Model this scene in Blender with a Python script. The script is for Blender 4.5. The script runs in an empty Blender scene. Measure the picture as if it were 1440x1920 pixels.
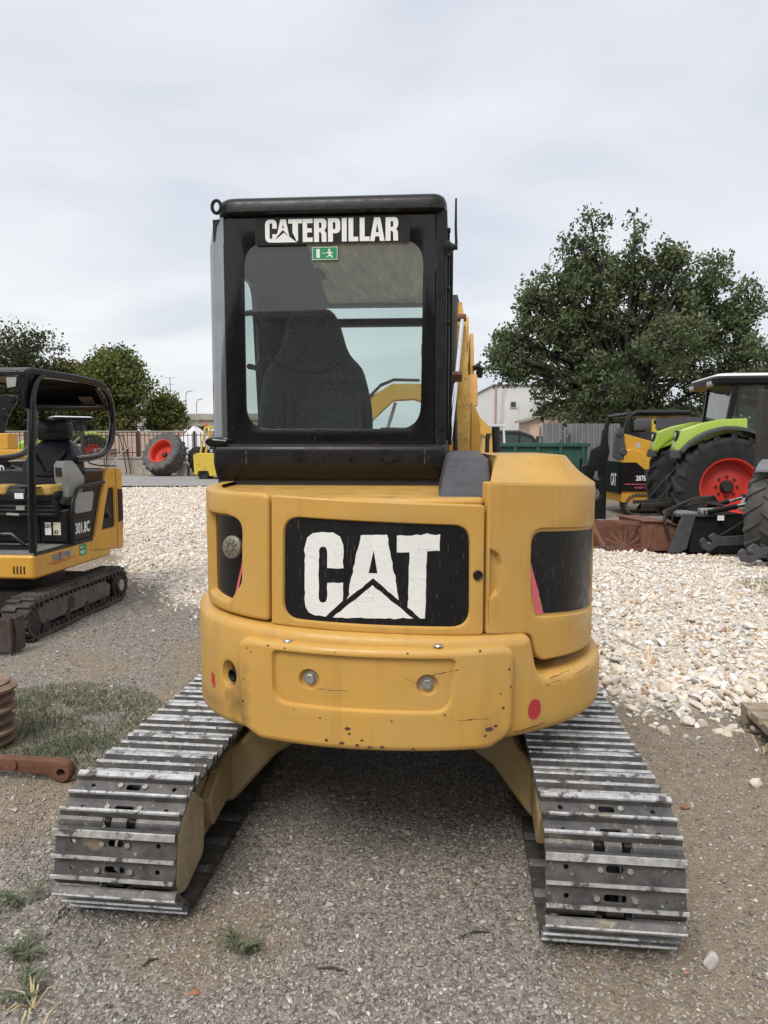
import bpy, bmesh, math, random
import numpy as np
from mathutils import Vector, Matrix, Euler, noise
from mathutils.geometry import tessellate_polygon
R = math.radians
SC = bpy.context.scene
COL = SC.collection
random.seed(7)
rng = np.random.default_rng(7)

# ------------------------------------------------------------------ camera
cam_d = bpy.data.cameras.new('camera')
cam = bpy.data.objects.new('camera', cam_d); COL.objects.link(cam)
cam_d.sensor_fit = 'VERTICAL'; cam_d.sensor_height = 36.0; cam_d.sensor_width = 27.0
cam_d.lens = 36.0 * 1331 / 1920
cam.location = (0, 0, 1.6); cam.rotation_euler = (R(90 - 5.4), 0, 0)
cam_d.clip_start = 0.05; cam_d.clip_end = 2000
SC.camera = cam

# ------------------------------------------------------------------ sky, sun, exposure
SUN_EL, SUN_AZ = 52.0, 205.0          # azimuth clockwise from +Y: behind the camera, a little to the left
world = bpy.data.worlds.new('World'); SC.world = world; world.use_nodes = True
nt = world.node_tree; nt.nodes.clear()
def wn(t, **k):
    n = nt.nodes.new(t)
    for a, b in k.items(): setattr(n, a, b)
    return n
out = wn('ShaderNodeOutputWorld'); bg = wn('ShaderNodeBackground'); bg.inputs[1].default_value = 0.10
sky = wn('ShaderNodeTexSky', sky_type='NISHITA', sun_disc=False, sun_elevation=R(SUN_EL), sun_rotation=R(SUN_AZ))
sky.air_density = 1.2; sky.dust_density = 2.5
tc = wn('ShaderNodeTexCoord'); sep = wn('ShaderNodeSeparateXYZ'); nt.links.new(tc.outputs['Generated'], sep.inputs[0])
zz = wn('ShaderNodeMath', operation='ADD'); zz.inputs[1].default_value = 0.22
ab = wn('ShaderNodeMath', operation='ABSOLUTE'); nt.links.new(sep.outputs[2], ab.inputs[0]); nt.links.new(ab.outputs[0], zz.inputs[0])
dv = wn('ShaderNodeVectorMath', operation='DIVIDE'); cz = wn('ShaderNodeCombineXYZ')
for i in range(3): nt.links.new(zz.outputs[0], cz.inputs[i])
nt.links.new(tc.outputs['Generated'], dv.inputs[0]); nt.links.new(cz.outputs[0], dv.inputs[1])
mp = wn('ShaderNodeMapping'); mp.inputs['Scale'].default_value = (1.0, 1.35, 1.0); mp.inputs['Rotation'].default_value = (0, 0, R(-28)); mp.inputs['Location'].default_value = (3.1, 1.2, 0)
nt.links.new(dv.outputs[0], mp.inputs[0])
nz = wn('ShaderNodeTexNoise'); nz.inputs['Scale'].default_value = 1.15; nz.inputs['Detail'].default_value = 6; nz.inputs['Roughness'].default_value = 0.5; nz.inputs['Distortion'].default_value = 0.35
nt.links.new(mp.outputs[0], nz.inputs['Vector'])
cr = wn('ShaderNodeValToRGB'); e = cr.color_ramp.elements
e[0].position = 0.33; e[0].color = (4.45, 4.68, 5.15, 1); e[1].position = 0.66; e[1].color = (5.95, 6.0, 6.1, 1)
m_ = e.new(0.47); m_.color = (5.2, 5.32, 5.6, 1)
nt.links.new(nz.outputs[0], cr.inputs[0])
mx = wn('ShaderNodeMix', data_type='RGBA'); mx.inputs[0].default_value = 0.88
nt.links.new(sky.outputs[0], mx.inputs[6]); nt.links.new(cr.outputs[0], mx.inputs[7])
nt.links.new(mx.outputs[2], bg.inputs[0]); nt.links.new(bg.outputs[0], out.inputs[0])

sun_d = bpy.data.lights.new('sun', 'SUN'); sun_d.energy = 1.5; sun_d.angle = R(28); sun_d.color = (1.0, 0.955, 0.89)
sun = bpy.data.objects.new('sun', sun_d); COL.objects.link(sun)
_d = Vector((math.sin(R(SUN_AZ)) * math.cos(R(SUN_EL)), math.cos(R(SUN_AZ)) * math.cos(R(SUN_EL)), math.sin(R(SUN_EL))))
sun.rotation_euler = _d.to_track_quat('Z', 'Y').to_euler(); sun.location = (0, 0, 30)
SC.view_settings.view_transform = 'Standard'; SC.view_settings.look = 'None'
SC.view_settings.gamma = 1; SC.view_settings.use_curve_mapping = False
SC.view_settings.exposure = 0.72
SC.cycles.max_bounces = 8; SC.cycles.transparent_max_bounces = 16

# ------------------------------------------------------------------ tags and objects
def tag(o, label=None, cat=None, group=None, kind=None):
    if label: o['label'] = label
    if cat: o['category'] = cat
    if group: o['group'] = group
    if kind: o['kind'] = kind
    return o
def thing(name, label, cat, loc=(0, 0, 0), rz=0.0, group=None):
    o = bpy.data.objects.new(name, None); COL.objects.link(o)
    o.location = loc; o.rotation_euler = (0, 0, rz); o.empty_display_size = .2
    return tag(o, label, cat, group)
def link_mesh(name, me, parent=None):
    o = bpy.data.objects.new(name, me); COL.objects.link(o); o.parent = parent
    return o

# ------------------------------------------------------------------ mesh builder
class MB:
    def __init__(s): s.v = []; s.f = []; s.m = []; s.M = None
    def add(s, vs, fs, mi=0):
        b = len(s.v)
        if s.M is not None: vs = [s.M @ Vector(p) for p in vs]
        s.v += [tuple(p) for p in vs]; s.f += [tuple(b + i for i in f) for f in fs]; s.m += [mi] * len(fs)
        return s
    def box(s, lo, hi, mi=0):
        x0, y0, z0 = lo; x1, y1, z1 = hi
        return s.add([(x0,y0,z0),(x1,y0,z0),(x1,y1,z0),(x0,y1,z0),(x0,y0,z1),(x1,y0,z1),(x1,y1,z1),(x0,y1,z1)],
                     [(3,2,1,0),(4,5,6,7),(0,1,5,4),(1,2,6,5),(2,3,7,6),(3,0,4,7)], mi)
    def cbox(s, c, size, rot=None, mi=0):
        h = Vector(size) / 2; vs = []
        m = rot if rot is not None else Matrix.Identity(3)
        if isinstance(m, Euler): m = m.to_matrix()
        for dz in (-1, 1):
            for dx, dy in ((-1,-1),(1,-1),(1,1),(-1,1)): vs.append(Vector(c) + m @ Vector((dx*h.x, dy*h.y, dz*h.z)))
        return s.add(vs, [(3,2,1,0),(4,5,6,7),(0,1,5,4),(1,2,6,5),(2,3,7,6),(3,0,4,7)], mi)
    def prism(s, poly, a0, a1, axis='x', mi=0):
        n = len(poly)
        def P(p, a): return {'x': (a, p[0], p[1]), 'y': (p[0], a, p[1]), 'z': (p[0], p[1], a)}[axis]
        vs = [P(p, a0) for p in poly] + [P(p, a1) for p in poly]
        fs = [tuple(range(n - 1, -1, -1)), tuple(range(n, 2 * n))] + [(i, (i + 1) % n, n + (i + 1) % n, n + i) for i in range(n)]
        return s.add(vs, fs, mi)
    def bar(s, p0, p1, w, h, up=(0, 0, 1), mi=0):
        p0, p1 = Vector(p0), Vector(p1); d = (p1 - p0).normalized(); u = Vector(up)
        sd = d.cross(u)
        if sd.length < 1e-4: sd = d.cross(Vector((1, 0, 0)))
        sd.normalize(); u = sd.cross(d); vs = []
        for p in (p0, p1):
            for a, b in ((-1,-1),(1,-1),(1,1),(-1,1)): vs.append(p + sd * a * w / 2 + u * b * h / 2)
        return s.add(vs, [(3,2,1,0),(4,5,6,7),(0,1,5,4),(1,2,6,5),(2,3,7,6),(3,0,4,7)], mi)
    def tube(s, pts, r, n=10, closed=False, mi=0, caps=True):
        P = [Vector(p) for p in pts]; k = len(P); rings = []; nrm = None
        for i in range(k):
            if closed: t = P[(i + 1) % k] - P[i - 1]
            else: t = P[min(i + 1, k - 1)] - P[max(i - 1, 0)]
            t.normalize()
            if nrm is None:
                nrm = t.cross(Vector((0.13, 0.21, 1)));
                if nrm.length < .1: nrm = t.cross(Vector((1, 0, 0)))
            nrm = (nrm - t * nrm.dot(t)).normalized(); b = t.cross(nrm)
            rr = r[i] if isinstance(r, (list, tuple)) else r
            rings.append([P[i] + (nrm * math.cos(2*math.pi*j/n) + b * math.sin(2*math.pi*j/n)) * rr for j in range(n)])
        return s.loft(rings, mi=mi, wrap=closed, caps=caps and not closed)
    def cyl(s, p0, p1, r, r1=None, n=20, mi=0, caps=True):
        return s.tube([p0, p1], [r, r if r1 is None else r1], n=n, mi=mi, caps=caps)
    def loft(s, rings, mi=0, wrap=False, caps=True, closed=True):
        n = len(rings[0]); vs = [p for r_ in rings for p in r_]; fs = []
        k = len(rings)
        for i in range(k if wrap else k - 1):
            a = i * n; b = ((i + 1) % k) * n
            for j in range(n if closed else n - 1):
                fs.append((a + j, a + (j + 1) % n, b + (j + 1) % n, b + j))
        if caps and not wrap and closed:
            fs.append(tuple(range(n - 1, -1, -1))); fs.append(tuple((k - 1) * n + j for j in range(n)))
        return s.add(vs, fs, mi)
    def lathe(s, prof, c, axis, n=32, mi=0, closed=False):
        c = Vector(c); a = Vector(axis).normalized(); u = a.cross(Vector((0, 0, 1)))
        if u.length < .05: u = a.cross(Vector((1, 0, 0)))
        u.normalize(); w = a.cross(u); rings = []
        for r_, h in prof:
            rings.append([c + a * h + (u * math.cos(2*math.pi*j/n) + w * math.sin(2*math.pi*j/n)) * r_ for j in range(n)])
        return s.loft(rings, mi=mi, wrap=closed, caps=False)
    def fill(s, loops, mapf, mi=0, flip=False):
        """flat polygon with holes (2D loops), mapped to 3D"""
        tris = tessellate_polygon([[Vector((x, y, 0)) for x, y in L] for L in loops])
        pts = [p for L in loops for p in L]; fs = []
        for t in tris:
            a, b, c = (pts[i] for i in t)
            ar = (b[0]-a[0])*(c[1]-a[1]) - (c[0]-a[0])*(b[1]-a[1])
            if abs(ar) < 1e-10: continue
            fs.append(tuple(t) if (ar > 0) != flip else (t[0], t[2], t[1]))
        return s.add([mapf(x, y) for x, y in pts], fs, mi)
    def mesh(s, name, mats, smooth=40):
        me = bpy.data.meshes.new(name); me.from_pydata(s.v, [], s.f)
        for m in (mats if isinstance(mats, (list, tuple)) else [mats]): me.materials.append(m)
        if any(s.m): me.polygons.foreach_set('material_index', s.m)
        me.validate()
        fixn(me)
        if smooth:
            me.polygons.foreach_set('use_smooth', [True] * len(me.polygons)); me.set_sharp_from_angle(angle=R(smooth))
        me.update(); return me
    def build(s, name, mats, parent=None, bevel=0.0, seg=2, smooth=40, sub=0):
        o = link_mesh(name, s.mesh(name, mats, smooth), parent)
        if bevel:
            b = o.modifiers.new('bevel', 'BEVEL'); b.width = bevel; b.segments = seg; b.limit_method = 'ANGLE'; b.angle_limit = R(32); b.harden_normals = False
        if sub:
            d = o.modifiers.new('sub', 'SUBSURF'); d.levels = sub; d.render_levels = sub
        return o
def fixn(me):
    bm = bmesh.new(); bm.from_mesh(me)
    bmesh.ops.remove_doubles(bm, verts=bm.verts, dist=1e-5)
    bmesh.ops.recalc_face_normals(bm, faces=bm.faces); bm.to_mesh(me); bm.free()
def arc(cx, cy, r, a0, a1, n):
    return [(cx + r * math.cos(R(a0 + (a1 - a0) * i / n)), cy + r * math.sin(R(a0 + (a1 - a0) * i / n))) for i in range(n + 1)]
def roundpoly(P, rad, n=5):
    out = []; k = len(P)
    for i in range(k):
        r_ = rad[i] if isinstance(rad, (list, tuple)) else rad
        a, b, c = Vector(P[i - 1]), Vector(P[i]), Vector(P[(i + 1) % k])
        if r_ <= 0: out.append(tuple(b)); continue
        u = (a - b); w = (c - b); lu, lw = u.length, w.length; u.normalize(); w.normalize()
        th = u.angle(w); t = min(r_ / math.tan(th / 2), lu * .49, lw * .49)
        p, q = b + u * t, b + w * t
        for j in range(n + 1):
            f = j / n; out.append(tuple(p * (1 - f) ** 2 + b * 2 * f * (1 - f) + q * f * f))
    return out
def rrect(x0, y0, x1, y1, r_, n=5): return roundpoly([(x0, y0), (x1, y0), (x1, y1), (x0, y1)], r_, n)
def circ(x, y, r_, n=16): return [(x + r_ * math.cos(2*math.pi*i/n), y + r_ * math.sin(2*math.pi*i/n)) for i in range(n)]
def offpoly(P, d):
    """inset a CCW polygon by d (mitred)"""
    k = len(P); out = []
    for i in range(k):
        a, b, c = P[i - 1], P[i], P[(i + 1) % k]
        e1 = Vector((b[0]-a[0], b[1]-a[1])); e2 = Vector((c[0]-b[0], c[1]-b[1]))
        if e1.length < 1e-9: e1 = e2
        if e2.length < 1e-9: e2 = e1
        e1.normalize(); e2.normalize(); n1 = Vector((-e1.y, e1.x)); n2 = Vector((-e2.y, e2.x)); m = n1 + n2
        if m.length < 1e-4: m = n1.copy()
        m.normalize(); q = d / max(.35, m.dot(n1)); out.append((b[0] + m.x * q, b[1] + m.y * q))
    return out
def ccw(P):
    a = sum(P[i - 1][0] * P[i][1] - P[i][0] * P[i - 1][1] for i in range(len(P)))
    return list(P) if a > 0 else list(P)[::-1]
def slab(name, mats, parent, outer, mapf, holes=(), th=.03, bev=.008, step=.05, smooth=35, floor_mi=0, base=0.0):
    """panel in (s,z) with rounded edges, holes = [(poly, depth, floor?)]; mapf(s, w, z)->xyz, w outward"""
    outer = ccw(outer); V = []; Fs = []; Mi = []
    def addloop(P, w):
        b = len(V); V.extend((p[0], w, p[1]) for p in P); return list(range(b, b + len(P)))
    def strip(A, B, mi=0):
        n = len(A)
        for i in range(n): Fs.append((A[i], A[(i+1) % n], B[(i+1) % n], B[i])); Mi.append(mi)
    prof = [(0, -bev), (.13, -.5), (.5, -.13), (1, 0)]
    loops = [addloop(outer, base - th), addloop(outer, base - bev)]
    for a, b in prof[1:]: loops.append(addloop(offpoly(outer, a * bev), base + b * bev))
    for A, B in zip(loops, loops[1:]): strip(A, B)
    front = [[(V[i][0], V[i][2]) for i in loops[-1]]]; fidx = list(loops[-1])
    for h in holes:
        P = ccw(h[0])[::-1]; dep = h[1]; fl = h[2] if len(h) > 2 else True
        hb = min(bev, dep * .4)
        L = [addloop(offpoly(P, hb), base + 0.0)]  # P is clockwise, so this grows it
        L = [addloop(offpoly(P, hb * 1.0), base), addloop(offpoly(P, hb * .4), base - hb * .15), addloop(offpoly(P, hb * .0), base - hb), addloop(offpoly(P, -dep * .25), base - dep)]
        for A, B in zip(L, L[1:]): strip(A, B)
        front.append([(V[i][0], V[i][2]) for i in L[0]]); fidx += L[0]
        if fl:
            Fs.append(tuple(L[-1])); Mi.append(floor_mi)
    tr = tessellate_polygon([[Vector((x, y, 0)) for x, y in L] for L in front])
    for t in tr: Fs.append(tuple(fidx[i] for i in t)); Mi.append(0)
    bm = bmesh.new(); vs = [bm.verts.new(p) for p in V]
    for f, m in zip(Fs, Mi):
        if len(set(f)) < 3: continue
        try: bm.faces.new([vs[i] for i in f]).material_index = m
        except ValueError: pass
    bmesh.ops.remove_doubles(bm, verts=bm.verts, dist=2e-5)
    lo = min(p[0] for p in V); hi = max(p[0] for p in V); x = lo + step
    while step and x < hi - 1e-3:
        bmesh.ops.bisect_plane(bm, geom=bm.verts[:] + bm.edges[:] + bm.faces[:], plane_co=(x, 0, 0), plane_no=(1, 0, 0), dist=1e-6); x += step
    for v in bm.verts: v.co = mapf(v.co.x, v.co.y, v.co.z)
    bmesh.ops.recalc_face_normals(bm, faces=bm.faces)
    loose = [v for v in bm.verts if not v.link_faces]; bmesh.ops.delete(bm, geom=loose, context='VERTS')
    me = bpy.data.meshes.new(name); bm.to_mesh(me); bm.free()
    for m in (mats if isinstance(mats, (list, tuple)) else [mats]): me.materials.append(m)
    me.polygons.foreach_set('use_smooth', [True] * len(me.polygons)); me.set_sharp_from_angle(angle=R(smooth)); me.update()
    return link_mesh(name, me, parent)
def decal(name, m, parent, shapes, mapf, w=.0015, step=.06):
    """flat print: shapes = list of [outer, hole...] in (s,z)"""
    bm = bmesh.new()
    for loops in shapes:
        pts = [p for L in loops for p in L]
        vs = [bm.verts.new((x, w, y)) for x, y in pts]
        for t in tessellate_polygon([[Vector((x, y, 0)) for x, y in L] for L in loops]):
            try: bm.faces.new([vs[i] for i in t])
            except ValueError: pass
    xs = [v.co.x for v in bm.verts]; x = min(xs) + step
    while step and x < max(xs):
        bmesh.ops.bisect_plane(bm, geom=bm.verts[:] + bm.edges[:] + bm.faces[:], plane_co=(x, 0, 0), plane_no=(1, 0, 0), dist=1e-6); x += step
    for v in bm.verts: v.co = mapf(v.co.x, v.co.y, v.co.z)
    me = bpy.data.meshes.new(name); bm.to_mesh(me); bm.free(); me.materials.append(m)
    return link_mesh(name, me, parent)
def text_shapes(txt, h, wfac=.8, bold=.02, shear=0.0):
    """built-in font turned into a mesh, returned as (verts2d, faces) centred on x, baseline z=0"""
    c = bpy.data.curves.new('t', 'FONT'); c.body = txt; c.size = 1; c.offset = bold; c.align_x = 'CENTER'; c.shear = shear; c.resolution_u = 3
    o = bpy.data.objects.new('t', c); COL.objects.link(o)
    dg = bpy.context.evaluated_depsgraph_get(); me = bpy.data.meshes.new_from_object(o.evaluated_get(dg))
    v = [(p.co.x * wfac * h / .73, p.co.y * h / .73) for p in me.vertices]; f = [tuple(p.vertices) for p in me.polygons]
    bpy.data.objects.remove(o); bpy.data.curves.remove(c); bpy.data.meshes.remove(me)
    return v, f
def text(name, m, parent, txt, h, mapf, wfac=.8, bold=.02, w=.002, shear=0.0):
    v, f = text_shapes(txt, h, wfac, bold, shear)
    me = bpy.data.meshes.new(name); me.from_pydata([mapf(x, w, y) for x, y in v], [], f); me.materials.append(m)
    return link_mesh(name, me, parent)
def frame(o, ux, uz):
    """planar map (s,w,z) -> o + s*ux + z*uz + w*normal (outward = ux x uz flipped toward viewer)"""
    o, ux, uz = Vector(o), Vector(ux).normalized(), Vector(uz).normalized(); n = ux.cross(uz)
    return lambda s, w, z: o + ux * s + uz * z + n * w

# ------------------------------------------------------------------ materials
MATS = {}
def pm(name, col, rough=.5, metal=0.0, var=.12, vscale=6.0, bump=0.0, bscale=120.0, spots=(), coat=0.0, spec=.5, streak=None, rvar=.12, rnd=False):
    """procedural paint/metal/rubber: noise-varied colour, roughness, fine bump, and worn spots [(colour, scale, threshold, softness)]"""
    if name in MATS: return MATS[name]
    m = bpy.data.materials.new(name); m.use_nodes = True; t = m.node_tree; N = t.nodes; L = t.links
    b = N['Principled BSDF']; tc = N.new('ShaderNodeTexCoord'); co = tc.outputs['Object']
    if rnd:   # copies that share a mesh still wear differently
        oi = N.new('ShaderNodeObjectInfo'); sc_ = N.new('ShaderNodeVectorMath'); sc_.operation = 'MULTIPLY_ADD'; L.new(oi.outputs['Random'], sc_.inputs[0]); sc_.inputs[1].default_value = (37, 53, 71); L.new(co, sc_.inputs[2]); co = sc_.outputs[0]
    def noi(sc, det=5, rg=.6, dist=0.0, vec=None):
        n = N.new('ShaderNodeTexNoise'); n.inputs['Scale'].default_value = sc; n.inputs['Detail'].default_value = det
        n.inputs['Roughness'].default_value = rg; n.inputs['Distortion'].default_value = dist; L.new(vec or co, n.inputs['Vector']); return n.outputs[0]
    n1 = noi(vscale)
    rp = N.new('ShaderNodeValToRGB'); rp.color_ramp.elements[0].position = .3; rp.color_ramp.elements[1].position = .7
    c = Vector(col); rp.color_ramp.elements[0].color = (*(c * (1 - var)), 1); rp.color_ramp.elements[1].color = (*[min(1, x) for x in c * (1 + var)], 1)
    L.new(n1, rp.inputs[0]); cur = rp.outputs[0]
    def mix(fac, a, col_):
        x = N.new('ShaderNodeMix'); x.data_type = 'RGBA'; L.new(fac, x.inputs[0]); L.new(a, x.inputs[6]); x.inputs[7].default_value = (*col_, 1); return x.outputs[2]
    if streak:
        scol, sx, sz, thr, amt = streak
        mpn = N.new('ShaderNodeMapping'); mpn.inputs['Scale'].default_value = (sx, sx, sz); mpn.inputs['Rotation'].default_value = (0, R(8), 0); L.new(co, mpn.inputs[0])
        s = noi(1.0, 3, .5, 0, mpn.outputs[0]); mr = N.new('ShaderNodeMapRange'); mr.inputs[1].default_value = thr; mr.inputs[2].default_value = thr + .06; mr.inputs[4].default_value = amt; L.new(s, mr.inputs[0])
        cur = mix(mr.outputs[0], cur, scol)
    for (scol, sc, thr, soft) in spots:
        s = noi(sc, 6, .65, .3); mr = N.new('ShaderNodeMapRange'); mr.inputs[1].default_value = thr; mr.inputs[2].default_value = thr + soft; L.new(s, mr.inputs[0])
        cur = mix(mr.outputs[0], cur, scol)
    L.new(cur, b.inputs['Base Color'])
    b.inputs['Metallic'].default_value = metal; b.inputs['Coat Weight'].default_value = coat; b.inputs['Coat Roughness'].default_value = .15
    b.inputs['Specular IOR Level'].default_value = spec
    mr = N.new('ShaderNodeMapRange'); mr.inputs[3].default_value = max(.03, rough - rvar); mr.inputs[4].default_value = min(1, rough + rvar); mr.inputs[1].default_value = .3; mr.inputs[2].default_value = .7
    L.new(noi(vscale * 3.1), mr.inputs[0]); L.new(mr.outputs[0], b.inputs['Roughness'])
    if bump:
        bn = N.new('ShaderNodeBump'); bn.inputs['Strength'].default_value = bump; bn.inputs['Distance'].default_value = .01; L.new(noi(bscale, 4), bn.inputs['Height']); L.new(bn.outputs[0], b.inputs['Normal'])
    MATS[name] = m; return m
def glassmat(name, tint, rough=.02, dirt=.08, dcol=(.5, .5, .47), refl=1.0):
    m = bpy.data.materials.new(name); m.use_nodes = True; t = m.node_tree; N = t.nodes; L = t.links; N.clear()
    o = N.new('ShaderNodeOutputMaterial'); tr = N.new('ShaderNodeBsdfTransparent'); tr.inputs[0].default_value = (*tint, 1)
    gl = N.new('ShaderNodeBsdfGlossy'); gl.inputs['Roughness'].default_value = rough
    fr = N.new('ShaderNodeFresnel'); ge = N.new('ShaderNodeNewGeometry'); io = N.new('ShaderNodeMapRange'); io.inputs[3].default_value = 1.5; io.inputs[4].default_value = 1 / 1.5; L.new(ge.outputs['Backfacing'], io.inputs[0]); L.new(io.outputs[0], fr.inputs[0]); ml = N.new('ShaderNodeMath'); ml.operation = 'MULTIPLY'; ml.inputs[1].default_value = refl; L.new(fr.outputs[0], ml.inputs[0])
    a = N.new('ShaderNodeMixShader'); L.new(ml.outputs[0], a.inputs[0]); L.new(tr.outputs[0], a.inputs[1]); L.new(gl.outputs[0], a.inputs[2])
    df = N.new('ShaderNodeBsdfDiffuse'); df.inputs[0].default_value = (*dcol, 1)
    tc = N.new('ShaderNodeTexCoord'); n = N.new('ShaderNodeTexNoise'); n.inputs['Scale'].default_value = 120; n.inputs['Detail'].default_value = 5; n.inputs['Roughness'].default_value = .75; L.new(tc.outputs['Object'], n.inputs[0])
    mr = N.new('ShaderNodeMapRange'); mr.inputs[1].default_value = .4; mr.inputs[2].default_value = .75; mr.inputs[3].default_value = dirt * .4; mr.inputs[4].default_value = dirt * 2; L.new(n.outputs[0], mr.inputs[0])
    b = N.new('ShaderNodeMixShader'); L.new(mr.outputs[0], b.inputs[0]); L.new(a.outputs[0], b.inputs[1]); L.new(df.outputs[0], b.inputs[2]); L.new(b.outputs[0], o.inputs[0])
    return m
RUST = (.12, .045, .022)
M_yel = pm('yellow_paint', (.55, .315, .071), .48, rvar=.2, var=.07, vscale=3, bump=.04, bscale=60, streak=((.37, .22, .065), 17, 1.6, .57, .22), spots=[((.33, .17, .05), 26, .735, .02), ((.10, .045, .03), 19, .75, .01), ((.50, .33, .12), 2.2, .52, .3), ((.62, .46, .24), 150, .70, .03), ((.40, .27, .12), 70, .69, .02)], coat=.05)
def stain(m, c, rx, col, amt):
    """a soot stain of its own shape around point c (object space)"""
    N = m.node_tree.nodes; L = m.node_tree.links; b = N['Principled BSDF']; src = b.inputs['Base Color'].links[0].from_socket
    tc = N.new('ShaderNodeTexCoord'); sb = N.new('ShaderNodeVectorMath'); sb.operation = 'SUBTRACT'; L.new(tc.outputs['Object'], sb.inputs[0]); sb.inputs[1].default_value = c
    dv = N.new('ShaderNodeVectorMath'); dv.operation = 'DIVIDE'; L.new(sb.outputs[0], dv.inputs[0]); dv.inputs[1].default_value = rx
    ln = N.new('ShaderNodeVectorMath'); ln.operation = 'LENGTH'; L.new(dv.outputs[0], ln.inputs[0])
    nz = N.new('ShaderNodeTexNoise'); nz.inputs['Scale'].default_value = 16; nz.inputs['Detail'].default_value = 7; L.new(tc.outputs['Object'], nz.inputs[0])
    ad = N.new('ShaderNodeMath'); ad.operation = 'MULTIPLY_ADD'; L.new(nz.outputs[0], ad.inputs[0]); ad.inputs[1].default_value = 1.6; L.new(ln.outputs['Value'], ad.inputs[2])
    mr = N.new('ShaderNodeMapRange'); mr.inputs[1].default_value = 1.85; mr.inputs[2].default_value = .75; mr.inputs[4].default_value = amt; L.new(ad.outputs[0], mr.inputs[0])
    mx = N.new('ShaderNodeMix'); mx.data_type = 'RGBA'; L.new(mr.outputs[0], mx.inputs[0]); L.new(src, mx.inputs[6]); mx.inputs[7].default_value = (*col, 1); L.new(mx.outputs[2], b.inputs['Base Color'])
stain(M_yel, (-.47, -1.02, .72), (.07, .2, .13), (.09, .06, .035), .85)
stain(M_yel, (-.60, -.9, .66), (.12, .2, .06), (.20, .13, .06), .6)
stain(M_yel, (.40, -1.05, .66), (.06, .2, .09), (.26, .15, .06), .5)
M_yel2 = pm('yellow_paint_bright', (.62, .33, .045), .4, var=.08, vscale=4, spots=[((.30, .16, .05), 14, .70, .04), ((.10, .06, .03), 9, .74, .03)])
M_yeldust = pm('dusty_yellow_paint', (.33, .235, .10), .85, var=.2, vscale=9, bump=.35, bscale=70, spots=[((.27, .21, .135), 6, .46, .2), ((.12, .08, .05), 13, .63, .05), ((.07, .05, .04), 5, .66, .08)])
M_beige = pm('dusty_beige_plate', (.42, .335, .20), .9, var=.2, vscale=10, bump=.3, bscale=60, spots=[((.30, .23, .12), 5, .55, .15), ((.12, .085, .05), 14, .70, .04)])
M_yelchip = pm('cracked_yellow_paint', (.50, .30, .05), .6, var=.15, vscale=10, bump=.4, bscale=60, spots=[((.12, .055, .02), 45, .60, .03), ((.10, .05, .02), 18, .66, .03)])
M_black = pm('black_gloss_paint', (.008, .008, .009), .12, var=.3, vscale=5, streak=((.10, .10, .10), 230, 26, .66, .35), spots=[((.10, .10, .10), 190, .74, .03)], spec=.42, rvar=.05)
M_blackd = pm('deep_black_paint', (.006, .006, .007), .25, var=.3, vscale=5, spec=.22, rvar=.05)
M_blackm = pm('black_satin_metal', (.011, .011, .012), .36, var=.3, vscale=9, bump=.04, streak=((.10, .095, .085), 200, 24, .66, .35), spots=[((.11, .105, .10), 170, .73, .03)], spec=.32)
M_plast = pm('scuffed_black_plastic', (.06, .06, .066), .5, var=.25, vscale=14, bump=.12, bscale=300, spots=[((.17, .17, .17), 60, .60, .15)])
M_decalk = pm('black_decal', (.009, .009, .010), .36, spec=.3, var=.3, vscale=8, streak=((.12, .12, .115), 190, 16, .64, .5), spots=[((.10, .10, .095), 60, .72, .05)])
M_white = pm('white_decal', (.78, .79, .77), .5, var=.05, vscale=8, spots=[((.35, .35, .33), 90, .72, .04)])
M_pink = pm('faded_red_decal', (.62, .12, .15), .5, var=.1, vscale=10, spots=[((.65, .25, .27), 30, .6, .1)])
M_red = pm('red_sticker', (.42, .03, .04), .5, var=.15, vscale=20, spots=[((.55, .33, .10), 40, .64, .05)])
M_green = pm('green_sticker', (.02, .25, .10), .4, var=.05)
M_rub = pm('tyre_rubber', (.020, .020, .020), .75, var=.25, vscale=6, bump=.15, bscale=90, spots=[((.055, .05, .045), 5, .58, .25)], rvar=.08, spec=.35)
M_rubd = pm('dusty_track_rubber', (.06, .053, .048), .9, var=.25, vscale=8, bump=.3, bscale=60, spots=[((.15, .125, .10), 7, .5, .2)], rvar=.05)
M_steel = pm('worn_track_steel', (.13, .125, .122), .5, .55, var=.35, vscale=18, bump=.12, bscale=150, spots=[((.40, .40, .39), 55, .635, .03), ((.27, .225, .165), 7, .60, .05), ((.15, .095, .06), 11, .68, .04)], rnd=True)
M_edge = pm('polished_track_edge', (.58, .58, .575), .36, .6, var=.3, vscale=30, bump=.15, bscale=200, spots=[((.14, .13, .12), 16, .53, .08), ((.36, .31, .24), 8, .62, .05)], rnd=True)
M_bolt = pm('bolt_steel', (.42, .41, .38), .4, .7, var=.25, vscale=60, bump=.1)
M_dark = pm('greasy_dark_metal', (.03, .027, .025), .6, .2, var=.3, vscale=15, bump=.1)
M_chrome = pm('chrome_rod', (.75, .75, .76), .12, 1.0, var=.05)
M_grey = pm('grey_plastic', (.30, .30, .285), .55, var=.08, vscale=12, bump=.05, spots=[((.20, .19, .17), 14, .62, .1)])
M_rust = pm('rusty_steel', (.155, .068, .042), .85, var=.25, vscale=8, bump=.3, bscale=50, spots=[((.22, .12, .075), 12, .58, .12), ((.07, .04, .03), 9, .62, .1)])
M_orange = pm('orange_paint', (.62, .13, .03), .5, var=.1, spots=[((.14, .06, .03), 20, .6, .06)])
M_rim = pm('red_rim_paint', (.55, .045, .028), .42, var=.1, vscale=5, spots=[((.25, .05, .035), 9, .68, .06)])
M_lime = pm('lime_green_paint', (.31, .43, .045), .32, var=.06, vscale=3, coat=.4, spots=[((.30, .36, .12), 9, .66, .1)])
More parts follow.
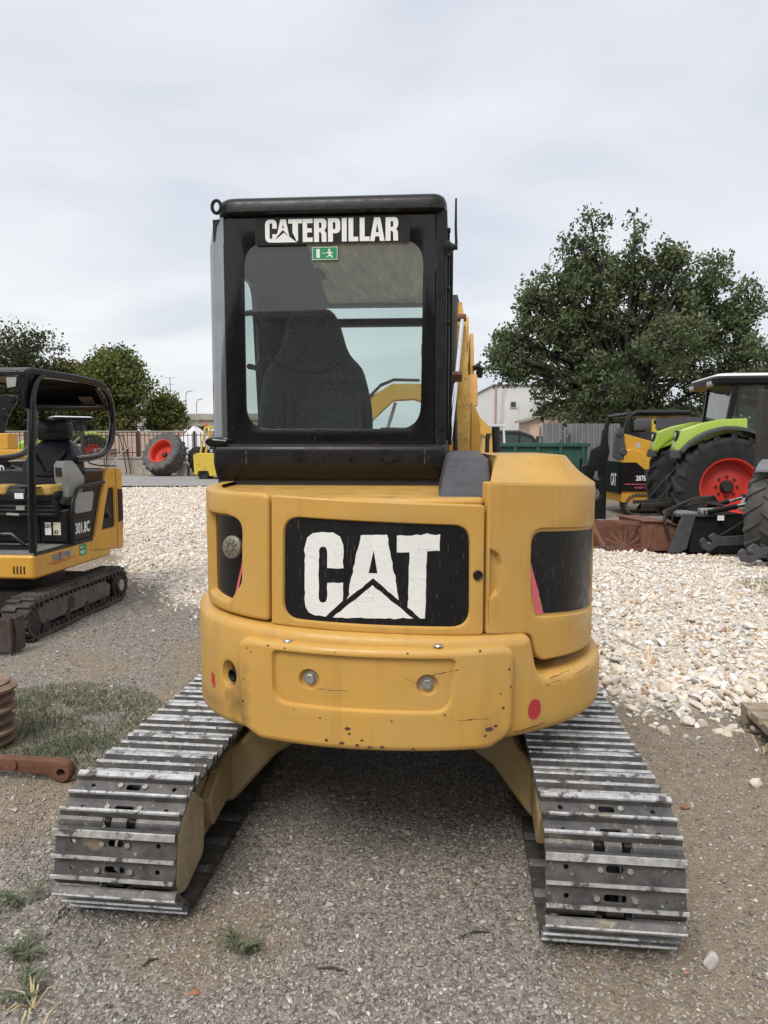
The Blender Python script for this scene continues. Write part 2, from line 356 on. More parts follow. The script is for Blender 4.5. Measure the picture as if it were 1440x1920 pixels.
M_lens = pm('lamp_lens', (.36, .36, .35), .15, var=.1, coat=.5)
M_head = pm('dusty_headliner', (.72, .66, .57), .95, var=.30, vscale=24, bump=1.0, bscale=40)
M_fabric = pm('dark_seat_fabric', (.032, .033, .035), .95, var=.07, vscale=60, bump=.3, bscale=300)
M_vinyl = pm('black_seat_vinyl', (.012, .013, .017), .36, spec=.35, var=.2, vscale=10, bump=.05, bscale=300)
M_wood = pm('weathered_wood', (.33, .27, .20), .9, var=.25, vscale=9, bump=.4, bscale=40, streak=((.16, .125, .09), 30, 30, .55, .6))
M_conc = pm('weathered_concrete', (.34, .31, .27), .95, var=.2, vscale=1.2, bump=.3, bscale=20, spots=[((.20, .18, .15), 2.0, .58, .15)])
G_cab = glassmat('tinted_cab_glass', (.80, .88, .86), dirt=.05, dcol=(.40, .46, .45), refl=2.2)
G_side = glassmat('cab_side_glass', (.84, .93, .90), dirt=.05)
G_trac = glassmat('tractor_glass', (.50, .62, .60), dirt=.05, refl=1.6)
# ================================================================== the setting: ground, gravel, road
def sst(a, b, x):
    t = np.clip((x - a) / (b - a), 0, 1); return t * t * (3 - 2 * t)
def gz0(x, y):
    """large shape of the yard: the far left rises a little"""
    return .25 * sst(16, 31, y) * (1 - sst(-4, 4, x))
WPOLY = [(1.02,4.95),(1.45,4.5),(1.75,4.18),(2.21,3.98),(3.2,3.9),(6,4.5),(7.5,7.2),(6.3,9.2),(4.7,10.1),(3.2,10.7),(1.8,13),(0,21),(-3,23.6),(-6.3,24.2),(-11.5,23.5),(-8,17),(-5.0,12.6),(-3.3,8.9),(-2.6,8.0),(-2.1,7.0),(-1.84,7.0),(-1.0,6.3),(.4,5.5)]
def polydist(X, Y, P):
    """signed distance, positive inside"""
    X = np.asarray(X, float); Y = np.asarray(Y, float); d = np.full(X.shape, 1e9); ins = np.zeros(X.shape, bool)
    for i in range(len(P)):
        (x0, y0), (x1, y1) = P[i - 1], P[i]
        dx, dy = x1 - x0, y1 - y0; t = np.clip(((X - x0) * dx + (Y - y0) * dy) / (dx * dx + dy * dy), 0, 1)
        d = np.minimum(d, np.hypot(X - x0 - t * dx, Y - y0 - t * dy))
        c = ((y0 > Y) != (y1 > Y)); xi = x0 + (Y - y0) / (dy if dy else 1e-9) * dx
        ins ^= c & (X < xi)
    return np.where(ins, d, -d)
_K = np.array([[1.7, .6, 0], [-.9, 2.1, 1.1], [3.4, -1.3, 2.0], [2.6, 4.1, .4], [-6.2, 3.7, 3.3], [7.9, 6.8, 5.0]])
def wob(x, y, s=1.0):
    r_ = 0
    for i, (a, b, c) in enumerate(_K): r_ = r_ + np.sin(s * (a * x + b * y) + c + 1.3 * np.sin(s * (b * x - a * y) * .7 + i)) / (1 + .5 * i)
    return r_ / 3.0
def wmask(x, y): return polydist(x, y, WPOLY) + .16 * wob(x, y, 1.6)
def gz(x, y):
    x = np.asarray(x, float); y = np.asarray(y, float)
    near = 1 - sst(9, 16, np.hypot(x, y))
    ex = (x - .025) * .99738 - (y - 3.38) * .07237; ey = (x - .025) * .07237 + (y - 3.38) * .99738; al = 1 - sst(1.1, 1.35, np.abs(ey)); ax = np.abs(ex)
    ruts = al * (.020 * np.exp(-((ax - 1.075) / .045) ** 2) + .016 * np.exp(-((ax - .545) / .045) ** 2)) * (1 + .6 * wob(x, y, 6)) - .012 * al * (1 - sst(.2, .24, np.abs(ax - .81)))
    return gz0(x, y) + ruts + near * (.010 * wob(x, y, 1.3) + .006 * wob(x, y, 4.3) + .0025 * wob(x + 3, y, 11)) + .045 * sst(-.15, .6, wmask(x, y))
def GZ(x, y): return float(gz(np.array([x]), np.array([y]))[0])

def axis_pts(lo, hi, fine_lo, fine_hi, step, grow=1.18):
    a = list(np.arange(fine_lo, fine_hi, step)); s = step; x = a[-1]
    while x < hi: s *= grow; x += s; a.append(x)
    s = step; x = fine_lo; pre = []
    while x > lo: s *= grow; x -= s; pre.append(x)
    return np.array(pre[::-1] + a)
gx = axis_pts(-600, 600, -4, 4, .045, 1.10); gy = axis_pts(-300, 1200, .8, 8.5, .045, 1.08)
GX, GY = np.meshgrid(gx, gy); Z = gz(GX, GY)
nv = GX.size; w_, h_ = len(gx), len(gy)
idx = np.arange(nv).reshape(h_, w_)
quads = np.stack([idx[:-1, :-1], idx[:-1, 1:], idx[1:, 1:], idx[1:, :-1]], -1).reshape(-1, 4)
me = bpy.data.meshes.new('ground'); me.from_pydata(np.stack([GX, GY, Z], -1).reshape(-1, 3).tolist(), [], quads.tolist())
me.polygons.foreach_set('use_smooth', [True] * len(me.polygons))
ca = me.color_attributes.new('mix', 'FLOAT_COLOR', 'POINT')
# r: white gravel bed, g: bare earth
earth = np.clip(.5 + .75 * wob(GX * 1.0, GY * .55, 1.1), 0, 1) * (.35 + .65 * sst(.1, 1.2, np.abs(GX + .05)))
earth = np.maximum(earth, .9 * np.exp(-(((GX - 1.75) / .75) ** 2 + ((GY - 2.6) / 1.3) ** 2)))
earth = np.maximum(earth, .85 * np.exp(-(((GX + 1.55) / .5) ** 2 + ((GY - 3.1) / .45) ** 2)))
earth = np.maximum(earth, .9 * np.exp(-(((GX + .55) / .35) ** 2 + ((GY - 2.15) / .25) ** 2)))
far_ = sst(9, 13, GY)
cols = np.stack([sst(-.08, .15, wmask(GX, GY)), earth * (1 - .3 * far_), far_, np.ones_like(GX)], -1).reshape(-1, 4)
ca.data.foreach_set('color', cols.astype(np.float32).ravel())
gm = bpy.data.materials.new('gravelly_earth'); gm.use_nodes = True; t = gm.node_tree; N = t.nodes; L = t.links; b = N['Principled BSDF']
def nn(t_, **k):
    n = N.new(t_)
    for a_, b_ in k.items(): n.inputs[a_].default_value = b_
    return n
tcn = N.new('ShaderNodeTexCoord'); co = tcn.outputs['Object']; at = N.new('ShaderNodeAttribute'); at.attribute_name = 'mix'; sp = N.new('ShaderNodeSeparateColor'); L.new(at.outputs[0], sp.inputs[0])
def ramp(src, stops):
    r_ = N.new('ShaderNodeValToRGB'); el = r_.color_ramp.elements
    while len(el) < len(stops): el.new(.5)
    for e_, (p, c) in zip(el, stops): e_.position = p; e_.color = (*c, 1)
    L.new(src, r_.inputs[0]); return r_.outputs[0]
def mixc(f, a_, b_):
    x = N.new('ShaderNodeMix'); x.data_type = 'RGBA'; L.new(f, x.inputs[0]); L.new(a_, x.inputs[6]); L.new(b_, x.inputs[7]); return x.outputs[2]
vo = nn('ShaderNodeTexVoronoi', Scale=75.0); L.new(co, vo.inputs['Vector'])
grav = ramp(vo.outputs['Color'], [(0, (.12, .107, .093)), (.45, (.245, .222, .193)), (.8, (.365, .333, .293)), (1, (.50, .46, .41))])
n2 = nn('ShaderNodeTexNoise', Scale=14.0, Detail=8.0, Roughness=.7); L.new(co, n2.inputs['Vector'])
ear = ramp(n2.outputs[0], [(.3, (.225, .175, .122)), (.6, (.335, .27, .195)), (.8, (.40, .335, .25))])
n3 = nn('ShaderNodeTexNoise', Scale=3.5, Detail=7.0, Roughness=.7); L.new(co, n3.inputs['Vector'])
ef = N.new('ShaderNodeMath'); ef.operation = 'MULTIPLY_ADD'; L.new(sp.outputs[1], ef.inputs[0]); ef.inputs[1].default_value = 1.5
sb = N.new('ShaderNodeMath'); sb.operation = 'SUBTRACT'; sb.inputs[1].default_value = 1.02; L.new(n3.outputs[0], sb.inputs[0]); L.new(sb.outputs[0], ef.inputs[2])
efc = N.new('ShaderNodeMapRange'); efc.inputs[1].default_value = 0; efc.inputs[2].default_value = .35; efc.inputs[4].default_value = .85; L.new(ef.outputs[0], efc.inputs[0])
c1 = mixc(efc.outputs[0], grav, ear)
vw = nn('ShaderNodeTexVoronoi', Scale=22.0); L.new(co, vw.inputs['Vector'])
wht = ramp(vw.outputs['Color'], [(0, (.48, .40, .315)), (.4, (.61, .54, .455)), (.8, (.70, .66, .60)), (1, (.58, .47, .36))])
c2 = mixc(sp.outputs[0], c1, wht); L.new(c2, b.inputs['Base Color']); b.inputs['Roughness'].default_value = .95; b.inputs['Specular IOR Level'].default_value = .25
bp = nn('ShaderNodeBump', Strength=.8, Distance=.008); bp2 = nn('ShaderNodeBump', Strength=.8, Distance=.03); L.new(vo.outputs['Distance'], bp.inputs['Height']); bp.invert = True; L.new(n2.outputs[0], bp2.inputs['Height']); L.new(bp.outputs[0], bp2.inputs['Normal']); L.new(bp2.outputs[0], b.inputs['Normal'])
me.materials.append(gm); g = link_mesh('ground', me); tag(g, kind='structure')

# ---- scattered stones (geometry-node instances of a few real stone shapes)
def hull_stone(name, seed, flat, npts=15):
    rs = random.Random(seed); bm = bmesh.new()
    for _ in range(npts):
        v = Vector((rs.gauss(0, 1), rs.gauss(0, 1), rs.gauss(0, 1))).normalized() * rs.uniform(.8, 1.05)
        bm.verts.new((v.x * .5, v.y * .5 * rs.uniform(.75, 1), v.z * .5 * flat))
    r_ = bmesh.ops.convex_hull(bm, input=bm.verts); bmesh.ops.delete(bm, geom=[v for v in bm.verts if not v.link_faces], context='VERTS')
    bmesh.ops.bevel(bm, geom=bm.edges[:], offset=.05, segments=1, affect='EDGES', profile=.6)
    bmesh.ops.recalc_face_normals(bm, faces=bm.faces)
    m_ = bpy.data.meshes.new(name); bm.to_mesh(m_); bm.free(); return m_
def stone_mat(name, rough=.9, bs=60.0):
    m = bpy.data.materials.new(name); m.use_nodes = True; N = m.node_tree.nodes; L = m.node_tree.links; b = N['Principled BSDF']
    a = N.new('ShaderNodeAttribute'); a.attribute_type = 'INSTANCER'; a.attribute_name = 'tint'
    tc_ = N.new('ShaderNodeTexCoord'); n = N.new('ShaderNodeTexNoise'); n.inputs['Scale'].default_value = 3.0; n.inputs['Detail'].default_value = 6; L.new(tc_.outputs['Object'], n.inputs[0])
    mr = N.new('ShaderNodeMapRange'); mr.inputs[1].default_value = .3; mr.inputs[2].default_value = .7; mr.inputs[3].default_value = .78; mr.inputs[4].default_value = 1.15; L.new(n.outputs[0], mr.inputs[0])
    v = N.new('ShaderNodeVectorMath'); v.operation = 'MULTIPLY'; L.new(a.outputs[1], v.inputs[0]); cb = N.new('ShaderNodeCombineXYZ')
    for i in range(3): L.new(mr.outputs[0], cb.inputs[i])
    L.new(cb.outputs[0], v.inputs[1]); L.new(v.outputs[0], b.inputs['Base Color']); b.inputs['Roughness'].default_value = rough; b.inputs['Specular IOR Level'].default_value = .3
    return m
def scatter(name, P, scl, rot, tint, shapes, mat):
    me = bpy.data.meshes.new(name); me.vertices.add(len(P)); me.vertices.foreach_set('co', P.astype(np.float32).ravel())
    for nm, typ, dat, key in (('scl', 'FLOAT_VECTOR', scl, 'vector'), ('rot', 'FLOAT_VECTOR', rot, 'vector'), ('tint', 'FLOAT_COLOR', tint, 'color')):
        a = me.attributes.new(nm, typ, 'POINT'); a.data.foreach_set(key, dat.astype(np.float32).ravel())
    a = me.attributes.new('pick', 'INT', 'POINT'); a.data.foreach_set('value', rng.integers(0, len(shapes), len(P)).astype(np.int32))
    me.materials.append(mat)
    cl = bpy.data.collections.new(name + '_shapes')
    for s_ in shapes:
        s_.materials.clear(); s_.materials.append(mat); cl.objects.link(bpy.data.objects.new(s_.name, s_))
    o = link_mesh(name, me); md = o.modifiers.new('scatter', 'NODES')
    ng = bpy.data.node_groups.new(name, 'GeometryNodeTree'); ng.interface.new_socket('Geometry', in_out='INPUT', socket_type='NodeSocketGeometry'); ng.interface.new_socket('Geometry', in_out='OUTPUT', socket_type='NodeSocketGeometry')
    n = ng.nodes; l = ng.links; gi = n.new('NodeGroupInput'); go = n.new('NodeGroupOutput'); iop = n.new('GeometryNodeInstanceOnPoints')
    ci = n.new('GeometryNodeCollectionInfo'); ci.inputs[0].default_value = cl; ci.inputs['Separate Children'].default_value = True; ci.inputs['Reset Children'].default_value = True
    def na(nm, ty):
        q = n.new('GeometryNodeInputNamedAttribute'); q.data_type = ty; q.inputs[0].default_value = nm; return q.outputs[0]
    e2 = n.new('FunctionNodeEulerToRotation'); l.new(na('rot', 'FLOAT_VECTOR'), e2.inputs[0])
    l.new(gi.outputs[0], iop.inputs['Points']); l.new(ci.outputs[0], iop.inputs['Instance']); iop.inputs['Pick Instance'].default_value = True
    l.new(na('pick', 'INT'), iop.inputs['Instance Index']); l.new(e2.outputs[0], iop.inputs['Rotation']); l.new(na('scl', 'FLOAT_VECTOR'), iop.inputs['Scale'])
    l.new(iop.outputs[0], go.inputs[0]); md.node_group = ng
    return o
def palette(n, cols, probs, jit=.12):
    c = np.array(cols)[rng.choice(len(cols), n, p=np.array(probs) / sum(probs))]
    c = c * (1 + jit * rng.standard_normal((n, 1))) * (1 + .012 * rng.standard_normal((n, 3)))
    return np.concatenate([np.clip(c, .01, .95), np.ones((n, 1))], 1)
# white gravel
n0 = 400000
x = rng.uniform(-12, 8, n0); y = 3.6 + 21 * rng.random(n0) ** 1.5
wm = wmask(x, y)
keep = (wm > -.45) & (rng.random(n0) < np.where(wm > 0, np.clip(.45 + wm * 2.0, 0, 1) * (.80 + .30 * wob(x, y, .9)), .32 * np.exp(wm * 9)))
keep &= ~((y > 9) & (np.abs(x) > .62 * y + .6))
x, y, wm = x[keep], y[keep], wm[keep]
stray = 420; sx = rng.uniform(-3.6, 4, stray); sy = rng.uniform(2.8, 9, stray); ok = (wmask(sx, sy) > -1.0) & (wmask(sx, sy) < 0) & (rng.random(stray) < np.exp(wmask(sx, sy) * 2.4))
x = np.concatenate([x, sx[ok]]); y = np.concatenate([y, sy[ok]]); n = len(x)
size = np.exp(rng.normal(math.log(.032), .45, n)) * (1 + .25 * sst(9, 18, y)); size = np.clip(size, .018, .10)
near = (y < 5.6) & (wmask(x, y) < .75); size = np.where(near, size * 1.3, size)
scl = np.stack([size * rng.uniform(.9, 1.4, n), size * rng.uniform(.8, 1.1, n), size * rng.uniform(.6, 1.0, n)], 1)
rot = np.stack([rng.normal(0, .45, n), rng.normal(0, .45, n), rng.uniform(0, 6.28, n)], 1)
z = gz(x, y) + size * rng.uniform(-.05, .42, n) * np.where(wmask(x, y) > 0, 1, .55)
tint = palette(n, [(.72, .66, .575), (.76, .73, .69), (.69, .59, .47), (.62, .57, .50), (.64, .48, .33), (.42, .28, .20), (.62, .62, .62)], [36, 26, 18, 8, 5, 1.4, 3.5], .10)
wg = scatter('white_gravel', np.stack([x, y, z], 1), scl, rot, tint, [hull_stone('chip', 30 + i, .8, 13 + i % 3) for i in range(7)], stone_mat('cream_stone'))
tag(wg, 'loose cream and white crushed stone spread over the yard', 'gravel', kind='stuff')
# grey pebbles of the yard surface
n0 = 240000
y = 1.25 + 8 * rng.random(n0) ** 1.75; x = rng.uniform(-1, 1, n0) * (.62 * y + .35)
e_ = np.clip(.5 + .75 * wob(x * 1.0, y * .55, 1.1), 0, 1); e_ = np.maximum(e_, .9 * np.exp(-(((x - 1.75) / .75) ** 2 + ((y - 2.6) / 1.3) ** 2)))
keep = (wmask(x, y) < .05) & (rng.random(n0) < 1.06 - .52 * e_)
x, y = x[keep], y[keep]; n = len(x)
size = np.clip(np.exp(rng.normal(math.log(.0092), .42, n)), .004, .034) * (1 + .5 * sst(3.5, 8, y))
scl = np.stack([size * rng.uniform(.9, 1.4, n), size * rng.uniform(.8, 1.1, n), size * rng.uniform(.5, .9, n)], 1)
rot = np.stack([rng.normal(0, .3, n), rng.normal(0, .3, n), rng.uniform(0, 6.28, n)], 1)
z = gz(x, y) + size * rng.uniform(-.12, .25, n)
tint = palette(n, [(.30, .272, .24), (.385, .357, .32), (.205, .187, .168), (.47, .44, .40), (.36, .30, .235), (.62, .59, .54), (.36, .19, .135)], [34, 27, 20, 9, 10, 2.0, .25], .15)
pg = scatter('grey_gravel', np.stack([x, y, z], 1), scl, rot, tint, [hull_stone('pebble', 60 + i, .75, 12) for i in range(6)], stone_mat('grey_stone'))
tag(pg, 'fine grey and brown gravel trodden into the yard', 'gravel', kind='stuff')

# concrete road strip at the back left
def sheet(name, x0, x1, y0, y1, nx, ny, dz, mat, skew=0.0):
    mb = MB(); vs = []; fs = []
    for j in range(ny + 1):
        for i in range(nx + 1):
            X = x0 + (x1 - x0) * i / nx; Y = y0 + (y1 - y0) * j / ny + skew * X; vs.append((X, Y, GZ(X, Y) + dz))
    for j in range(ny):
        for i in range(nx): a = j * (nx + 1) + i; fs.append((a, a + 1, a + nx + 2, a + nx + 1))
    mb.add(vs, fs); return mb.build(name, mat)
M_road = pm('pale_concrete_road', (.27, .26, .25), .9, var=.12, vscale=.8, bump=.2, bscale=30, spots=[((.16, .155, .15), .9, .58, .15)])
tag(sheet('road', -40, 6, 24.4, 29.6, 30, 8, .05, M_road), kind='structure')

# ================================================================== trees
def leafmat(name):
    m = bpy.data.materials.new(name); m.use_nodes = True; N = m.node_tree.nodes; L = m.node_tree.links; N.clear()
    o = N.new('ShaderNodeOutputMaterial'); a = N.new('ShaderNodeAttribute'); a.attribute_name = 'tint'
    d = N.new('ShaderNodeBsdfPrincipled'); d.inputs['Roughness'].default_value = .55; d.inputs['Specular IOR Level'].default_value = .35; L.new(a.outputs[0], d.inputs['Base Color'])
    tl = N.new('ShaderNodeBsdfTranslucent'); hs = N.new('ShaderNodeHueSaturation'); hs.inputs['Saturation'].default_value = 1.15; hs.inputs['Value'].default_value = 1.2; L.new(a.outputs[0], hs.inputs['Color']); L.new(hs.outputs[0], tl.inputs[0])
    mxs = N.new('ShaderNodeMixShader'); mxs.inputs[0].default_value = .3; L.new(d.outputs[0], mxs.inputs[1]); L.new(tl.outputs[0], mxs.inputs[2]); L.new(mxs.outputs[0], o.inputs[0])
    return m
M_leaf = leafmat('foliage'); M_bark = pm('bark', (.055, .046, .038), .95, var=.3, vscale=4, bump=.6, bscale=25)
def leaf_mesh(name, C, size, tint, outward=None, aspect=.62):
    n = len(C); a = rng.standard_normal((n, 3)); a[:, 2] -= .25; a /= np.linalg.norm(a, axis=1)[:, None]
    b_ = rng.standard_normal((n, 3)); b_ -= a * (a * b_).sum(1)[:, None]; b_ /= np.linalg.norm(b_, axis=1)[:, None]
    nrm = np.cross(a, b_); s = size[:, None]
    v0 = C - a * s * .5; v1 = C + b_ * s * .5 * aspect + nrm * s * .08; v2 = C + a * s * .5; v3 = C - b_ * s * .5 * aspect + nrm * s * .08
    V = np.stack([v0, v1, v2, v3], 1).reshape(-1, 3); me = bpy.data.meshes.new(name)
    me.vertices.add(4 * n); me.vertices.foreach_set('co', V.astype(np.float32).ravel())
    me.loops.add(4 * n); me.loops.foreach_set('vertex_index', np.arange(4 * n, dtype=np.int32))
    me.polygons.add(n); me.polygons.foreach_set('loop_start', np.arange(0, 4 * n, 4, dtype=np.int32)); me.polygons.foreach_set('loop_total', np.full(n, 4, np.int32))
    ca = me.color_attributes.new('tint', 'FLOAT_COLOR', 'POINT'); ca.data.foreach_set('color', np.repeat(np.concatenate([tint, np.ones((n, 1))], 1), 4, 0).astype(np.float32).ravel())
    me.update(calc_edges=True); me.materials.append(M_leaf); return me
def tree(name, label, base, lobes, cols, leaf=.13, cl=20, per=46, cr_=.42, trunk_r=.25, fork=.3, cat='tree', group=None):
    """lobes: (x, y, z, r, rz) relative to base; clumps of leaves ride on the lobes' shells, branches run to them"""
    T = thing(name, label, cat, base, 0, group)
    tb = MB(); top = max(l[2] for l in lobes); fz = fork * top
    tb.tube([(0, 0, -.3), (.03, .02, fz * .4), (-.03, .05, fz), (.05, 0, fz * 1.6)], [trunk_r * 1.25, trunk_r, trunk_r * .8, trunk_r * .5], 9)
    Cs = []; 
    for (lx, ly, lz, lr, lrz) in lobes:
        c = Vector((lx, ly, lz)); st = Vector((0, 0, fz * random.uniform(.7, 1.4))); mid = st.lerp(c, .5) + Vector((random.uniform(-.3, .3), random.uniform(-.3, .3), random.uniform(0, .5)))
        tb.tube([st, mid, c], [trunk_r * .38, trunk_r * .24, .05], 6)
        nc = max(5, int(cl * lr ** 2))
        for k in range(nc):
            d = Vector((random.gauss(0, 1), random.gauss(0, 1), random.gauss(0, 1))).normalized(); q = random.uniform(.55, 1.06)
            p = c + Vector((d.x * lr, d.y * lr, d.z * lrz)) * q
            if p.z < .25: p.z = .25 + random.uniform(0, .4)
            Cs.append((p, random.uniform(.6, 1.25) * cr_, d))
            if k % 3 == 0: tb.tube([c, c.lerp(p, .55) + Vector((0, 0, .08)), p], [.045, .028, .012], 5)
    n = sum(int(per * (s / cr_) ** 1.6) for _, s, _ in Cs); cc = np.empty((n, 3)); tn = np.empty((n, 3)); i = 0; cols = np.array(cols)
    for p, s, d in Cs:
        k = int(per * (s / cr_) ** 1.6); g_ = np.clip(rng.standard_normal((k, 3)), -1.7, 1.7) * np.array([.55, .55, .42]) * s
        cc[i:i+k] = np.array(p) + g_
        base_c = cols[rng.integers(len(cols))] * rng.uniform(.75, 1.2); tn[i:i+k] = base_c * rng.uniform(.75, 1.3, (k, 1)); i += k
    o = link_mesh('crown', leaf_mesh('crown', cc, rng.uniform(.65, 1.3, n) * leaf, np.clip(tn, .005, .6)), T)
    tb.build('trunk', M_bark, T)
    return T
OAK = [(.10, .132, .062), (.122, .152, .07), (.080, .11, .055), (.14, .16, .08)]
def L5(x, z, r_, y=0, k=1.0): return (x - 10.6, y + random.uniform(-.8, .8), z * .945, r_ * .88, r_ * k * .88)
def sprigs(n, cx=.2, cz=4.6, rx=5.6, rz=4.6, seed=2):
    rs = random.Random(seed); o = []
    for _ in range(n):
        a_ = rs.uniform(58, 168); q = rs.uniform(.88, 1.13); o.append((cx + rx * q * math.cos(R(a_)), rs.uniform(-1.5, 1.5), max(1.0, cz + rz * q * math.sin(R(a_)) - .12 * abs(rx * math.cos(R(a_)))), rs.uniform(.28, .5), rs.uniform(.28, .6)))
    return o
tree('oak_tree', 'large dark green oak with ragged crown behind the green skip and tractor', (10.6, 31, 0), [
    L5(8.5, 10.3, .9, k=1.3), L5(8.9, 9.2, 1.2), L5(7.7, 9.5, .8), L5(10.4, 10.3, .65, k=1.7), L5(10.6, 9.0, 1.1), L5(12.1, 8.9, 1.0, k=1.3), L5(13.6, 8.7, 1.0, k=1.3), L5(13.2, 7.7, 1.5), L5(15.2, 7.9, 1.0), L5(14.8, 6.9, 1.6),
    L5(6.3, 8.5, .9), L5(7.0, 7.6, 1.3), L5(8.6, 7.8, 1.7), L5(10.6, 7.5, 2.0), L5(12.5, 6.6, 2.0), L5(6.0, 6.2, 1.2), L5(7.4, 5.7, 1.8), L5(9.6, 5.5, 2.2), L5(11.9, 4.6, 2.2, 1.0), L5(14.6, 5.0, 2.1), L5(16.0, 5.6, 1.2),
    L5(5.8, 5.2, .8), L5(7.6, 3.7, 1.3), L5(8.8, 2.9, 1.4), L5(10.5, 2.8, 1.7, .5), L5(13.0, 2.6, 1.8, .8), L5(15.6, 3.1, 1.7), L5(9.2, 4.1, 1.6, -1.6), L5(11.4, 5.9, 1.6, -1.8), L5(16.9, 3.7, 1.5), L5(9.5, 2.0, 1.3, -.5), L5(11.6, 1.9, 1.4, -.5), L5(13.6, 1.9, 1.4), L5(8.1, 2.3, 1.0), L5(15.4, 2.0, 1.3), L5(8.7, 11.1, .6, k=1.5), L5(8.0, 10.6, .5, k=1.3), L5(10.55, 11.2, .48, k=2.0), L5(12.2, 9.9, .5, k=1.4), L5(13.8, 9.6, .5, k=1.4), L5(5.0, 5.6, .55), L5(5.2, 4.9, .5)] + sprigs(38),
    OAK, leaf=.17, cl=29, per=44, cr_=.38, trunk_r=.3, fork=.28)
tree('hedge_tree', 'olive green tree with yellowing leaves at the far right edge behind the tractor roof', (20.5, 36, 0), [(-.5, 0, 5.6, 1.6, 1.4), (1.2, 0, 5.0, 1.8, 1.5), (-1.8, 0, 3.8, 1.6, 1.5), (.5, 0, 3.2, 2, 1.7), (2.4, 0, 3.0, 1.6, 1.6)],
    [(.12, .105, .03), (.09, .085, .03), (.075, .085, .028)], leaf=.2, cl=12, per=36, cr_=.5, trunk_r=.2)
LIN = [(.11, .142, .04), (.135, .155, .04), (.085, .118, .034), (.165, .155, .042)]
def lime(name, label, x, y, w, h, cols=LIN, n=15, seed=1, leaf=.22):
    rs = random.Random(seed); lob = []
    for k in range(n):
        a = rs.uniform(0, 6.28); q = rs.uniform(.1, 1); zf = rs.uniform(.22, .95); ww = w * .5 * math.sin(min(1, zf * 1.05) ** .8 * math.pi * .82 + .35)
        r_ = rs.uniform(.18, .27) * w
        lob.append((math.cos(a) * max(0, ww - r_) * q * 1.3, math.sin(a) * max(0, ww - r_) * q, min(h - r_ * .9, zf * h), r_, r_ * .9))
    return tree(name, label, (x, y, GZ(x, y)), lob, cols, leaf=leaf, cl=13 / (w * .2) ** 2 * 1.6, per=34, cr_=.55 * w / 7, trunk_r=.2)
lime('lime_tree', 'rounded green tree with yellowing leaves behind the fence beside the big red-rimmed wheel', -17.2, 46, 7.6, 7.4, seed=3, n=22)
lime('lime_tree', 'yellowish tree directly behind the canopy roof of the small excavator', -20.9, 47.5, 7.2, 7.0, [(.115, .11, .025), (.085, .09, .022), (.06, .07, .02)], seed=5)
lime('lime_tree', 'tall dark tree cut by the left edge above the small excavator canopy', -23.4, 46, 9.5, 8.9, [(.055, .072, .032), (.068, .085, .036), (.08, .082, .036)], n=26, seed=8)
lime('lime_tree', 'dark lower tree at the left edge between tall tree and yellowish tree', -22.4, 43.5, 4.2, 6.4, [(.04, .055, .018), (.055, .068, .02)], seed=12)
lime('bush', 'low green bush at the right foot of the rounded tree by the viaduct', -14.2, 47, 4.4, 4.6, LIN, seed=21, n=12)
# ================================================================== the big excavator
EX = thing('crawler_excavator', 'large yellow crawler excavator seen from behind, black cab, steel tracks', 'excavator', (.025, 3.38, 0), R(-4.15))
_P = [(-.74,.3),(-.745,-.1),(-.74,-.35),(-.715,-.6),(-.62,-.83),(-.45,-.98),(-.22,-1.06),(.03,-1.085),(.3,-1.06),(.52,-.98),(.725,-.82),(.845,-.62),(.888,-.38),(.893,-.1),(.893,.3)]
def catmull(P, n=14):
    P = [np.array(p, float) for p in P]; P = [2*P[0]-P[1]] + P + [2*P[-1]-P[-2]]; o = []
    for i in range(1, len(P) - 2):
        a, b, c, d = P[i-1:i+3]
        for k in range(n):
            t_ = k / n; o.append(.5*((2*b)+(c-a)*t_+(2*a-5*b+4*c-d)*t_*t_+(3*b-a-3*c+d)*t_**3))
    o.append(P[-2]); return np.array(o)
CUR = catmull(_P); _t = np.gradient(CUR, axis=0); _t /= np.linalg.norm(_t, axis=1)[:, None]; NOR = np.stack([_t[:, 1], -_t[:, 0]], 1)
SLEN = np.concatenate([[0], np.cumsum(np.linalg.norm(np.diff(CUR, axis=0), axis=1))]); SLEN -= SLEN[np.argmin(np.hypot(CUR[:, 0] - .03, CUR[:, 1] + 1.085))]
def SP(s, z, off):
    x = np.interp(s, SLEN, CUR[:, 0]); y = np.interp(s, SLEN, CUR[:, 1]); nx = np.interp(s, SLEN, NOR[:, 0]); ny = np.interp(s, SLEN, NOR[:, 1])
    return Vector((x + nx * off, y + ny * off, z))
UP = lambda s, w, z: SP(s, z, -.022 + w)
CW = lambda s, w, z: SP(s, z, .012 + w)
BU = lambda s, w, z: SP(s, z, .045 + w)

# --- counterweight and bumper
cwp = roundpoly([(-1.35,.60),(1.35,.60),(1.35,.785),(.578,.800),(.540,.955),(.0,.975),(-1.35,1.005)], [0,0,0,.07,.035,0,0], 6)
cwt = slab('counterweight', [M_yel, M_dark], EX, cwp, CW, [([( -.560 + .034 * math.cos(a_), .787 + .046 * math.sin(a_)) for a_ in np.linspace(0, 2*math.pi, 25)[:-1]], .035)], th=.30, bev=.032, step=.035, floor_mi=1)
mb = MB(); c0 = SP(-.551, .782, -.05); c1 = SP(-.551, .782, .004); mb.tube([c0, c1], [.022, .022], 20, caps=False); mb.tube([c0, c1], [.018, .018], 20, caps=False); mb.build('exhaust_pipe', M_dark, EX)
bup = roundpoly([(-.485,.635),(-.40,.595),(.37,.59),(.45,.635),(.455,.935),(-.485,.945)], [.07,.05,.05,.08,.05,.05], 6)
rec = roundpoly([(-.345,.735),(.235,.725),(.255,.905),(-.345,.915)], [.06,.06,.02,.02], 6)
slab('bumper', M_yel, EX, bup, BU, [(rec, .016, False)], th=.10, bev=.022, step=.035)
fl = offpoly(ccw(rec), .0032)
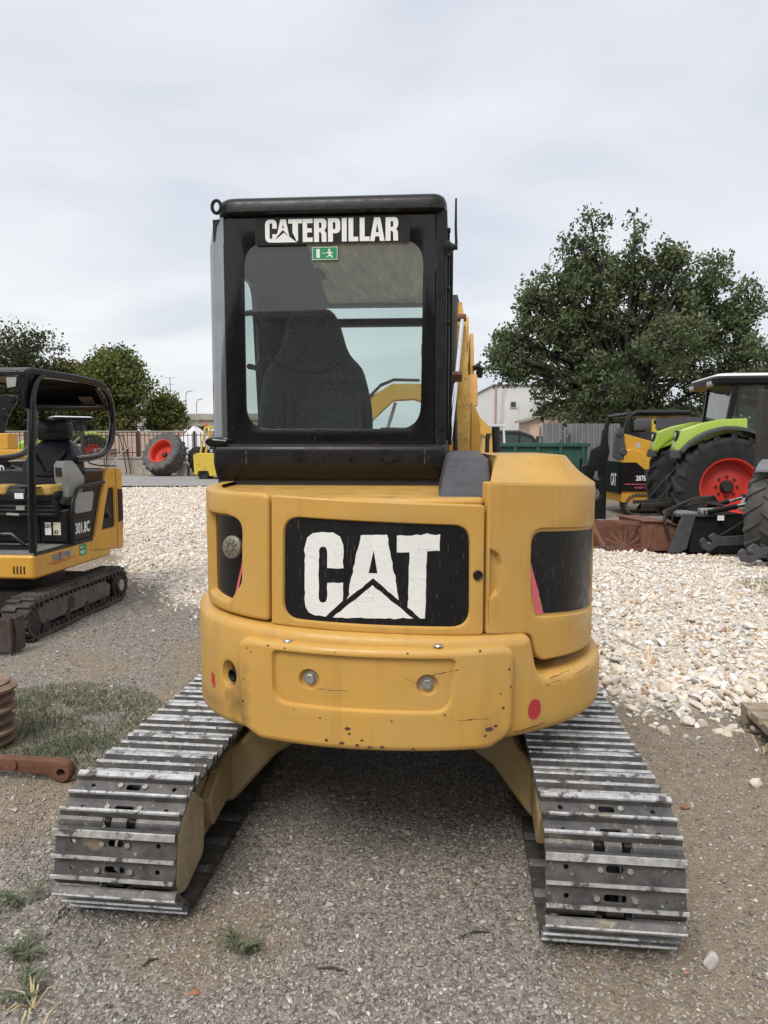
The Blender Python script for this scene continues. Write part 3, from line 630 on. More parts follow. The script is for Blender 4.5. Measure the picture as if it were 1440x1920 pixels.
slab('bumper_inset', M_yel, EX, fl, lambda s, w, z: SP(s, z, .045 - .0155 + w), [(circ(-.222, .822, .036, 20), .022), (circ(.165, .816, .036, 20), .022)], th=.02, bev=.0006, step=.035)
def hexbolt(parent, s, z, off, r_, name='bolt', m=None, ln=.018):
    c = SP(s, z, off); n_ = (SP(s, z, off + 1) - c); mb = MB(); mb.cyl(c, c + n_ * .006, r_ * 1.45, n=20); mb.cyl(c + n_ * .006, c + n_ * ln, r_ * 1.05, r_ * .98, n=6); return mb.build(name, m or M_bolt, parent, bevel=.002)
hexbolt(EX, -.222, .822, .008, .018); hexbolt(EX, .165, .816, .008, .018)
for s_ in (-.30, .20):
    c = SP(s_, .944, .018); mb = MB(); mb.lathe([(.0, .006), (.012, .006), (.016, .0)], c, (0, 0, 1), 16); mb.build('screw', M_bolt, EX)
# scraped and marked paint: stickers
decal('red_sticker', M_red, EX, [[[(.552 + .028 * math.cos(a_) , .692 + .036 * math.sin(a_)) for a_ in np.linspace(0, 6.2, 26)]]], CW)
def blot(cx, cz, r_, n=22, seed=0, stretch=1.0):
    rs = random.Random(seed); return [[(cx + r_ * math.cos(i*2*math.pi/n) * rs.uniform(.5, 1.15), cz + stretch * r_ * math.sin(i*2*math.pi/n) * rs.uniform(.5, 1.15)) for i in range(n)]]
decal('red_paint_mark', M_red, EX, [blot(-.66, .742, .017, seed=4, stretch=1.9)], CW)
M_chip = pm('bare_rusty_chip', (.085, .04, .035), .7, var=.3, vscale=60)
chips = [(-.09,.67,.011),(-.085,.652,.006),(-.045,.632,.006),(.365,.662,.016),(.385,.672,.009),(.35,.64,.006),(-.16,.625,.007),(-.11,.619,.012),(-.06,.615,.010),(.02,.612,.009),(.30,.70,.004),(-.44,.91,.004),(-.425,.90,.004),(.40,.78,.004),(.12,.604,.008),(-.02,.609,.009),(-.36,.93,.005),(.10,.928,.004),(.43,.86,.006),(.435,.80,.005),(-.46,.72,.006),(-.455,.80,.004),(.05,.70,.004),(-.27,.72,.003),(.22,.72,.004),(.41,.73,.006),(-.18,.70,.004),(-.30,.927,.004),(-.13,.925,.003),(.33,.93,.005)]
PC_ = decal('paint_chips', M_chip, EX, [blot(a_, b_, c_, 14, i, .8 if c_ < .009 else .6) for i, (a_, b_, c_) in enumerate(chips)], BU, w=.0008); tag(PC_, kind='stuff')
def scratch(p, q, w_=.0016, seed=0):
    rs = random.Random(seed); n = 7; top = []; bot = []
    for i in range(n + 1):
        f = i / n; x_ = p[0] + (q[0]-p[0]) * f; z_ = p[1] + (q[1]-p[1]) * f + rs.uniform(-.002, .002); h = w_ * rs.uniform(.2, 1.2); top.append((x_, z_ + h)); bot.append((x_, z_ - h))
    return [bot + top[::-1]]
tag(decal('scratches', M_chip, EX, [scratch((.18,.855),(.26,.87),.002,1), scratch((.09,.845),(.135,.825),.001,2), scratch((-.185,.80),(-.09,.795),.0014,3), scratch((.26,.70),(.36,.70),.001,4)], BU, w=.0008), kind='stuff')
tag(decal('scratches', M_chip, EX, [scratch((.62,.79),(.72,.80),.0016,5), scratch((.47,.625),(.60,.635),.0016,6), scratch((.75,.775),(.86,.785),.002,7), scratch((.60,.77),(.68,.775),.001,8)], CW, w=.001), kind='stuff')

# --- engine door with the big lettering
dp = roundpoly([(-.387,.985),(.366,.962),(.366,1.402),(-.380,1.432)], [.012]*4, 3)
pn = roundpoly([(-.340,1.008),(.318,.990),(.315,1.336),(-.333,1.362)], [.065]*4, 7)
door = slab('engine_door', [M_yel, M_decalk], EX, dp, UP, [(pn, .010)], th=.04, bev=.007, step=.03, floor_mi=1)
def cp(px, py):
    yt = 968 + (px - 527) / 358 * 17; yb = 1160 + (px - 525) / 359 * 18
    return (-.3335 + (px - 526) / 358.5 * .647, 1.352 - (py - yt) / (yb - yt) * .347)
A2 = lambda x, y: cp(360 + x / 3.2, 820 + y / 3.2)
A3 = lambda x, y: cp(740 + x / 3.2, 820 + y / 3.2)
C_ = [(915,778),(812,775),(812,670),(805,652),(787,645),(768,652),(760,670),(756,960),(764,978),(783,985),(802,978),(809,960),(812,865),(912,865),(908,975),(800,1070),(730,1062),(690,1045),(668,1010),(662,960),(670,640),(685,590),(720,565),(785,559),(850,563),(895,590),(914,640)]
Ao = [(1022,585),(1180,588),(1250,980),(1095,842),(932,968)]; Ah = [(1068,812),(1122,815),(1099,678)]
Tr = [(846,1074),(1092,884),(1339,1094)]
T_ = [(22,595),(282,600),(280,698),(203,697),(192,1098),(165,1098),(87,1027),(97,697),(22,695)]
def rag(P, seed, amp=1.6):
    rs = random.Random(seed); o = []
    for i in range(len(P)):
        a, b = P[i-1], P[i]; n = max(1, int(math.hypot(b[0]-a[0], b[1]-a[1]) / 28))
        for k in range(1, n + 1):
            f = k / n; j = amp if k < n else 0; jx, jy = rs.gauss(0, j), rs.gauss(0, j)
            if k < n and rs.random() < .12: jx, jy = jx * 3, jy * 3
            o.append((a[0] + (b[0]-a[0]) * f + jx, a[1] + (b[1]-a[1]) * f + jy))
    return o
M_wcr = pm('cracked_white_decal', (.78, .79, .765), .5, var=.05, vscale=8, bump=.1, bscale=20)
_nt = M_wcr.node_tree; _N = _nt.nodes; _L = _nt.links; _tc = _N.new('ShaderNodeTexCoord'); _mp = _N.new('ShaderNodeMapping'); _mp.inputs['Scale'].default_value = (14, 14, 34); _L.new(_tc.outputs['Object'], _mp.inputs[0])
_nz = _N.new('ShaderNodeTexNoise'); _nz.inputs['Scale'].default_value = .5; _L.new(_mp.outputs[0], _nz.inputs[0]); _av = _N.new('ShaderNodeVectorMath'); _av.operation = 'ADD'; _L.new(_mp.outputs[0], _av.inputs[0]); _L.new(_nz.outputs[1], _av.inputs[1])
_vo = _N.new('ShaderNodeTexVoronoi'); _vo.feature = 'DISTANCE_TO_EDGE'; _vo.inputs['Scale'].default_value = .75; _L.new(_av.outputs[0], _vo.inputs['Vector'])
_mr = _N.new('ShaderNodeMapRange'); _mr.inputs[1].default_value = .004; _mr.inputs[2].default_value = .014; _L.new(_vo.outputs[0], _mr.inputs[0])
_mx = _N.new('ShaderNodeMix'); _mx.data_type = 'RGBA'; _L.new(_mr.outputs[0], _mx.inputs[0]); _mx.inputs[6].default_value = (.60, .60, .58, 1)
_src = _N['Principled BSDF'].inputs['Base Color'].links[0].from_socket; _L.new(_src, _mx.inputs[7]); _L.new(_mx.outputs[2], _N['Principled BSDF'].inputs['Base Color'])
FLR = lambda s, w, z: SP(s, z, -.022 - .010 + w)
decal('lettering', M_wcr, door, [[[A2(*p) for p in rag(C_, 1)]], [[A2(*p) for p in rag(Ao, 2)], [A2(*p) for p in Ah][::-1]], [[A2(*p) for p in rag(Tr, 3)]], [[A3(*p) for p in rag(T_, 4)]]], FLR, w=.0012, step=.03)
c = SP(.342, 1.168, -.022); n_ = SP(.342, 1.168, 1) - SP(.342, 1.168, 0)
mb = MB(); mb.lathe([(.017, 0), (.0165, .005), (.013, .007), (.011, .005), (.0, .006)], c, n_, 24); mb.build('lock', M_blackm, door)

# --- left corner panel with the filler recess
lp = roundpoly([(-1.30,1.015),(-.397,.992),(-.391,1.436),(-1.30,1.44)], [0,.02,.03,0], 4)
lr = roundpoly([(-.80,1.05),(-.60,1.035),(-.525,1.115),(-.515,1.335),(-.60,1.352),(-.80,1.35)], [.0,.05,.05,.07,.03,0], 6)
left = slab('corner_panel', [M_yel, M_blackd], EX, lp, UP, [(lr, .028)], th=.06, bev=.013, step=.03, floor_mi=1)
RF = lambda s, w, z: SP(s, z, -.022 - .028 + w)
decal('stripe', M_pink, left, [[[(-.600,1.052),(-.583,1.052),(-.525,1.225),(-.535,1.215)]]], RF, w=.002)
c = SP(-.585, 1.235, -.05); n_ = (SP(-.585, 1.235, 1) - SP(-.585, 1.235, 0)); n_ = (n_ + Vector((.25, 0, .1))).normalized()
mb = MB(); mb.lathe([(.036, -.02), (.036, .012), (.041, .013), (.041, .026), (.036, .03), (.0, .03)], c, n_, 28, mi=0); cap = mb.build('filler_cap', pm('worn_cap', (.20, .185, .145), .5, .3, var=.25, vscale=30), EX)
mb = MB(); u = n_.cross(Vector((0, 0, 1))).normalized(); v = u.cross(n_)
for k in range(9):
    a_ = k * 2 * math.pi / 9; d_ = u * math.cos(a_) + v * math.sin(a_); mb.bar(c + n_ * .031 + d_ * .014, c + n_ * .031 + d_ * .031, .004, .003, up=n_)
mb.tube([c + n_ * .0315 + (u * math.cos(a_) + v * math.sin(a_)) * .014 for a_ in np.linspace(0, 5.9, 16)], .0022, 6, closed=True); mb.build('cap_ribs', pm('cap_grime', (.12, .10, .075), .8), cap)

# --- right hood
zc = lambda s: 1.478 - .022 * max(0, min(1, (s - .377) / .55))
rp = roundpoly([(.376,.962),(.562,.948),(.598,.845),(1.42,.812),(1.42,zc(1.42)),(.93,zc(.93)),(.376,zc(.376))], [.015,.05,.055,0,0,0,.01], 7)
gp = roundpoly([(.384,1.085),(.420,1.105),(.430,1.20),(.420,1.235),(.384,1.255)], [.006,.025,.02,.025,.006], 5)
rb = roundpoly([(.600,1.000),(1.05,.97),(1.05,1.30),(.545,1.325)], [.05,.0,0,.06], 7)
rb2 = roundpoly([(.560,1.005),(1.12,.955),(1.12,1.285),(.548,1.318)], [.045,.02,.02,.055], 7)
rp_s = slab('hood_side', [M_yel, M_yel], EX, rp, UP, [(rb2, .008), (gp, .02)], th=.05, bev=.009, step=.03, floor_mi=1)
RB = lambda s, w, z: SP(s, z, -.030 + w)
decal('black_decal', M_decalk, rp_s, [[roundpoly([(.625,1.012),(1.11,.968),(1.11,1.272),(.560,1.305),(.558,1.20)], [.0,.02,.02,.05,0], 7)]], RB, w=.0012, step=.03)
decal('stripe', M_pink, rp_s, [[[(.586,1.012),(.624,1.012),(.595,1.075),(.600,1.085),(.556,1.195),(.556,1.13)]]], RB, w=.0022, step=.03)
ring0 = [SP(s_, zc(s_) - .002, -.0245) for s_ in np.linspace(.384, 1.42, 40)]
top = []
tl = [(.435,-.77),(.66,-.765),(.70,-.70),(.715,-.3),(.715,.2)]
tlen = np.concatenate([[0], np.cumsum([math.dist(tl[i], tl[i+1]) for i in range(4)])])
for f in np.linspace(0, 1, 40):
    s_ = np.interp(f, [0, .42, .52, 1], [tlen[0], tlen[1], tlen[2], tlen[-1]]); top.append(Vector((np.interp(s_, tlen, [p[0] for p in tl]), np.interp(s_, tlen, [p[1] for p in tl]), 1.562)))
ring0m = []
for a_, b_ in zip(ring0, top):   # side wall keeps rising before the chamfer
    ring0m.append(a_.lerp(b_, .02))
mb = MB(); inner = [Vector((.395, p.y if p.y > -.9 else p.y, p.z)) for p in top]
mb.loft([ring0, ring0m, top, [Vector((.43, p.y, 1.562)) for p in top]], closed=False, caps=False)
lf = [ring0[0], top[0], Vector((.43, .2, 1.562)), Vector((.40, .2, 1.30)), Vector((.40, -.95, 1.30))]
mb.add(lf, [tuple(range(len(lf)))])
mb.add([ring0[0], Vector((.398, -1.0, .98)), Vector((.398, .2, .98)), Vector((.398, .2, 1.40)), Vector((.398, -.9, 1.36))], [(0, 1, 2, 3, 4)])
mb.build('hood_top', M_yel, EX, bevel=.012, seg=3, smooth=35)

# --- hood top deck and dark plastic intake
deck = [SP(s_, 1.424, -.045) for s_ in np.linspace(-1.30, .37, 40)]
mb = MB(); mb.prism([(p.x, p.y) for p in deck] + [(.40, -.2), (.40, .25), (-.70, .25)], 1.395, 1.424, 'z'); mb.build('hood_deck', M_yel, EX, bevel=.012)
mb = MB(); mb.add([(.228,-.945,1.398),(.412,-.945,1.398),(.412,-.955,1.42),(.228,-.955,1.42),(.262,-.70,1.552),(.418,-.70,1.552),(.262,-.1,1.575),(.418,-.1,1.575),(.228,-.1,1.398),(.412,-.1,1.398)],
    [(0,1,2,3),(3,2,5,4),(4,5,7,6),(8,6,7,9),(0,3,4,6,8),(1,9,7,5,2),(0,8,9,1)]); mb.build('intake_cover', M_plast, EX, bevel=.02, seg=4)
mb = MB(); mb.prism([(p.x * .93, p.y * .93) for p in [SP(s_, 0, -.08) for s_ in np.linspace(-1.3, 1.4, 40)]], .62, 1.38, 'z'); mb.build('light_blocker', M_dark, EX)  # dark core added inside the house to block light
mb = MB(); mb.cyl((0, 0, .42), (0, 0, .64), .42, n=40); mb.box((-.62, -.5, .60), (.75, 1.1, .70)); mb.build('swing_platform', M_dark, EX)  # swing bearing, plus a dark base plate added to block light

# ------------------------------------------------------------------ cab
def gp_(px, py): return (-.687 + (px - 420) / 398 * .902, 2.562 - (py - 405) / 423 * .950)
RW = frame((0, -.305, 0), (1, 0, 0), (0, 0, 1))
w_out = rrect(-.690, 1.606, .213, 2.566, .012, 3); w_in = roundpoly([(-.605,1.668),(.155,1.668),(.165,2.46),(-.605,2.46)], [.105]*4, 8)
slab('window_border', M_black, EX, w_out, RW, [(w_in, .007, False)], th=.008, bev=.002, step=0)
mb = MB(); mb.add([(-.62, -.2985, 1.66), (.175, -.2985, 1.66), (.175, -.2985, 2.47), (-.62, -.2985, 2.47)], [(0, 1, 2, 3)]); rear_glass = mb.build('rear_window', G_cab, EX)
# roof with rounded rim
rp_ = roundpoly([(-.715,-.34),(.258,-.34),(.30,1.02),(-.74,1.02)], [.09,.07,.12,.12], 6)
mb = MB(); rings = []
for dz, ins in ((2.566, .012), (2.575, 0), (2.605, 0), (2.625, .008), (2.636, .024), (2.641, .05)): rings.append([(x_, y_, dz) for x_, y_ in offpoly(ccw(rp_), ins)])
mb.loft(rings); mb.build('roof', M_blackm, EX, smooth=50)
for x_ in (-.60, .175):
    mb = MB(); mb.box((x_, -.3412, 2.574), (x_ + .005, -.339, 2.606)); mb.build('roof_seam', pm('dusty_seal', (.075, .06, .045), .9, var=.6, vscale=60, spots=[((.02, .02, .02), 90, .5, .05)]), EX)
# lower rear panel, two facets
prof = [(-.318,1.605),(-.345,1.592),(-.347,1.515),(-.31,1.46),(-.24,1.415),(-.10,1.415),(-.10,1.605)]
mb = MB(); mb.prism(prof, -.745, .262, 'x'); lowp = mb.build('cab_rear_panel', M_blackm, EX, bevel=.016, seg=3)
for (x_, big) in ((-.365, 0), (-.145, 0), (.02, 1)):
    mb = MB(); c = (x_, -.347, 1.545)
    if big:
        mb.prism(roundpoly([(-.045,0),(0,-.028),(.045,0),(0,.028)], [.012,.03,.012,.03], 5), 0, .006, 'y'); mb.v = [(p[0]+x_, p[1]-.353, p[2]+1.545) for p in mb.v]
        mb.cyl((x_, -.348, 1.545), (x_, -.366, 1.545), .02, n=20); mb.cyl((x_-.034, -.348, 1.545), (x_-.034, -.359, 1.545), .007, n=8); mb.cyl((x_+.034, -.348, 1.545), (x_+.034, -.359, 1.545), .007, n=8)
        mb.build('socket_plate', M_blackm, lowp)
    else:
        mb.cyl((x_, -.346, 1.545), (x_, -.352, 1.545), .013, n=16); mb.cyl((x_, -.35, 1.545), (x_, -.362, 1.545), .0075, n=6); mb.build('screw', M_blackm, lowp)
for x_ in (-.60, .17):
    mb = MB(); mb.box((x_, -.3482, 1.52), (x_+.006, -.346, 1.588)); mb.build('panel_seam', MATS['dusty_seal'], lowp)
# left glossy corner pillar and door edge
pl = [(-.69,-.30)] + [( -.69 - .082 * math.sin(a_), -.215 - .085 * math.cos(a_)) for a_ in np.linspace(.15, 1.45, 8)] + [(-.777,.62),(-.75,.62),(-.74,-.20),(-.69,-.27)]
mb = MB(); rows = []
for z_, dx in ((1.43, .01), (1.60, 0), (2.40, 0), (2.52, .012), (2.562, .03)): rows.append([(x_ + dx * (1 if x_ < -.70 else .3), y_, z_) for x_, y_ in pl])
rows = rows[1:]
M_gloss = pm('mirror_dark_pillar', (.30, .31, .32), .10, .75, var=.1, rvar=.03)
# pillar proper (rear corner)
pil = [(-.692,-.302)] + [(-.69 - .085 * math.sin(a_), -.215 - .087 * math.cos(a_)) for a_ in np.linspace(.12, 1.5, 9)] + [(-.776,-.12),(-.745,-.12),(-.735,-.2),(-.69,-.262)]
mb = MB(); mb.loft([[(x_ + d_, y_, z_) for x_, y_ in pil] for z_, d_ in ((1.60, 0), (2.45, .0), (2.53, .012), (2.566, .03))]); mb.build('corner_pillar', M_gloss, EX, smooth=50)
mb = MB(); mb.loft([[(x_ + d_, y_, z_) for x_, y_ in pil] for z_, d_ in ((1.425, .03), (1.50, .012), (1.597, .006))]); mb.build('corner_pillar_foot', M_black, EX, smooth=50)
mb = MB(); mb.prism(roundpoly([(.2155,-.308),(.262,-.308),(.264,-.16),(.2155,-.16)], [.004,.03,.01,.004], 5), 1.603, 2.566, 'z'); mb.build('corner_post', M_blackm, EX, smooth=50)
mb = MB(); c = Vector((-.752, -.30, 1.612)); mb.tube([c + Vector((-.02,.03,0)), c + Vector((0,-.03,0)), c + Vector((.07,-.035,0))], [.024,.024,.012], 12); mb.cyl(c + Vector((-.005,-.055,0)), c + Vector((-.005,-.02,0)), .017, n=14); mb.build('door_hinge', M_black, EX, bevel=.003)
mb = MB(); hp = [Vector((-.708 + .019 * math.cos(a_), -.335, 2.598 + .026 * math.sin(a_))) for a_ in np.linspace(0, 2*math.pi, 17)[:-1]]; mb.tube(hp, .0075, 8, closed=True); mb.build('lifting_eye', M_blackm, EX)
# left side: lower door skin, window frame, glass
LS = frame((-.757, 0, 0), (0, -1, 0), (0, 0, 1))     # s = -y, outward = -x
slab('cab_door', M_blackm, EX, [(-1.0,.75),(.12,.75),(.12,2.57),(-1.0,2.57)], LS, [(roundpoly([(-.52,1.63),(.115,1.63),(.115,2.43),(-.40,2.43)], [.08,.03,.03,.10], 6), .03, False)], th=.032, bev=.004, step=0)
mb = MB(); mb.add([(-.765,.55,1.60),(-.765,-.13,1.60),(-.765,-.13,2.45),(-.765,.55,2.45)], [(0,1,2,3)]); mb.build('door_window', G_side, EX)
mb = MB(); mb.tube([(-.715,.12,2.24),(-.695,.15,2.25),(-.69,.24,2.25),(-.69,.29,2.21),(-.69,.29,2.04),(-.69,.25,1.99),(-.70,.12,1.985)], .014, 10); mb.build('door_handle', M_blackm, EX)
# right side
RS = frame((.262, 0, 0), (0, 1, 0), (0, 0, 1))
slab('cab_side', M_blackm, EX, [(-.31,1.0),(1.0,1.0),(1.0,2.57),(-.31,2.57)], lambda s, w, z: Vector((.262 + .035 * max(0, s + .2) + w, s, z)), [(rrect(-.16,1.62,.9,2.46,.06), .03, False)], th=.03, bev=.006, step=.2)
mb = MB(); mb.add([(.262,-.2,1.60),(.29,.92,1.60),(.29,.92,2.48),(.262,-.2,2.48)], [(0,1,2,3)]); mb.build('side_window', G_side, EX)
mb = MB()
for z_ in (2.50, 2.40, 2.26, 2.12): mb.cyl((.262, -.27, z_), (.276, -.27, z_), .012, n=10)
mb.box((.262, -.23, 1.62), (.274, -.21, 2.52)); mb.box((.278, -.10, 1.60), (.292, .02, 2.46)); mb.build('window_trim', M_blackm, EX, bevel=.003)
mb = MB(); mb.box((.280, -.02, 1.62), (.294, .10, 2.40)); mb.build('window_seal', pm('grey_window_channel', (.22, .22, .21), .4, .3), EX, bevel=.003)
mb = MB(); mb.tube([(.25,-.3,2.42),(.27,-.30,2.42),(.29,-.30,2.42)], [.034,.03,.012], 14); mb.cyl((.285,-.30,2.425),(.305,-.30,2.425), .013, n=12); mb.tube([(.30,-.30,2.43),(.297,-.30,2.50),(.297,-.30,2.62)], [.006,.0055,.004], 8); mb.build('antenna', M_blackm, EX)
# front
FR = frame((0, 1.02, 0), (1, 0, 0), (0, 0, 1))
slab('windshield_frame', M_blackm, EX, [(-.77,1.0),(.30,1.0),(.30,2.57),(-.77,2.57)], FR, [(rrect(-.62,1.30,.20,2.325,.06), .03, False), (rrect(-.62,2.365,.20,2.44,.02), .03, False)], th=.04, bev=.004, step=0)
mb = MB(); mb.add([(-.66,1.035,1.25),(.24,1.035,1.25),(.24,1.035,2.46),(-.66,1.035,2.46)], [(0,1,2,3)]); mb.build('windshield', G_side, EX)
mb = MB(); mb.box((.15, .96, 1.3), (.20, 1.01, 2.4)); mb.box((.13, .93, 2.12), (.155, .96, 2.2)); mb.build('front_post', M_blackm, EX, bevel=.008)
mb = MB(); mb.box((-.74, -.29, 2.47), (-.36, 1.0, 2.56)); mb.add([(-.74,-.29,2.47),(-.36,-.29,2.47),(-.42,.98,2.44),(-.74,.98,2.40)], [(0,1,2,3)]); mb.build('roof_lining', M_fabric, EX)
mb = MB(); n1, n2 = 14, 14; vs = []; fs = []
for j in range(n2 + 1):
    for i in range(n1 + 1):
        x_ = -.36 + .60 * i / n1 - .06 * j / n2; y_ = -.27 + 1.25 * j / n2; vs.append((x_, y_ / 6, 2.50 - .055 * j / n2 + .008 * math.sin(5 * x_ + 9 * y_) - .012 * math.sin(math.pi * ((j % 7) / 7))))
for j in range(n2):
    for i in range(n1): a_ = j*(n1+1)+i; fs.append((a_, a_+1, a_+n1+2, a_+n1+1))
mb.add(vs, fs); hl_ = mb.build('headliner', M_head, EX); hl_.scale = (1, 6, 1)
mb = MB(); mb.box((-.74,-.29,1.40),(.25,1.0,1.47)); mb.box((-.1, .75, 1.45), (.2, .98, 1.70)); mb.box((.12,-.26,1.45),(.24,.9,1.66)); mb.box((-.74,-.26,1.45),(-.66,.1,1.62)); mb.build('cab_floor', M_fabric, EX)
# seat, back towards us
def seat_ring(z, x0, x1, y0, y1): return [(x_, y_, z) for x_, y_ in rrect(x0, y0, x1, y1, min(x1-x0, y1-y0) * .42, 5)]
mb = MB(); mb.loft([seat_ring(1.50,-.68,-.10,.10,.34), seat_ring(1.60,-.685,-.095,.08,.34), seat_ring(1.72,-.68,-.098,.09,.34), seat_ring(1.82,-.665,-.105,.11,.35), seat_ring(1.93,-.655,-.135,.13,.36), seat_ring(1.99,-.635,-.15,.14,.36), seat_ring(2.03,-.60,-.20,.15,.36), seat_ring(2.08,-.56,-.235,.15,.35), seat_ring(2.20,-.535,-.26,.16,.34), seat_ring(2.26,-.515,-.29,.18,.32), seat_ring(2.285,-.47,-.33,.21,.29)])
seat = mb.build('seat', M_fabric, EX, smooth=80, sub=1)
mb = MB(); mb.tube([(-.62,.13,2.03),(-.54,.135,2.0),(-.44,.125,1.97),(-.36,.125,1.965),(-.28,.135,1.985),(-.24,.15,2.03)], .012, 8); mb.tube([(-.50,.14,1.99),(-.47,.13,2.02),(-.42,.15,2.08)], .009, 8); mb.box((-.16,.06,1.52),(-.135,.09,1.86)); mb.box((-.545,.06,1.52),(-.52,.09,1.86)); mb.build('seat_cover_strap', M_fabric, seat, bevel=.004)
mb = MB(); mb.tube([(-.38,.75,1.45),(-.38,.72,1.75),(-.37,.70,1.80)], .02, 8); mb.build('control_lever', M_black, EX)
# lettering strip and exit sticker on the glass
gl = frame((0, -.3135, 0), (1, 0, 0), (0, 0, 1))
decal('name_strip', M_decalk, EX, [[[gp_(*p) for p in rrect(480, 409, 770, 458, 5, 3)][::-1]]], gl, w=.0, step=0)
def rect(x0, y0, x1, y1): return [(x0,y0),(x1,y0),(x1,y1),(x0,y1)]
def cond(ch):
    if ch == 'C': return [[(1,.60),(.62,.60),(.62,.80),(.56,.84),(.44,.84),(.38,.80),(.38,.20),(.44,.16),(.56,.16),(.62,.20),(.62,.36),(1,.36),(1,.22),(.72,0),(.3,0),(.08,.07),(0,.2),(0,.8),(.08,.93),(.3,1),(.7,1),(.92,.93),(1,.8)]]
    if ch == 'E': return [[(0,0),(1,0),(1,.19),(.45,.19),(.45,.41),(.92,.41),(.92,.59),(.45,.59),(.45,.81),(1,.81),(1,1),(0,1)]]
    if ch == 'R': return [[(0,0),(.40,0),(.40,.42),(.52,.42),(.60,.34),(.62,0),(1,0),(.98,.38),(.84,.49),(.97,.60),(1,.72),(1,.85),(.92,.96),(.72,1),(0,1)], [(.40,.59),(.40,.83),(.56,.83),(.61,.79),(.61,.63),(.56,.59)]]
    if ch == 'P': return [[(0,0),(.40,0),(.40,.36),(.72,.36),(.92,.41),(1,.54),(1,.82),(.92,.96),(.72,1),(0,1)], [(.40,.53),(.40,.83),(.55,.83),(.61,.79),(.61,.57),(.55,.53)]]
    if ch == 'I': return [[(0,0),(1,0),(1,1),(0,1)]]
    if ch == 'L': return [[(0,0),(1,0),(1,.19),(.5,.19),(.5,1),(0,1)]]
    if ch == 'T': return [[(.30,.42),(.30,.81),(0,.81),(0,1),(1,1),(1,.81),(.70,.81),(.70,.08),(.62,0)]]
    if ch == 'A': return [[(0,0),(.32,0),(.37,.2),(.63,.2),(.68,0),(1,0),(.70,1),(.30,1)], [(.40,.37),(.5,.74),(.60,.37)]]
    if ch == 'A2': return [[(.02,.18),(.48,.52),(.92,.2),(.68,1),(.32,1)], [(.42,.60),(.49,.78),(.56,.60)]]
    if ch == '^': return [[(0,0),(1,0),(.48,.42)]]
def word(lets, f):
    out_ = []
    for ch, x0, x1, y0, y1 in lets:
        out_.append([[f(x0 + (x1 - x0) * a_, y1 + (y0 - y1) * b_) for a_, b_ in lp_] for lp_ in cond(ch)])
    return out_
Z1 = lambda x, y: gp_(360 + x / 2.4, 340 + y / 2.4)
lets = [('C',335,388,172,272),('A2',384,450,172,268),('^',366,478,172,273),('T',440,503,172,272),('E',505,550,172,273),('R',556,612,172,274),('P',619,674,172,274),('I',681,703,172,274),('L',711,754,172,274),('L',761,805,172,274),('A',806,872,172,275),('R',876,932,173,275)]
decal('lettering', M_white, EX, word(lets, Z1), gl, w=.0015, step=0)
stk = decal('exit_sticker', M_green, EX, [[[Z1(*p) for p in rect(546, 295, 663, 354)][::-1]]], gl, w=.0012, step=0)
pict = [rect(566,305,582,344), rect(592,322,610,325), rect(548,297,661,299), rect(548,350,661,352), rect(548,299,550,350), rect(659,299,661,350),
        [(620,306),(627,304),(630,311),(624,315),(619,312)], [(616,318),(627,315),(636,320),(641,326),(638,328),(632,323),(630,330),(640,337),(637,345),(633,344),(633,339),(625,335),(620,341),(611,342),(611,339),(617,337),(622,327),(621,322),(614,325),(612,323)]]
decal('pictogram', pm('sticker_white', (.72, .78, .74), .5, var=.03), stk, [[[Z1(*p) for p in q]] for q in pict], gl, w=.0024, step=0)

# ------------------------------------------------------------------ undercarriage
PITCH = None
def track_path(n, ph=.37):
    """points and tangents (y,z) of the shoe base line, near end first"""
    r_ = .193; yb = 1.0; zc_ = .228; straight = 2 * yb; per = 2 * straight + 2 * math.pi * r_; out_ = []
    for i in range(n):
        d = ((i + ph) % n) * per / n
        if d < math.pi * r_:   # near end, from bottom up
            a_ = -math.pi / 2 - d / r_; out_.append((-yb + r_ * math.cos(a_), zc_ + r_ * math.sin(a_), a_))
        elif d < math.pi * r_ + straight:
            q = d - math.pi * r_; out_.append((-yb + q, zc_ + r_ - .018 * math.sin(math.pi * q / straight), math.pi / 2))
        elif d < 2 * math.pi * r_ + straight:
            a_ = math.pi / 2 - (d - math.pi * r_ - straight) / r_; out_.append((yb + r_ * math.cos(a_), zc_ + r_ * math.sin(a_), a_))
        else:
            q = d - 2 * math.pi * r_ - straight; out_.append((yb - q, zc_ - r_, -math.pi / 2))
    return out_, per / n
NSH = 29; path, PITCH = track_path(NSH)
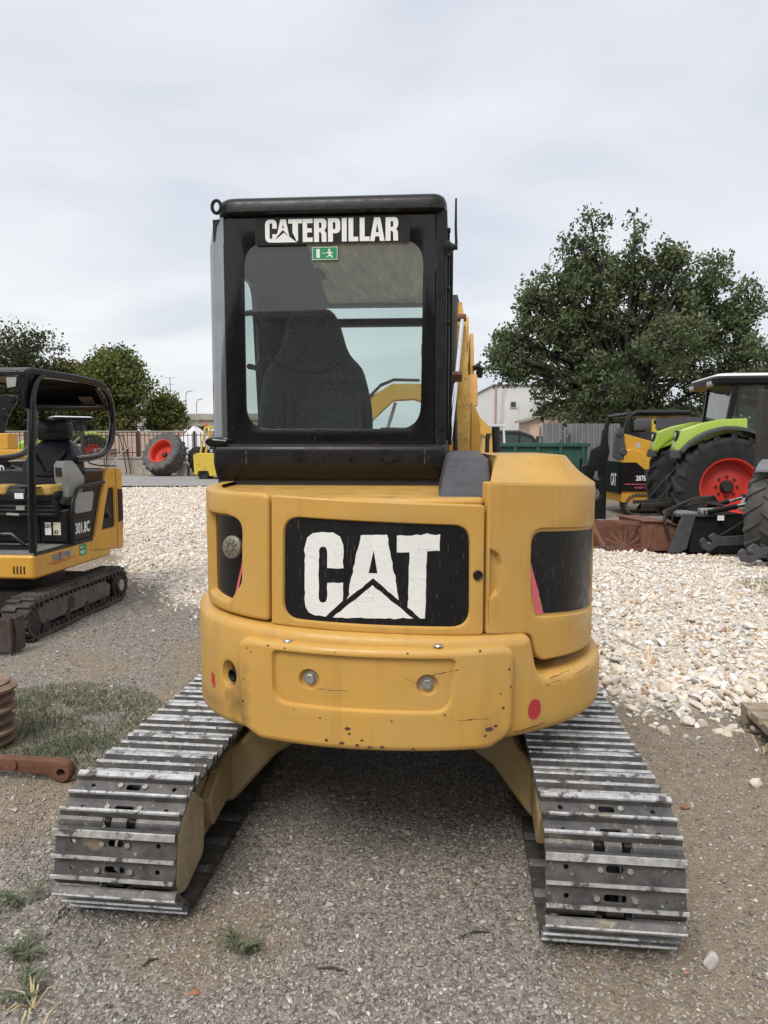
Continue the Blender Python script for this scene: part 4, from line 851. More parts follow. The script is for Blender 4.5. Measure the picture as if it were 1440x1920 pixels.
def shoe_mesh():
    W = .207; h = PITCH * .485; mb = MB()
    up = [(y_, 0) for y_ in ()]
    outer = rect(-W, -h + .018, W, h)
    holes = []
    for y_, ww in ((-.038, .034), (.045, .026)):
        holes.append(rrect(-ww, y_ - .011, ww, y_ + .011, .0105, 4)); holes.append(circ(-.145, y_, .0085, 10)); holes.append(circ(.145, y_, .0085, 10))
    T = .008
    mb.fill([outer] + [q[::-1] for q in holes], lambda x, y: (x, y, T)); mb.fill([outer] + [q[::-1] for q in holes], lambda x, y: (x, y, 0), flip=True)
    for q in holes + [outer]:
        n = len(q); mb.add([(x, y, 0) for x, y in q] + [(x, y, T) for x, y in q], [(i, (i+1) % n, n + (i+1) % n, n + i) for i in range(n)])
    # leading lip, curved down, with two notches
    lip = [(-h + .022, T), (-h + .004, .004), (-h - .010, -.010), (-h - .012, -.016), (-h - .004, -.012), (-h + .012, 0), (-h + .022, 0)]
    for x0, x1 in ((-W, -.058), (-.026, .026), (.058, W)): mb.prism(lip, x0, x1, 'x')
    # grousers
    for y_, wb, wt, hh in ((-h + .026, .020, .011, .026), (.004, .020, .010, .026), (h - .008, .030, .022, .024)):
        mb.prism([(y_ - wb/2, T - .001), (y_ + wb/2, T - .001), (y_ + wt/2, T + hh * .8), (y_ - wt/2, T + hh * .8)], -W, W, 'x', 0)
        mb.prism([(y_ - wt/2 - .0012, T + hh * .78), (y_ + wt/2 + .0012, T + hh * .78), (y_ + wt/2 - .001, T + hh), (y_ - wt/2 + .001, T + hh)], -W - .0006, W + .0006, 'x', 1)
    for y_, bx in ((-.038, .056), (.045, .044)):
        for sx in (-1, 1):
            mb.cyl((sx * bx, y_, T), (sx * bx, y_, T + .010), .0105, .0095, n=6, mi=2)
    # chain link under the plate
    for sx in (-.045, .045): mb.box((sx - .010, -h * .92, -.060), (sx + .010, h * .96, -.002), 3)
    me = mb.mesh('track_shoe', [M_steel, M_edge, M_bolt, M_dark], 30); return me
SHOE = shoe_mesh()
for sx in (-1, 1):
    cx = sx * .792; path = track_path(NSH, .86 if sx < 0 else .93)[0]
    mb = MB()   # chain pins and bushes
    for (y_, z_, a_) in path: mb.cyl((cx - .062, y_ - .04 * math.cos(a_) , z_ - .04 * math.sin(a_)), (cx + .062, y_ - .04 * math.cos(a_), z_ - .04 * math.sin(a_)), .014, n=8)
    mb.tube([(cx, y_ - .045 * math.cos(a_), z_ - .045 * math.sin(a_)) for (y_, z_, a_) in path], .012, 6, closed=True)
    trk = mb.build('crawler_track', M_dark, EX, smooth=30)
    for yb, nm in ((-1.0, 'sprocket'), (1.0, 'idler')):
        mb = MB(); mb.cyl((cx - .03, yb, .228), (cx + .03, yb, .228), .125, n=28)
        for k in range(16):
            a_ = k * math.pi / 8; mb.cbox((cx, yb + .135 * math.cos(a_), .228 + .135 * math.sin(a_)), (.03, .03, .03), Euler((a_, 0, 0)))
        mb.build(nm, M_dark, trk, smooth=30)
    for yb in np.linspace(-.72, .72, 5): mb = MB(); mb.cyl((cx - .075, yb, .115), (cx + .075, yb, .115), .05, n=18); mb.build('roller', M_dark, trk, smooth=30)
    for i, (y_, z_, a_) in enumerate(path):
        o = link_mesh('track_shoe', SHOE, trk); o.location = (cx, y_, z_)
        # plate normal points along (cos a, sin a) in the y-z plane
        nrm = Vector((0, math.cos(a_), math.sin(a_))); xax = Vector((1, 0, 0)); yax = nrm.cross(xax)
        jit = random.uniform(-.012, .012)
        o.rotation_euler = Matrix((xax, yax, nrm)).transposed().to_euler(); o.rotation_euler.rotate_axis('X', jit)
    mb = MB(); xi = cx - sx * .147; xo = cx + sx * .08
    mb.prism([(-.84,.10),(.85,.10),(.92,.18),(.92,.28),(.80,.34),(-.50,.355),(-.84,.33),(-.88,.22)], min(xi, xo), max(xi, xo), 'x'); fr = mb.build('track_frame', M_yeldust, EX, bevel=.015)
    # travel motor cover on the inner side
    pl_ = roundpoly([(-1.02,.040),(-.84,.080),(-.82,.27),(-.95,.385),(-1.08,.375),(-1.165,.24),(-1.13,.09)], [.10,.05,.06,.09,.12,.14,.12], 7)
    pb_ = offpoly(ccw(pl_), -.007); xa = sx * .628; xb = sx * .642
    mb = MB(); mb.prism(pl_, min(xa, xb), max(xa, xb), 'x'); mb.build('motor_cover', M_beige, fr, bevel=.005)
    mb = MB(); mb.prism([(y_ - .004, z_) for y_, z_ in pb_], min(sx * .641, sx * .74), max(sx * .641, sx * .74), 'x'); mb.build('motor_housing_shade', M_dark, fr, bevel=.01)  # housing; its dark rim stands in for the cover's shadowed edge
    # leg from the centre to the track frame
    mb = MB()
    def sec(x_, y0, y1, z0, z1): return [(x_, y0, z0), (x_, y1, z0), (x_, y1, z1), (x_, y0, z1)]
    mb.loft([sec(sx * .30, -.36, .36, .36, .50), sec(sx * .46, -.44, .44, .28, .46), sec(sx * .60, -.58, .58, .14, .37), sec(sx * .68, -.60, .60, .13, .352)]); mb.build('undercarriage_leg', M_yeldust, EX, bevel=.02)
    mb = MB(); mb.prism([(-.84,.28),(-.66,.375),(-.40,.39),(-.56,.20),(-.80,.16)], min(sx*.600, sx*.645), max(sx*.600, sx*.645), 'x'); mb.build('leg_gusset', M_yeldust, EX, bevel=.01)
mb = MB(); mb.box((-.44, -.42, .33), (.44, .42, .50)); mb.build('centre_frame', M_dark, EX, bevel=.03)
for o in EX.children:   # the undercarriage is slewed a little against the house
    if o.name.split('.')[0] in ('crawler_track', 'track_frame', 'undercarriage_leg', 'leg_gusset', 'centre_frame'):
        o.rotation_euler = (0, 0, R(-1.9)); o.location = (.018, -.075, 0)
# blade at the front
mb = MB(); mb.prism([(1.62,.04),(1.66,.04),(1.60,.22),(1.64,.40),(1.60,.40),(1.56,.22)], -.98, .98, 'x'); mb.build('dozer_blade', M_yeldust, EX)
for sx in (-.45, .45): mb = MB(); mb.bar((sx, .4, .38), (sx, 1.6, .22), .09, .10); mb.build('blade_arm', M_yeldust, EX, bevel=.01)
# boom, to the right of the cab
bx0, bx1 = .345, .475
mb = MB(); mb.prism([(.95,.72),(1.25,.72),(1.50,1.0),(1.78,1.50),(2.05,2.02),(2.25,2.30),(2.40,2.42),(2.44,2.60),(2.15,2.66),(1.85,2.62),(1.62,2.40),(1.30,1.80),(1.02,1.20),(.90,.90)], bx0, bx1, 'x'); mb.v = [(p[0] if p[0] < .4 else float(np.interp(p[2], [1.3,1.9,2.15,2.6], [.44,.445,.45,.40])), p[1], p[2]) for p in mb.v]; boom = mb.build('boom', M_yelchip, EX, bevel=.01)
mb = MB(); mb.prism([(2.38,2.40),(3.0,2.0),(3.6,1.45),(3.66,1.60),(3.1,2.28),(2.44,2.62)], bx0, bx1, 'x'); mb.build('boom_tip', M_yel2, EX, bevel=.01)
mb = MB(); mb.prism([(3.5,1.75),(3.75,1.75),(3.35,.55),(3.2,.55)], .36, .46, 'x'); mb.build('dipper_arm', M_yel2, EX, bevel=.01)
mb = MB(); mb.prism([(2.9,.02),(3.5,.05),(3.6,.5),(3.3,.62),(3.15,.4),(2.85,.3)], .12, .70, 'x'); mb.build('bucket', M_rust, EX, bevel=.01)
mb = MB(); mb.prism([(.75,.62),(1.15,.62),(1.25,1.0),(1.10,1.42),(.95,1.42),(.75,1.0)], .46, .52, 'x'); mb.prism([(.75,.62),(1.15,.62),(1.25,1.0),(1.10,1.42),(.95,1.42),(.75,1.0)], .29, .335, 'x'); mb.build('boom_bracket', M_yel2, EX, bevel=.01)
mb = MB(); mb.tube([(.296,.96,1.40),(.302,1.02,1.62)], .024, 12, mi=0); mb.tube([(.302,1.02,1.60),(.352,1.33,2.05),(.392,1.56,2.44)], .015, 12, mi=1); mb.cbox((.350,1.30,2.04),(.07,.05,.05), Euler((R(30),0,0)), 2); mb.cyl((.36,1.58,2.46),(.42,1.58,2.46),.026,n=14, mi=2); mb.build('arm_cylinder', [M_yel2, M_chrome, M_rust], boom)
mb = MB()
for k in range(3): mb.tube([(.305 + .02*k, 1.0, 1.5), (.30 + .02*k, 1.3, 2.0), (.31 + .018*k, 1.6, 2.45), (.33 + .015*k, 1.85, 2.66), (.36 + .012*k, 2.3, 2.70)], .011, 8)
mb.build('hose', M_dark, boom)
mb = MB(); mb.prism([(1.62,1.93),(1.80,1.90),(2.05,2.20),(1.95,2.32),(1.85,2.40)], .455, .485, 'x'); mb.prism([(1.50,1.86),(1.75,1.86),(1.75,2.08),(1.58,2.08)], .43, .50, 'x'); mb.build('boom_side_plate', M_yel2, boom, bevel=.008)
mb = MB(); mb.tube([(.48,1.7,2.13),(.51,1.7,2.15),(.525,1.7,2.11)], [.02,.028,.024], 12); mb.cyl((.515,1.68,2.07),(.525,1.66,2.14),.024,n=12); mb.build('work_lamp', M_blackm, boom)
mb = MB(); mb.loft([[(.43,.95,.9),(.50,.95,.9),(.50,1.1,.9),(.43,1.1,.9)],[(.43,.95,1.72),(.487,.95,1.72),(.487,1.1,1.72),(.43,1.1,1.72)],[(.43,.96,1.78),(.478,.96,1.78),(.478,1.08,1.78),(.43,1.08,1.78)],[(.43,.98,1.86),(.44,.98,1.86),(.44,1.06,1.86),(.43,1.06,1.86)]]); mb.build('boom_cylinder_guard', M_yel2, EX, bevel=.012)
mb = MB(); mb.tube([(.50,.55,1.40),(.50,.55,1.62),(.505,.56,1.66)], .012, 8); mb.tube([(.565,.62,1.40),(.555,.62,1.6),(.55,.62,1.70)], .022, 10); mb.build('hose', M_dark, EX)
# ================================================================== wheels
def tyre_rim(parent, c, axis, Ro, W, rr, tyre_mat=None, rim_mat=None, lugs=18, hub=True, dish=.35, name='wheel'):
    """wheel = part; tyre with real lugs, rim and hub are its sub-parts (or parts when parent is the thing itself)"""
    tyre_mat = tyre_mat or M_rub; rim_mat = rim_mat or M_rim
    a = Vector(axis).normalized(); c = Vector(c); u = a.cross(Vector((0, 0, 1)))
    if u.length < .05: u = Vector((1, 0, 0))
    u.normalize(); w = a.cross(u)
    def P(r_, ang, h): return c + a * h + (u * math.cos(ang) + w * math.sin(ang)) * r_
    h2 = W / 2; lh = Ro * .05
    mb = MB(); prof = [(rr, -h2 * .80), (rr * 1.04, -h2 * .92), (rr + (Ro-rr) * .45, -h2 * 1.0), (Ro - lh * 2.6, -h2 * .97), (Ro - lh * 1.3, -h2 * .8), (Ro - lh, -h2 * .3), (Ro - lh, h2 * .3), (Ro - lh * 1.3, h2 * .8), (Ro - lh * 2.6, h2 * .97), (rr + (Ro-rr) * .45, h2), (rr * 1.04, h2 * .92), (rr, h2 * .80)]
    mb.lathe(prof, c, a, 48)
    for k in range(lugs):
        for sd in (-1, 1):
            rings = []
            for t_ in (0, .25, .5, .75, .95, 1.12):
                ang = 2*math.pi*(k + (.5 if sd > 0 else 0)) / lugs + t_ * .62 * 2 * math.pi / lugs * 1.1
                lat = sd * h2 * min(t_ * 1.0 - .03, .99); rad = Ro - (0 if t_ < .8 else (.012 if t_ < 1 else .12) * Ro)
                base = rad - lh * (1.5 if t_ < 1 else 1.1); dw = (.030 + .010 * t_) * (Ro / .9); da = dw / Ro
                lt2 = lat if t_ < 1 else sd * h2 * 1.02
                rings.append([P(base, ang - da * 1.35, lt2), P(rad, ang - da * .8, lt2), P(rad, ang + da * .8, lt2), P(base, ang + da * 1.35, lt2)])
            mb.loft(rings)
    ty = mb.build('tyre', tyre_mat, parent, smooth=35)
    mb = MB(); mb.lathe([(rr * 1.03, h2 * .95), (rr * .97, h2 * .93), (rr * .95, h2 * .80), (rr * .90, h2 * .70), (rr * .88, h2 * (.70 - dish)), (rr * .60, h2 * (.60 - dish)), (rr * .50, h2 * (.66 - dish)), (rr * .24, h2 * (.66 - dish)), (0, h2 * (.66 - dish))], c, a, 40)
    mb.lathe([(rr * 1.03, -h2 * .95), (rr * .95, -h2 * .8), (rr * .88, -h2 * .3), (0, -h2 * .3)], c, a, 32)
    ri = mb.build('rim', rim_mat, parent, smooth=35)
    if hub:
        mb = MB(); z0 = h2 * (.66 - dish); mb.lathe([(rr * .23, z0), (rr * .23, z0 + .05), (rr * .17, z0 + .10), (0, z0 + .10)], c, a, 24)
        for k in range(8):
            ang = k * math.pi / 4; p = P(rr * .36, ang, z0); mb.cyl(p, p + a * .03, rr * .045, n=6)
        mb.build('hub', M_dark, parent)
    return ty
def wheel(parent, c, axis, Ro, W, rr, **k):
    o = bpy.data.objects.new('wheel', None); COL.objects.link(o); o.parent = parent
    tyre_rim(o, c, axis, Ro, W, rr, **k); return o

# ================================================================== the small excavator at the left
ME = thing('mini_excavator', 'small yellow and black excavator with open canopy and rubber tracks at the left', 'excavator', (-3.3, 6.45, 0), R(-5))
def belt(parent, x0, x1, y0, y1, r_, zc_, name='rubber_track'):
    mb = MB(); path_ = []
    for a_ in np.linspace(-90, -270, 13): path_.append((y0 + r_ + r_ * math.cos(R(a_)), zc_ + r_ * math.sin(R(a_)), R(a_)))
    for y_ in np.linspace(y0 + r_, y1 - r_, 12)[1:-1]: path_.append((y_, zc_ + r_, math.pi / 2))
    for a_ in np.linspace(90, -90, 13): path_.append((y1 - r_ + r_ * math.cos(R(a_)), zc_ + r_ * math.sin(R(a_)), R(a_)))
    for y_ in np.linspace(y1 - r_, y0 + r_, 12)[1:-1]: path_.append((y_, zc_ - r_, -math.pi / 2))
    rings = []
    for y_, z_, a_ in path_:
        n_ = (math.cos(a_), math.sin(a_)); i_ = .03
        rings.append([(x0, y_, z_), (x1, y_, z_), (x1, y_ - n_[0]*i_, z_ - n_[1]*i_), (x0, y_ - n_[0]*i_, z_ - n_[1]*i_)])
    mb.loft(rings, wrap=True)
    # lugs, spaced evenly by arc length
    P2 = [(p[0], p[1]) for p in path_] + [path_[0][:2]]; Ls = np.concatenate([[0], np.cumsum([math.dist(P2[i], P2[i+1]) for i in range(len(P2)-1)])]); n = int(Ls[-1] / .075)
    for k in range(n):
        d = k * Ls[-1] / n; y_ = np.interp(d, Ls, [p[0] for p in P2]); z_ = np.interp(d, Ls, [p[1] for p in P2])
        i = min(int(np.searchsorted(Ls, d, 'right')) - 1, len(path_) - 1); a0 = path_[i][2]; a1 = path_[(i + 1) % len(path_)][2]
        if abs(a1 - a0) > math.pi: a1 = a0
        f = (d - Ls[i]) / max(1e-6, Ls[i+1] - Ls[i]); a_ = a0 + (a1 - a0) * f
        m = Matrix.Rotation(a_ - math.pi / 2, 3, 'X'); xm = (x0 + x1) / 2; off = .0 if k % 2 else .0
        for sd in (-1, 1):
            c_ = Vector((xm + sd * (x1 - x0) * .235, y_ + math.cos(a_) * .010, z_ + math.sin(a_) * .010)) + (m @ Vector((0, .018 * sd, 0)))
            mb.cbox(c_, ((x1 - x0) * .50, .036, .022), m)
        mb.cbox((x1 - .02, y_ - math.cos(a_) * .045, z_ - math.sin(a_) * .045), (.03, .02, .05), m)
    return mb.build(name, M_rubd, parent, smooth=25)
for sx in (1, -1):
    x0, x1 = (.30, .525) if sx > 0 else (-.525, -.30)
    belt(ME, x0, x1, -.84, .95, .165, .175)
    mb = MB(); xs = .515 if sx > 0 else -.515
    mb.prism([(-.62,.11),(.58,.10),(.60,.21),(.50,.265),(-.50,.285),(-.68,.24)], xs - .07 if sx > 0 else xs, xs if sx > 0 else xs + .07, 'x'); mb.build('track_frame', pm('dusty_grey_frame', (.10, .09, .08), .85, var=.2, vscale=8, bump=.2, bscale=40, spots=[((.17, .15, .12), 6, .5, .2)]), ME, bevel=.012)
    mb = MB(); mb.lathe([(.115, -.08), (.115, -.01), (.085, .0), (.08, .02), (.05, .025), (0, .025)], (xs - .0 * sx, .775, .17), (sx, 0, 0), 28); mb.build('sprocket', M_dark, ME)
    mb = MB(); mb.lathe([(.055, 0), (.055, .012), (0, .012)], (xs + .02 * sx, .775, .17), (sx, 0, 0), 20); mb.build('sprocket_hub', M_grey, ME)
    mb = MB(); mb.cyl((xs - .05 * sx, -.675, .175), (xs - .01 * sx, -.675, .175), .105, n=24); mb.build('idler', M_dark, ME)
    for y_ in np.linspace(-.55, .45, 4): mb = MB(); mb.cyl((xs - .06 * sx, y_, .10), (xs, y_, .10), .05, n=14); mb.build('roller', M_dark, ME)
    mb = MB(); mb.prism(roundpoly([(-.20,.14),(-.12,.14),(-.10,.22),(-.15,.26),(-.21,.24)], .02, 3), xs, xs + .004 * sx, 'x'); mb.build('oil_stain', M_dark, ME)
mb = MB(); mb.box((-.32, -.5, .22), (.32, .5, .36)); mb.cyl((0, 0, .34), (0, 0, .47), .33, n=30); mb.build('undercarriage', M_dark, ME)
# blade
mb = MB(); mb.prism([(-1.12,.03),(-1.09,.03),(-1.06,.16),(-1.09,.28),(-1.12,.28),(-1.10,.16)], -.52, .57, 'x'); mb.box((.545, -1.14, .02), (.57, -.95, .28)); mb.build('dozer_blade', pm('brown_worn_blade', (.085, .065, .055), .6, .3, var=.3, vscale=9, bump=.1), ME)
for x_ in (-.25, .25): mb = MB(); mb.bar((x_, -.4, .28), (x_, -1.19, .15), .07, .08); mb.build('blade_arm', M_dark, ME)
# upper structure
mb = MB(); mb.prism(roundpoly([(-.47,-.62),(.47,-.62),(.47,.70),(.34,.98),(0,1.05),(-.34,.98),(-.47,.70)], [.05,.05,.2,.15,.2,.15,.2], 5), .49, .69, 'z'); up_ = mb.build('platform', M_yel2, ME, bevel=.02)
for k in range(4): mb = MB(); mb.box((.285 + .03 * k, -.6235, .535), (.297 + .03 * k, -.615, .60)); mb.build('louvre', M_dark, up_)
mb = MB(); mb.prism(roundpoly([(-.46,-.60),(.46,-.60),(.46,.40),(-.46,.40)], .03, 3), .69, .705, 'z'); mb.build('floor_plate', pm('worn_floor_plate', (.24, .235, .225), .5, .3, var=.2, vscale=12), ME)
mb = MB(); mb.prism([(-.60,.688),(.36,.688),(.36,.72),(-.60,.71)], .455, .472, 'x'); mb.build('floor_edge', M_blackm, ME)
# rear hood shell
hp_ = roundpoly([(-.45,.66),(.45,.66),(.45,.74),(.36,.98),(0,1.06),(-.36,.98),(-.45,.74)], [.02,.02,.15,.15,.2,.15,.15], 5)
mb = MB(); mb.box((-.45, .36, .70), (.452, .67, 1.36)); mb.build('hood_front', M_plast, ME, bevel=.02)
mb = MB(); mb.loft([[(x_, y_, z_) for x_, y_ in offpoly(ccw(hp_), d_)] for z_, d_ in ((.69, 0), (1.30, 0), (1.345, .012), (1.37, .04))]); mb.build('engine_hood', M_yel2, ME, smooth=40)
SX = frame((.480, 0, 0), (0, 1, 0), (0, 0, 1))
sp1 = slab('side_panel', M_yel2, ME, roundpoly([(.28,.60),(.99,.52),(1.01,1.30),(.98,1.365),(.70,1.37),(.56,1.10),(.40,.72)], [.02,.04,.03,.03,.05,.1,.03], 5), SX, [(roundpoly([(.53,.76),(.83,.76),(.83,1.17),(.70,1.18),(.62,1.0)], [.02]*5, 3), .02, True)], th=.05, bev=.012, step=0)
decal('black_panel', M_decalk, sp1, [[roundpoly([(.537,.768),(.823,.768),(.823,1.162),(.705,1.17),(.628,1.0)], .02, 3)]], frame((.480 - .018, 0, 0), (0, 1, 0), (0, 0, 1)), w=.002, step=0)
mb = MB(); mb.box((.458, .655, .86), (.4655, .735, 1.0)); mb.build('vent_opening', M_dark, sp1)
mb = MB(); mb.tube([(.47,.66,.90),(.485,.69,.885),(.485,.71,.875)], [.018,.02,.012], 10); mb.build('exhaust', M_blackm, sp1)
mb = MB(); mb.box((.47, .855, .55), (.4815, .863, 1.36)); mb.build('panel_gap', M_dark, sp1)
decal('rear_decal', M_decalk, ME, [[roundpoly([(.885,.80),(1.0,.82),(1.0,1.14),(.885,1.15)], .01, 2)]], SX, w=.0015, step=0)
decal('red_stripe', M_pink, ME, [[[(.93,.72),(.985,.74),(1.0,.86),(.98,.83)]]], SX, w=.003, step=0)
# black body beside and under the seat
mb = MB(); mb.prism([(-.02,.705),(.40,.705),(.56,1.10),(.66,1.355),(.30,1.355),(.24,1.10),(-.02,1.02)], -.44, .455, 'x'); bb = mb.build('seat_console_body', M_blackm, ME, bevel=.015)
text('lettering', M_white, bb, '301.8C', .10, frame((.4565, .205, .785), (0, 1, 0), (0, 0, 1)), wfac=.66, bold=.035)
mb = MB(); mb.box((.20, -.055, .73), (.44, -.02, 1.01)); fp = mb.build('battery_door', M_blackm, ME, bevel=.006)
mb = MB(); mb.box((-.43, -.045, .73), (.185, -.02, 1.01)); mb.build('front_door', M_blackm, ME, bevel=.006)
FX = frame((0, -.0565, 0), (1, 0, 0), (0, 0, 1))
st = decal('sticker', pm('yellowed_sticker', (.62, .60, .48), .6, var=.08), fp, [[rect(.322,.79,.392,.905)]], FX, w=.0015, step=0)
text('number', pm('print_black', (.02, .02, .02), .6, var=.1), st, '83', .035, frame((.350, -.059, .80), (1, 0, 0), (0, 0, 1)), wfac=.8)
st = decal('sticker', M_white, fp, [[rect(.242,.79,.302,.935)]], FX, w=.0015, step=0)
decal('sticker_top', M_decalk, st, [[rect(.242,.905,.302,.935)]], FX, w=.0022, step=0)
text('lettering', MATS['print_black'], st, 'CAT', .032, frame((.272, -.059, .855), (1, 0, 0), (0, 0, 1)), wfac=.75, bold=.04)
mb = MB(); mb.prism(roundpoly([(.05,.97),(.36,.97),(.42,1.16),(.10,1.16)], .03, 4), .455, .475, 'x'); mb.build('grey_pad', M_grey, ME, bevel=.008)
mb = MB(); mb.tube([(.485,-.02,.70),(.485,-.03,.95),(.485,0,1.10),(.485,.09,1.20),(.485,.22,1.225),(.48,.60,1.235)], .019, 10); mb.build('hand_rail', M_blackm, ME)
# stickers on the skirt
decal('sticker', M_green, up_, [[rect(.105,.575,.235,.675)]], frame((.4705, 0, 0), (0, 1, 0), (0, 0, 1)), w=.0015, step=0)
mb = MB()
for k, (a_, b_) in enumerate(((.06,.645),(.085,.61),(.085,.595))): mb.box((.472, .12, b_), (.4735, .12 + a_, b_ + .008))
mb.build('sticker_print', M_white, up_)
M_blu = pm('blue_print', (.10, .27, .52), .5, var=.1)
text('lettering', M_blu, up_, 'EURO  LETTRIK', .05, frame((.4725, -.20, .605), (0, 1, 0), (0, 0, 1)), wfac=.62, bold=.03, shear=.15)
text('lettering', M_red, up_, 'E', .072, frame((.4735, -.228, .595), (0, 1, 0), (0, 0, 1)), wfac=.75, bold=.03)
mb = MB(); mb.box((.472, -.44, .585), (.4732, .03, .590)); mb.box((.472, -.36, .572), (.4732, -.08, .576)); mb.build('lettering_underline', M_red, up_)
# canopy
for sx in (1, -1):
    X_ = .42 * sx; mb = MB()
    pts = [(-.55,.70),(-.52,1.30),(-.47,1.90),(-.44,2.05),(-.37,2.15),(-.25,2.195),(.2,2.205),(.62,2.195),(.80,2.155),(.91,2.06),(.955,1.92),(.955,1.78),(.915,1.65),(.83,1.56),(.69,1.50),(.45,1.475),(.20,1.465)]
    mb.tube([(X_, a_, b_) for a_, b_ in catmull(pts, 3)], .032, 12); mb.build('canopy_post', M_black, ME)
mb = MB(); n_ = 14; pr = [(-.60,2.20),(-.50,2.235),(.2,2.245),(.66,2.235),(.80,2.20)]; mb.prism([(a_, b_) for a_, b_ in pr] + [(a_, b_ - .05) for a_, b_ in pr[::-1]], -.46, .455, 'x'); rf = mb.build('canopy_roof', M_blackm, ME, bevel=.012)
mb = MB(); mb.box((-.40, .66, 1.98), (.40, .86, 2.0)); mb.prism([(.60,2.19),(.66,2.19),(.93,1.97),(.90,1.95)], -.40, .40, 'x'); mb.build('canopy_rear_sheet', M_blackm, ME)
mb = MB(); mb.add([(.20,.70,2.075),(.34,.70,2.075),(.34,.80,1.99),(.20,.80,1.99)], [(0,1,2,3)]); mb.build('canopy_label', M_wood, ME)
mb = MB(); mb.prism([(-.56,1.90),(-.44,1.90),(-.44,2.20),(-.60,2.20)], .385, .40, 'x'); mb.build('gusset', M_blackm, ME)
mb = MB(); mb.prism([(.33,2.04),(.42,2.055),(.435,2.155),(.32,2.15)], -.66, -.60, 'y'); lm = mb.build('work_lamp', M_blackm, ME, bevel=.006)
mb = MB(); mb.prism([(.342,2.055),(.41,2.066),(.422,2.14),(.335,2.138)], -.668, -.655, 'y'); mb.build('lens', M_lens, lm)
# seat
SEATM = Matrix.Translation((.05, 0, -.06))
def sring(y0, x0, x1, y1, z): return [(x_, y_, z) for x_, y_ in rrect(x0, y0, x1, y1, .05, 4)]
mb = MB(); mb.M = SEATM; mb.loft([sring(.28,-.25,.30,.46,1.28), sring(.30,-.27,.32,.50,1.36), sring(.33,-.245,.30,.53,1.48), sring(.36,-.19,.255,.55,1.60), sring(.40,-.14,.21,.57,1.68), sring(.43,-.09,.16,.56,1.71)]); st_ = mb.build('backrest', M_vinyl, ME, smooth=60, sub=1)
mb = MB(); mb.M = SEATM
for a_ in (-1, 1): mb.tube([(.03 + a_*.17,.335,1.60),(.03 + a_*.10,.325,1.50),(.03 + a_*.05,.315,1.43),(.03 + a_*.05,.30,1.39)], [.012,.02,.02,.012], 8)
mb.tube([(-.16,.29,1.38),(.03,.285,1.37),(.22,.29,1.38)], .016, 8); mb.build('backrest_bolster', M_vinyl, st_)
mb = MB(); mb.M = SEATM; mb.loft([[(x_, y_, z_) for x_, z_ in rrect(.035 - w_, 1.80 - h_, .035 + w_, 1.80 + h_, .045, 4)] for y_, w_, h_ in ((.50,.15,.085),(.48,.165,.10),(.42,.165,.10),(.40,.15,.085))]); hd = mb.build('headrest', M_vinyl, ME, smooth=50)
mb = MB(); mb.M = SEATM
for z_, a_ in ((1.83,.03),(1.805,.05),(1.78,.07)): mb.tube([(.035-a_,.397,z_),(.035+a_,.397,z_)], .007, 8)
mb.build('headrest_rib', M_vinyl, hd)
mb = MB(); mb.M = SEATM; mb.loft([[(x_, y_, z_) for x_, y_ in rrect(-.26 + d_, -.14 + d_, .32 - d_, .40, .06, 4)] for z_, d_ in ((1.16,0),(1.24,-.01),(1.285,.02),(1.30,.06))]); cu = mb.build('seat_cushion', M_vinyl, ME, smooth=50)
mb = MB(); mb.M = SEATM; 
for (cx_, w_) in ((-.18,.09),(.24,.085)): mb.loft([[(x_, y_, z_) for x_, y_ in rrect(cx_ - w_, -.165, cx_ + w_, .05, .05, 4)] for z_ in (1.215, 1.27, 1.305)])
mb.build('torn_foam', pm('yellow_foam', (.52, .34, .09), .95, var=.2, vscale=20, bump=.3, bscale=50), cu, bevel=.02, seg=3)
mb = MB(); mb.M = SEATM; 
for k in range(4): mb.loft([[(x_, y_, z_) for x_, y_ in rrect(-.28, -.13 + d_, .33, .38, .05, 3)] for z_, d_ in ((1.02 + k*.036, .015), (1.038 + k*.036, 0), (1.055 + k*.036, .015))])
bl = mb.build('suspension_bellows', M_rub, ME)
mb = MB(); mb.M = SEATM; mb.box((-.02,-.14,1.08),(.06,-.13,1.12)); mb.tube([(-.10,-.15,1.045),(.02,-.16,1.04)], .012, 8); mb.build('seat_adjuster', M_grey, bl)
mb = MB(); mb.loft([[(x_, y_, z_) for x_, y_ in rrect(a_, b_, c_, d_, .025, 3)] for z_, a_, b_, c_, d_ in ((1.13,.30,.02,.44,.30),(1.26,.31,.02,.45,.32),(1.30,.31,.00,.45,.30),(1.42,.315,-.01,.43,.20),(1.455,.33,.01,.42,.15))]); cs = mb.build('control_console', M_grey, ME, smooth=35)
mb = MB(); mb.box((.335, -.008, 1.315), (.395, .0, 1.41)); mb.build('console_recess', M_dark, cs)
mb = MB(); mb.box((.345, .012, 1.15), (.375, .019, 1.25)); mb.build('console_label', MATS['yellowed_sticker'], cs)
mb = MB(); mb.box((.28,-.02,1.05),(.45,.20,1.13)); mb.cyl((.33,-.05,1.08),(.33,.0,1.08),.025,n=12); mb.cyl((.41,-.06,1.09),(.41,.0,1.09),.03,n=12); mb.build('valve_block', M_dark, ME, bevel=.01)
mb = MB(); mb.tube([(.18,-.15,.70),(.185,-.2,1.05),(.18,-.22,1.22)], .011, 8); mb.box((.15,-.26,1.22),(.30,-.18,1.235)); mb.tube([(-.2,-.3,.70),(-.2,-.32,1.2)], .011, 8); mb.build('control_lever', M_black, ME)
mb = MB(); mb.box((.085,-.24,1.13),(.165,-.235,1.18)); mb.build('lever_label', M_white, ME)
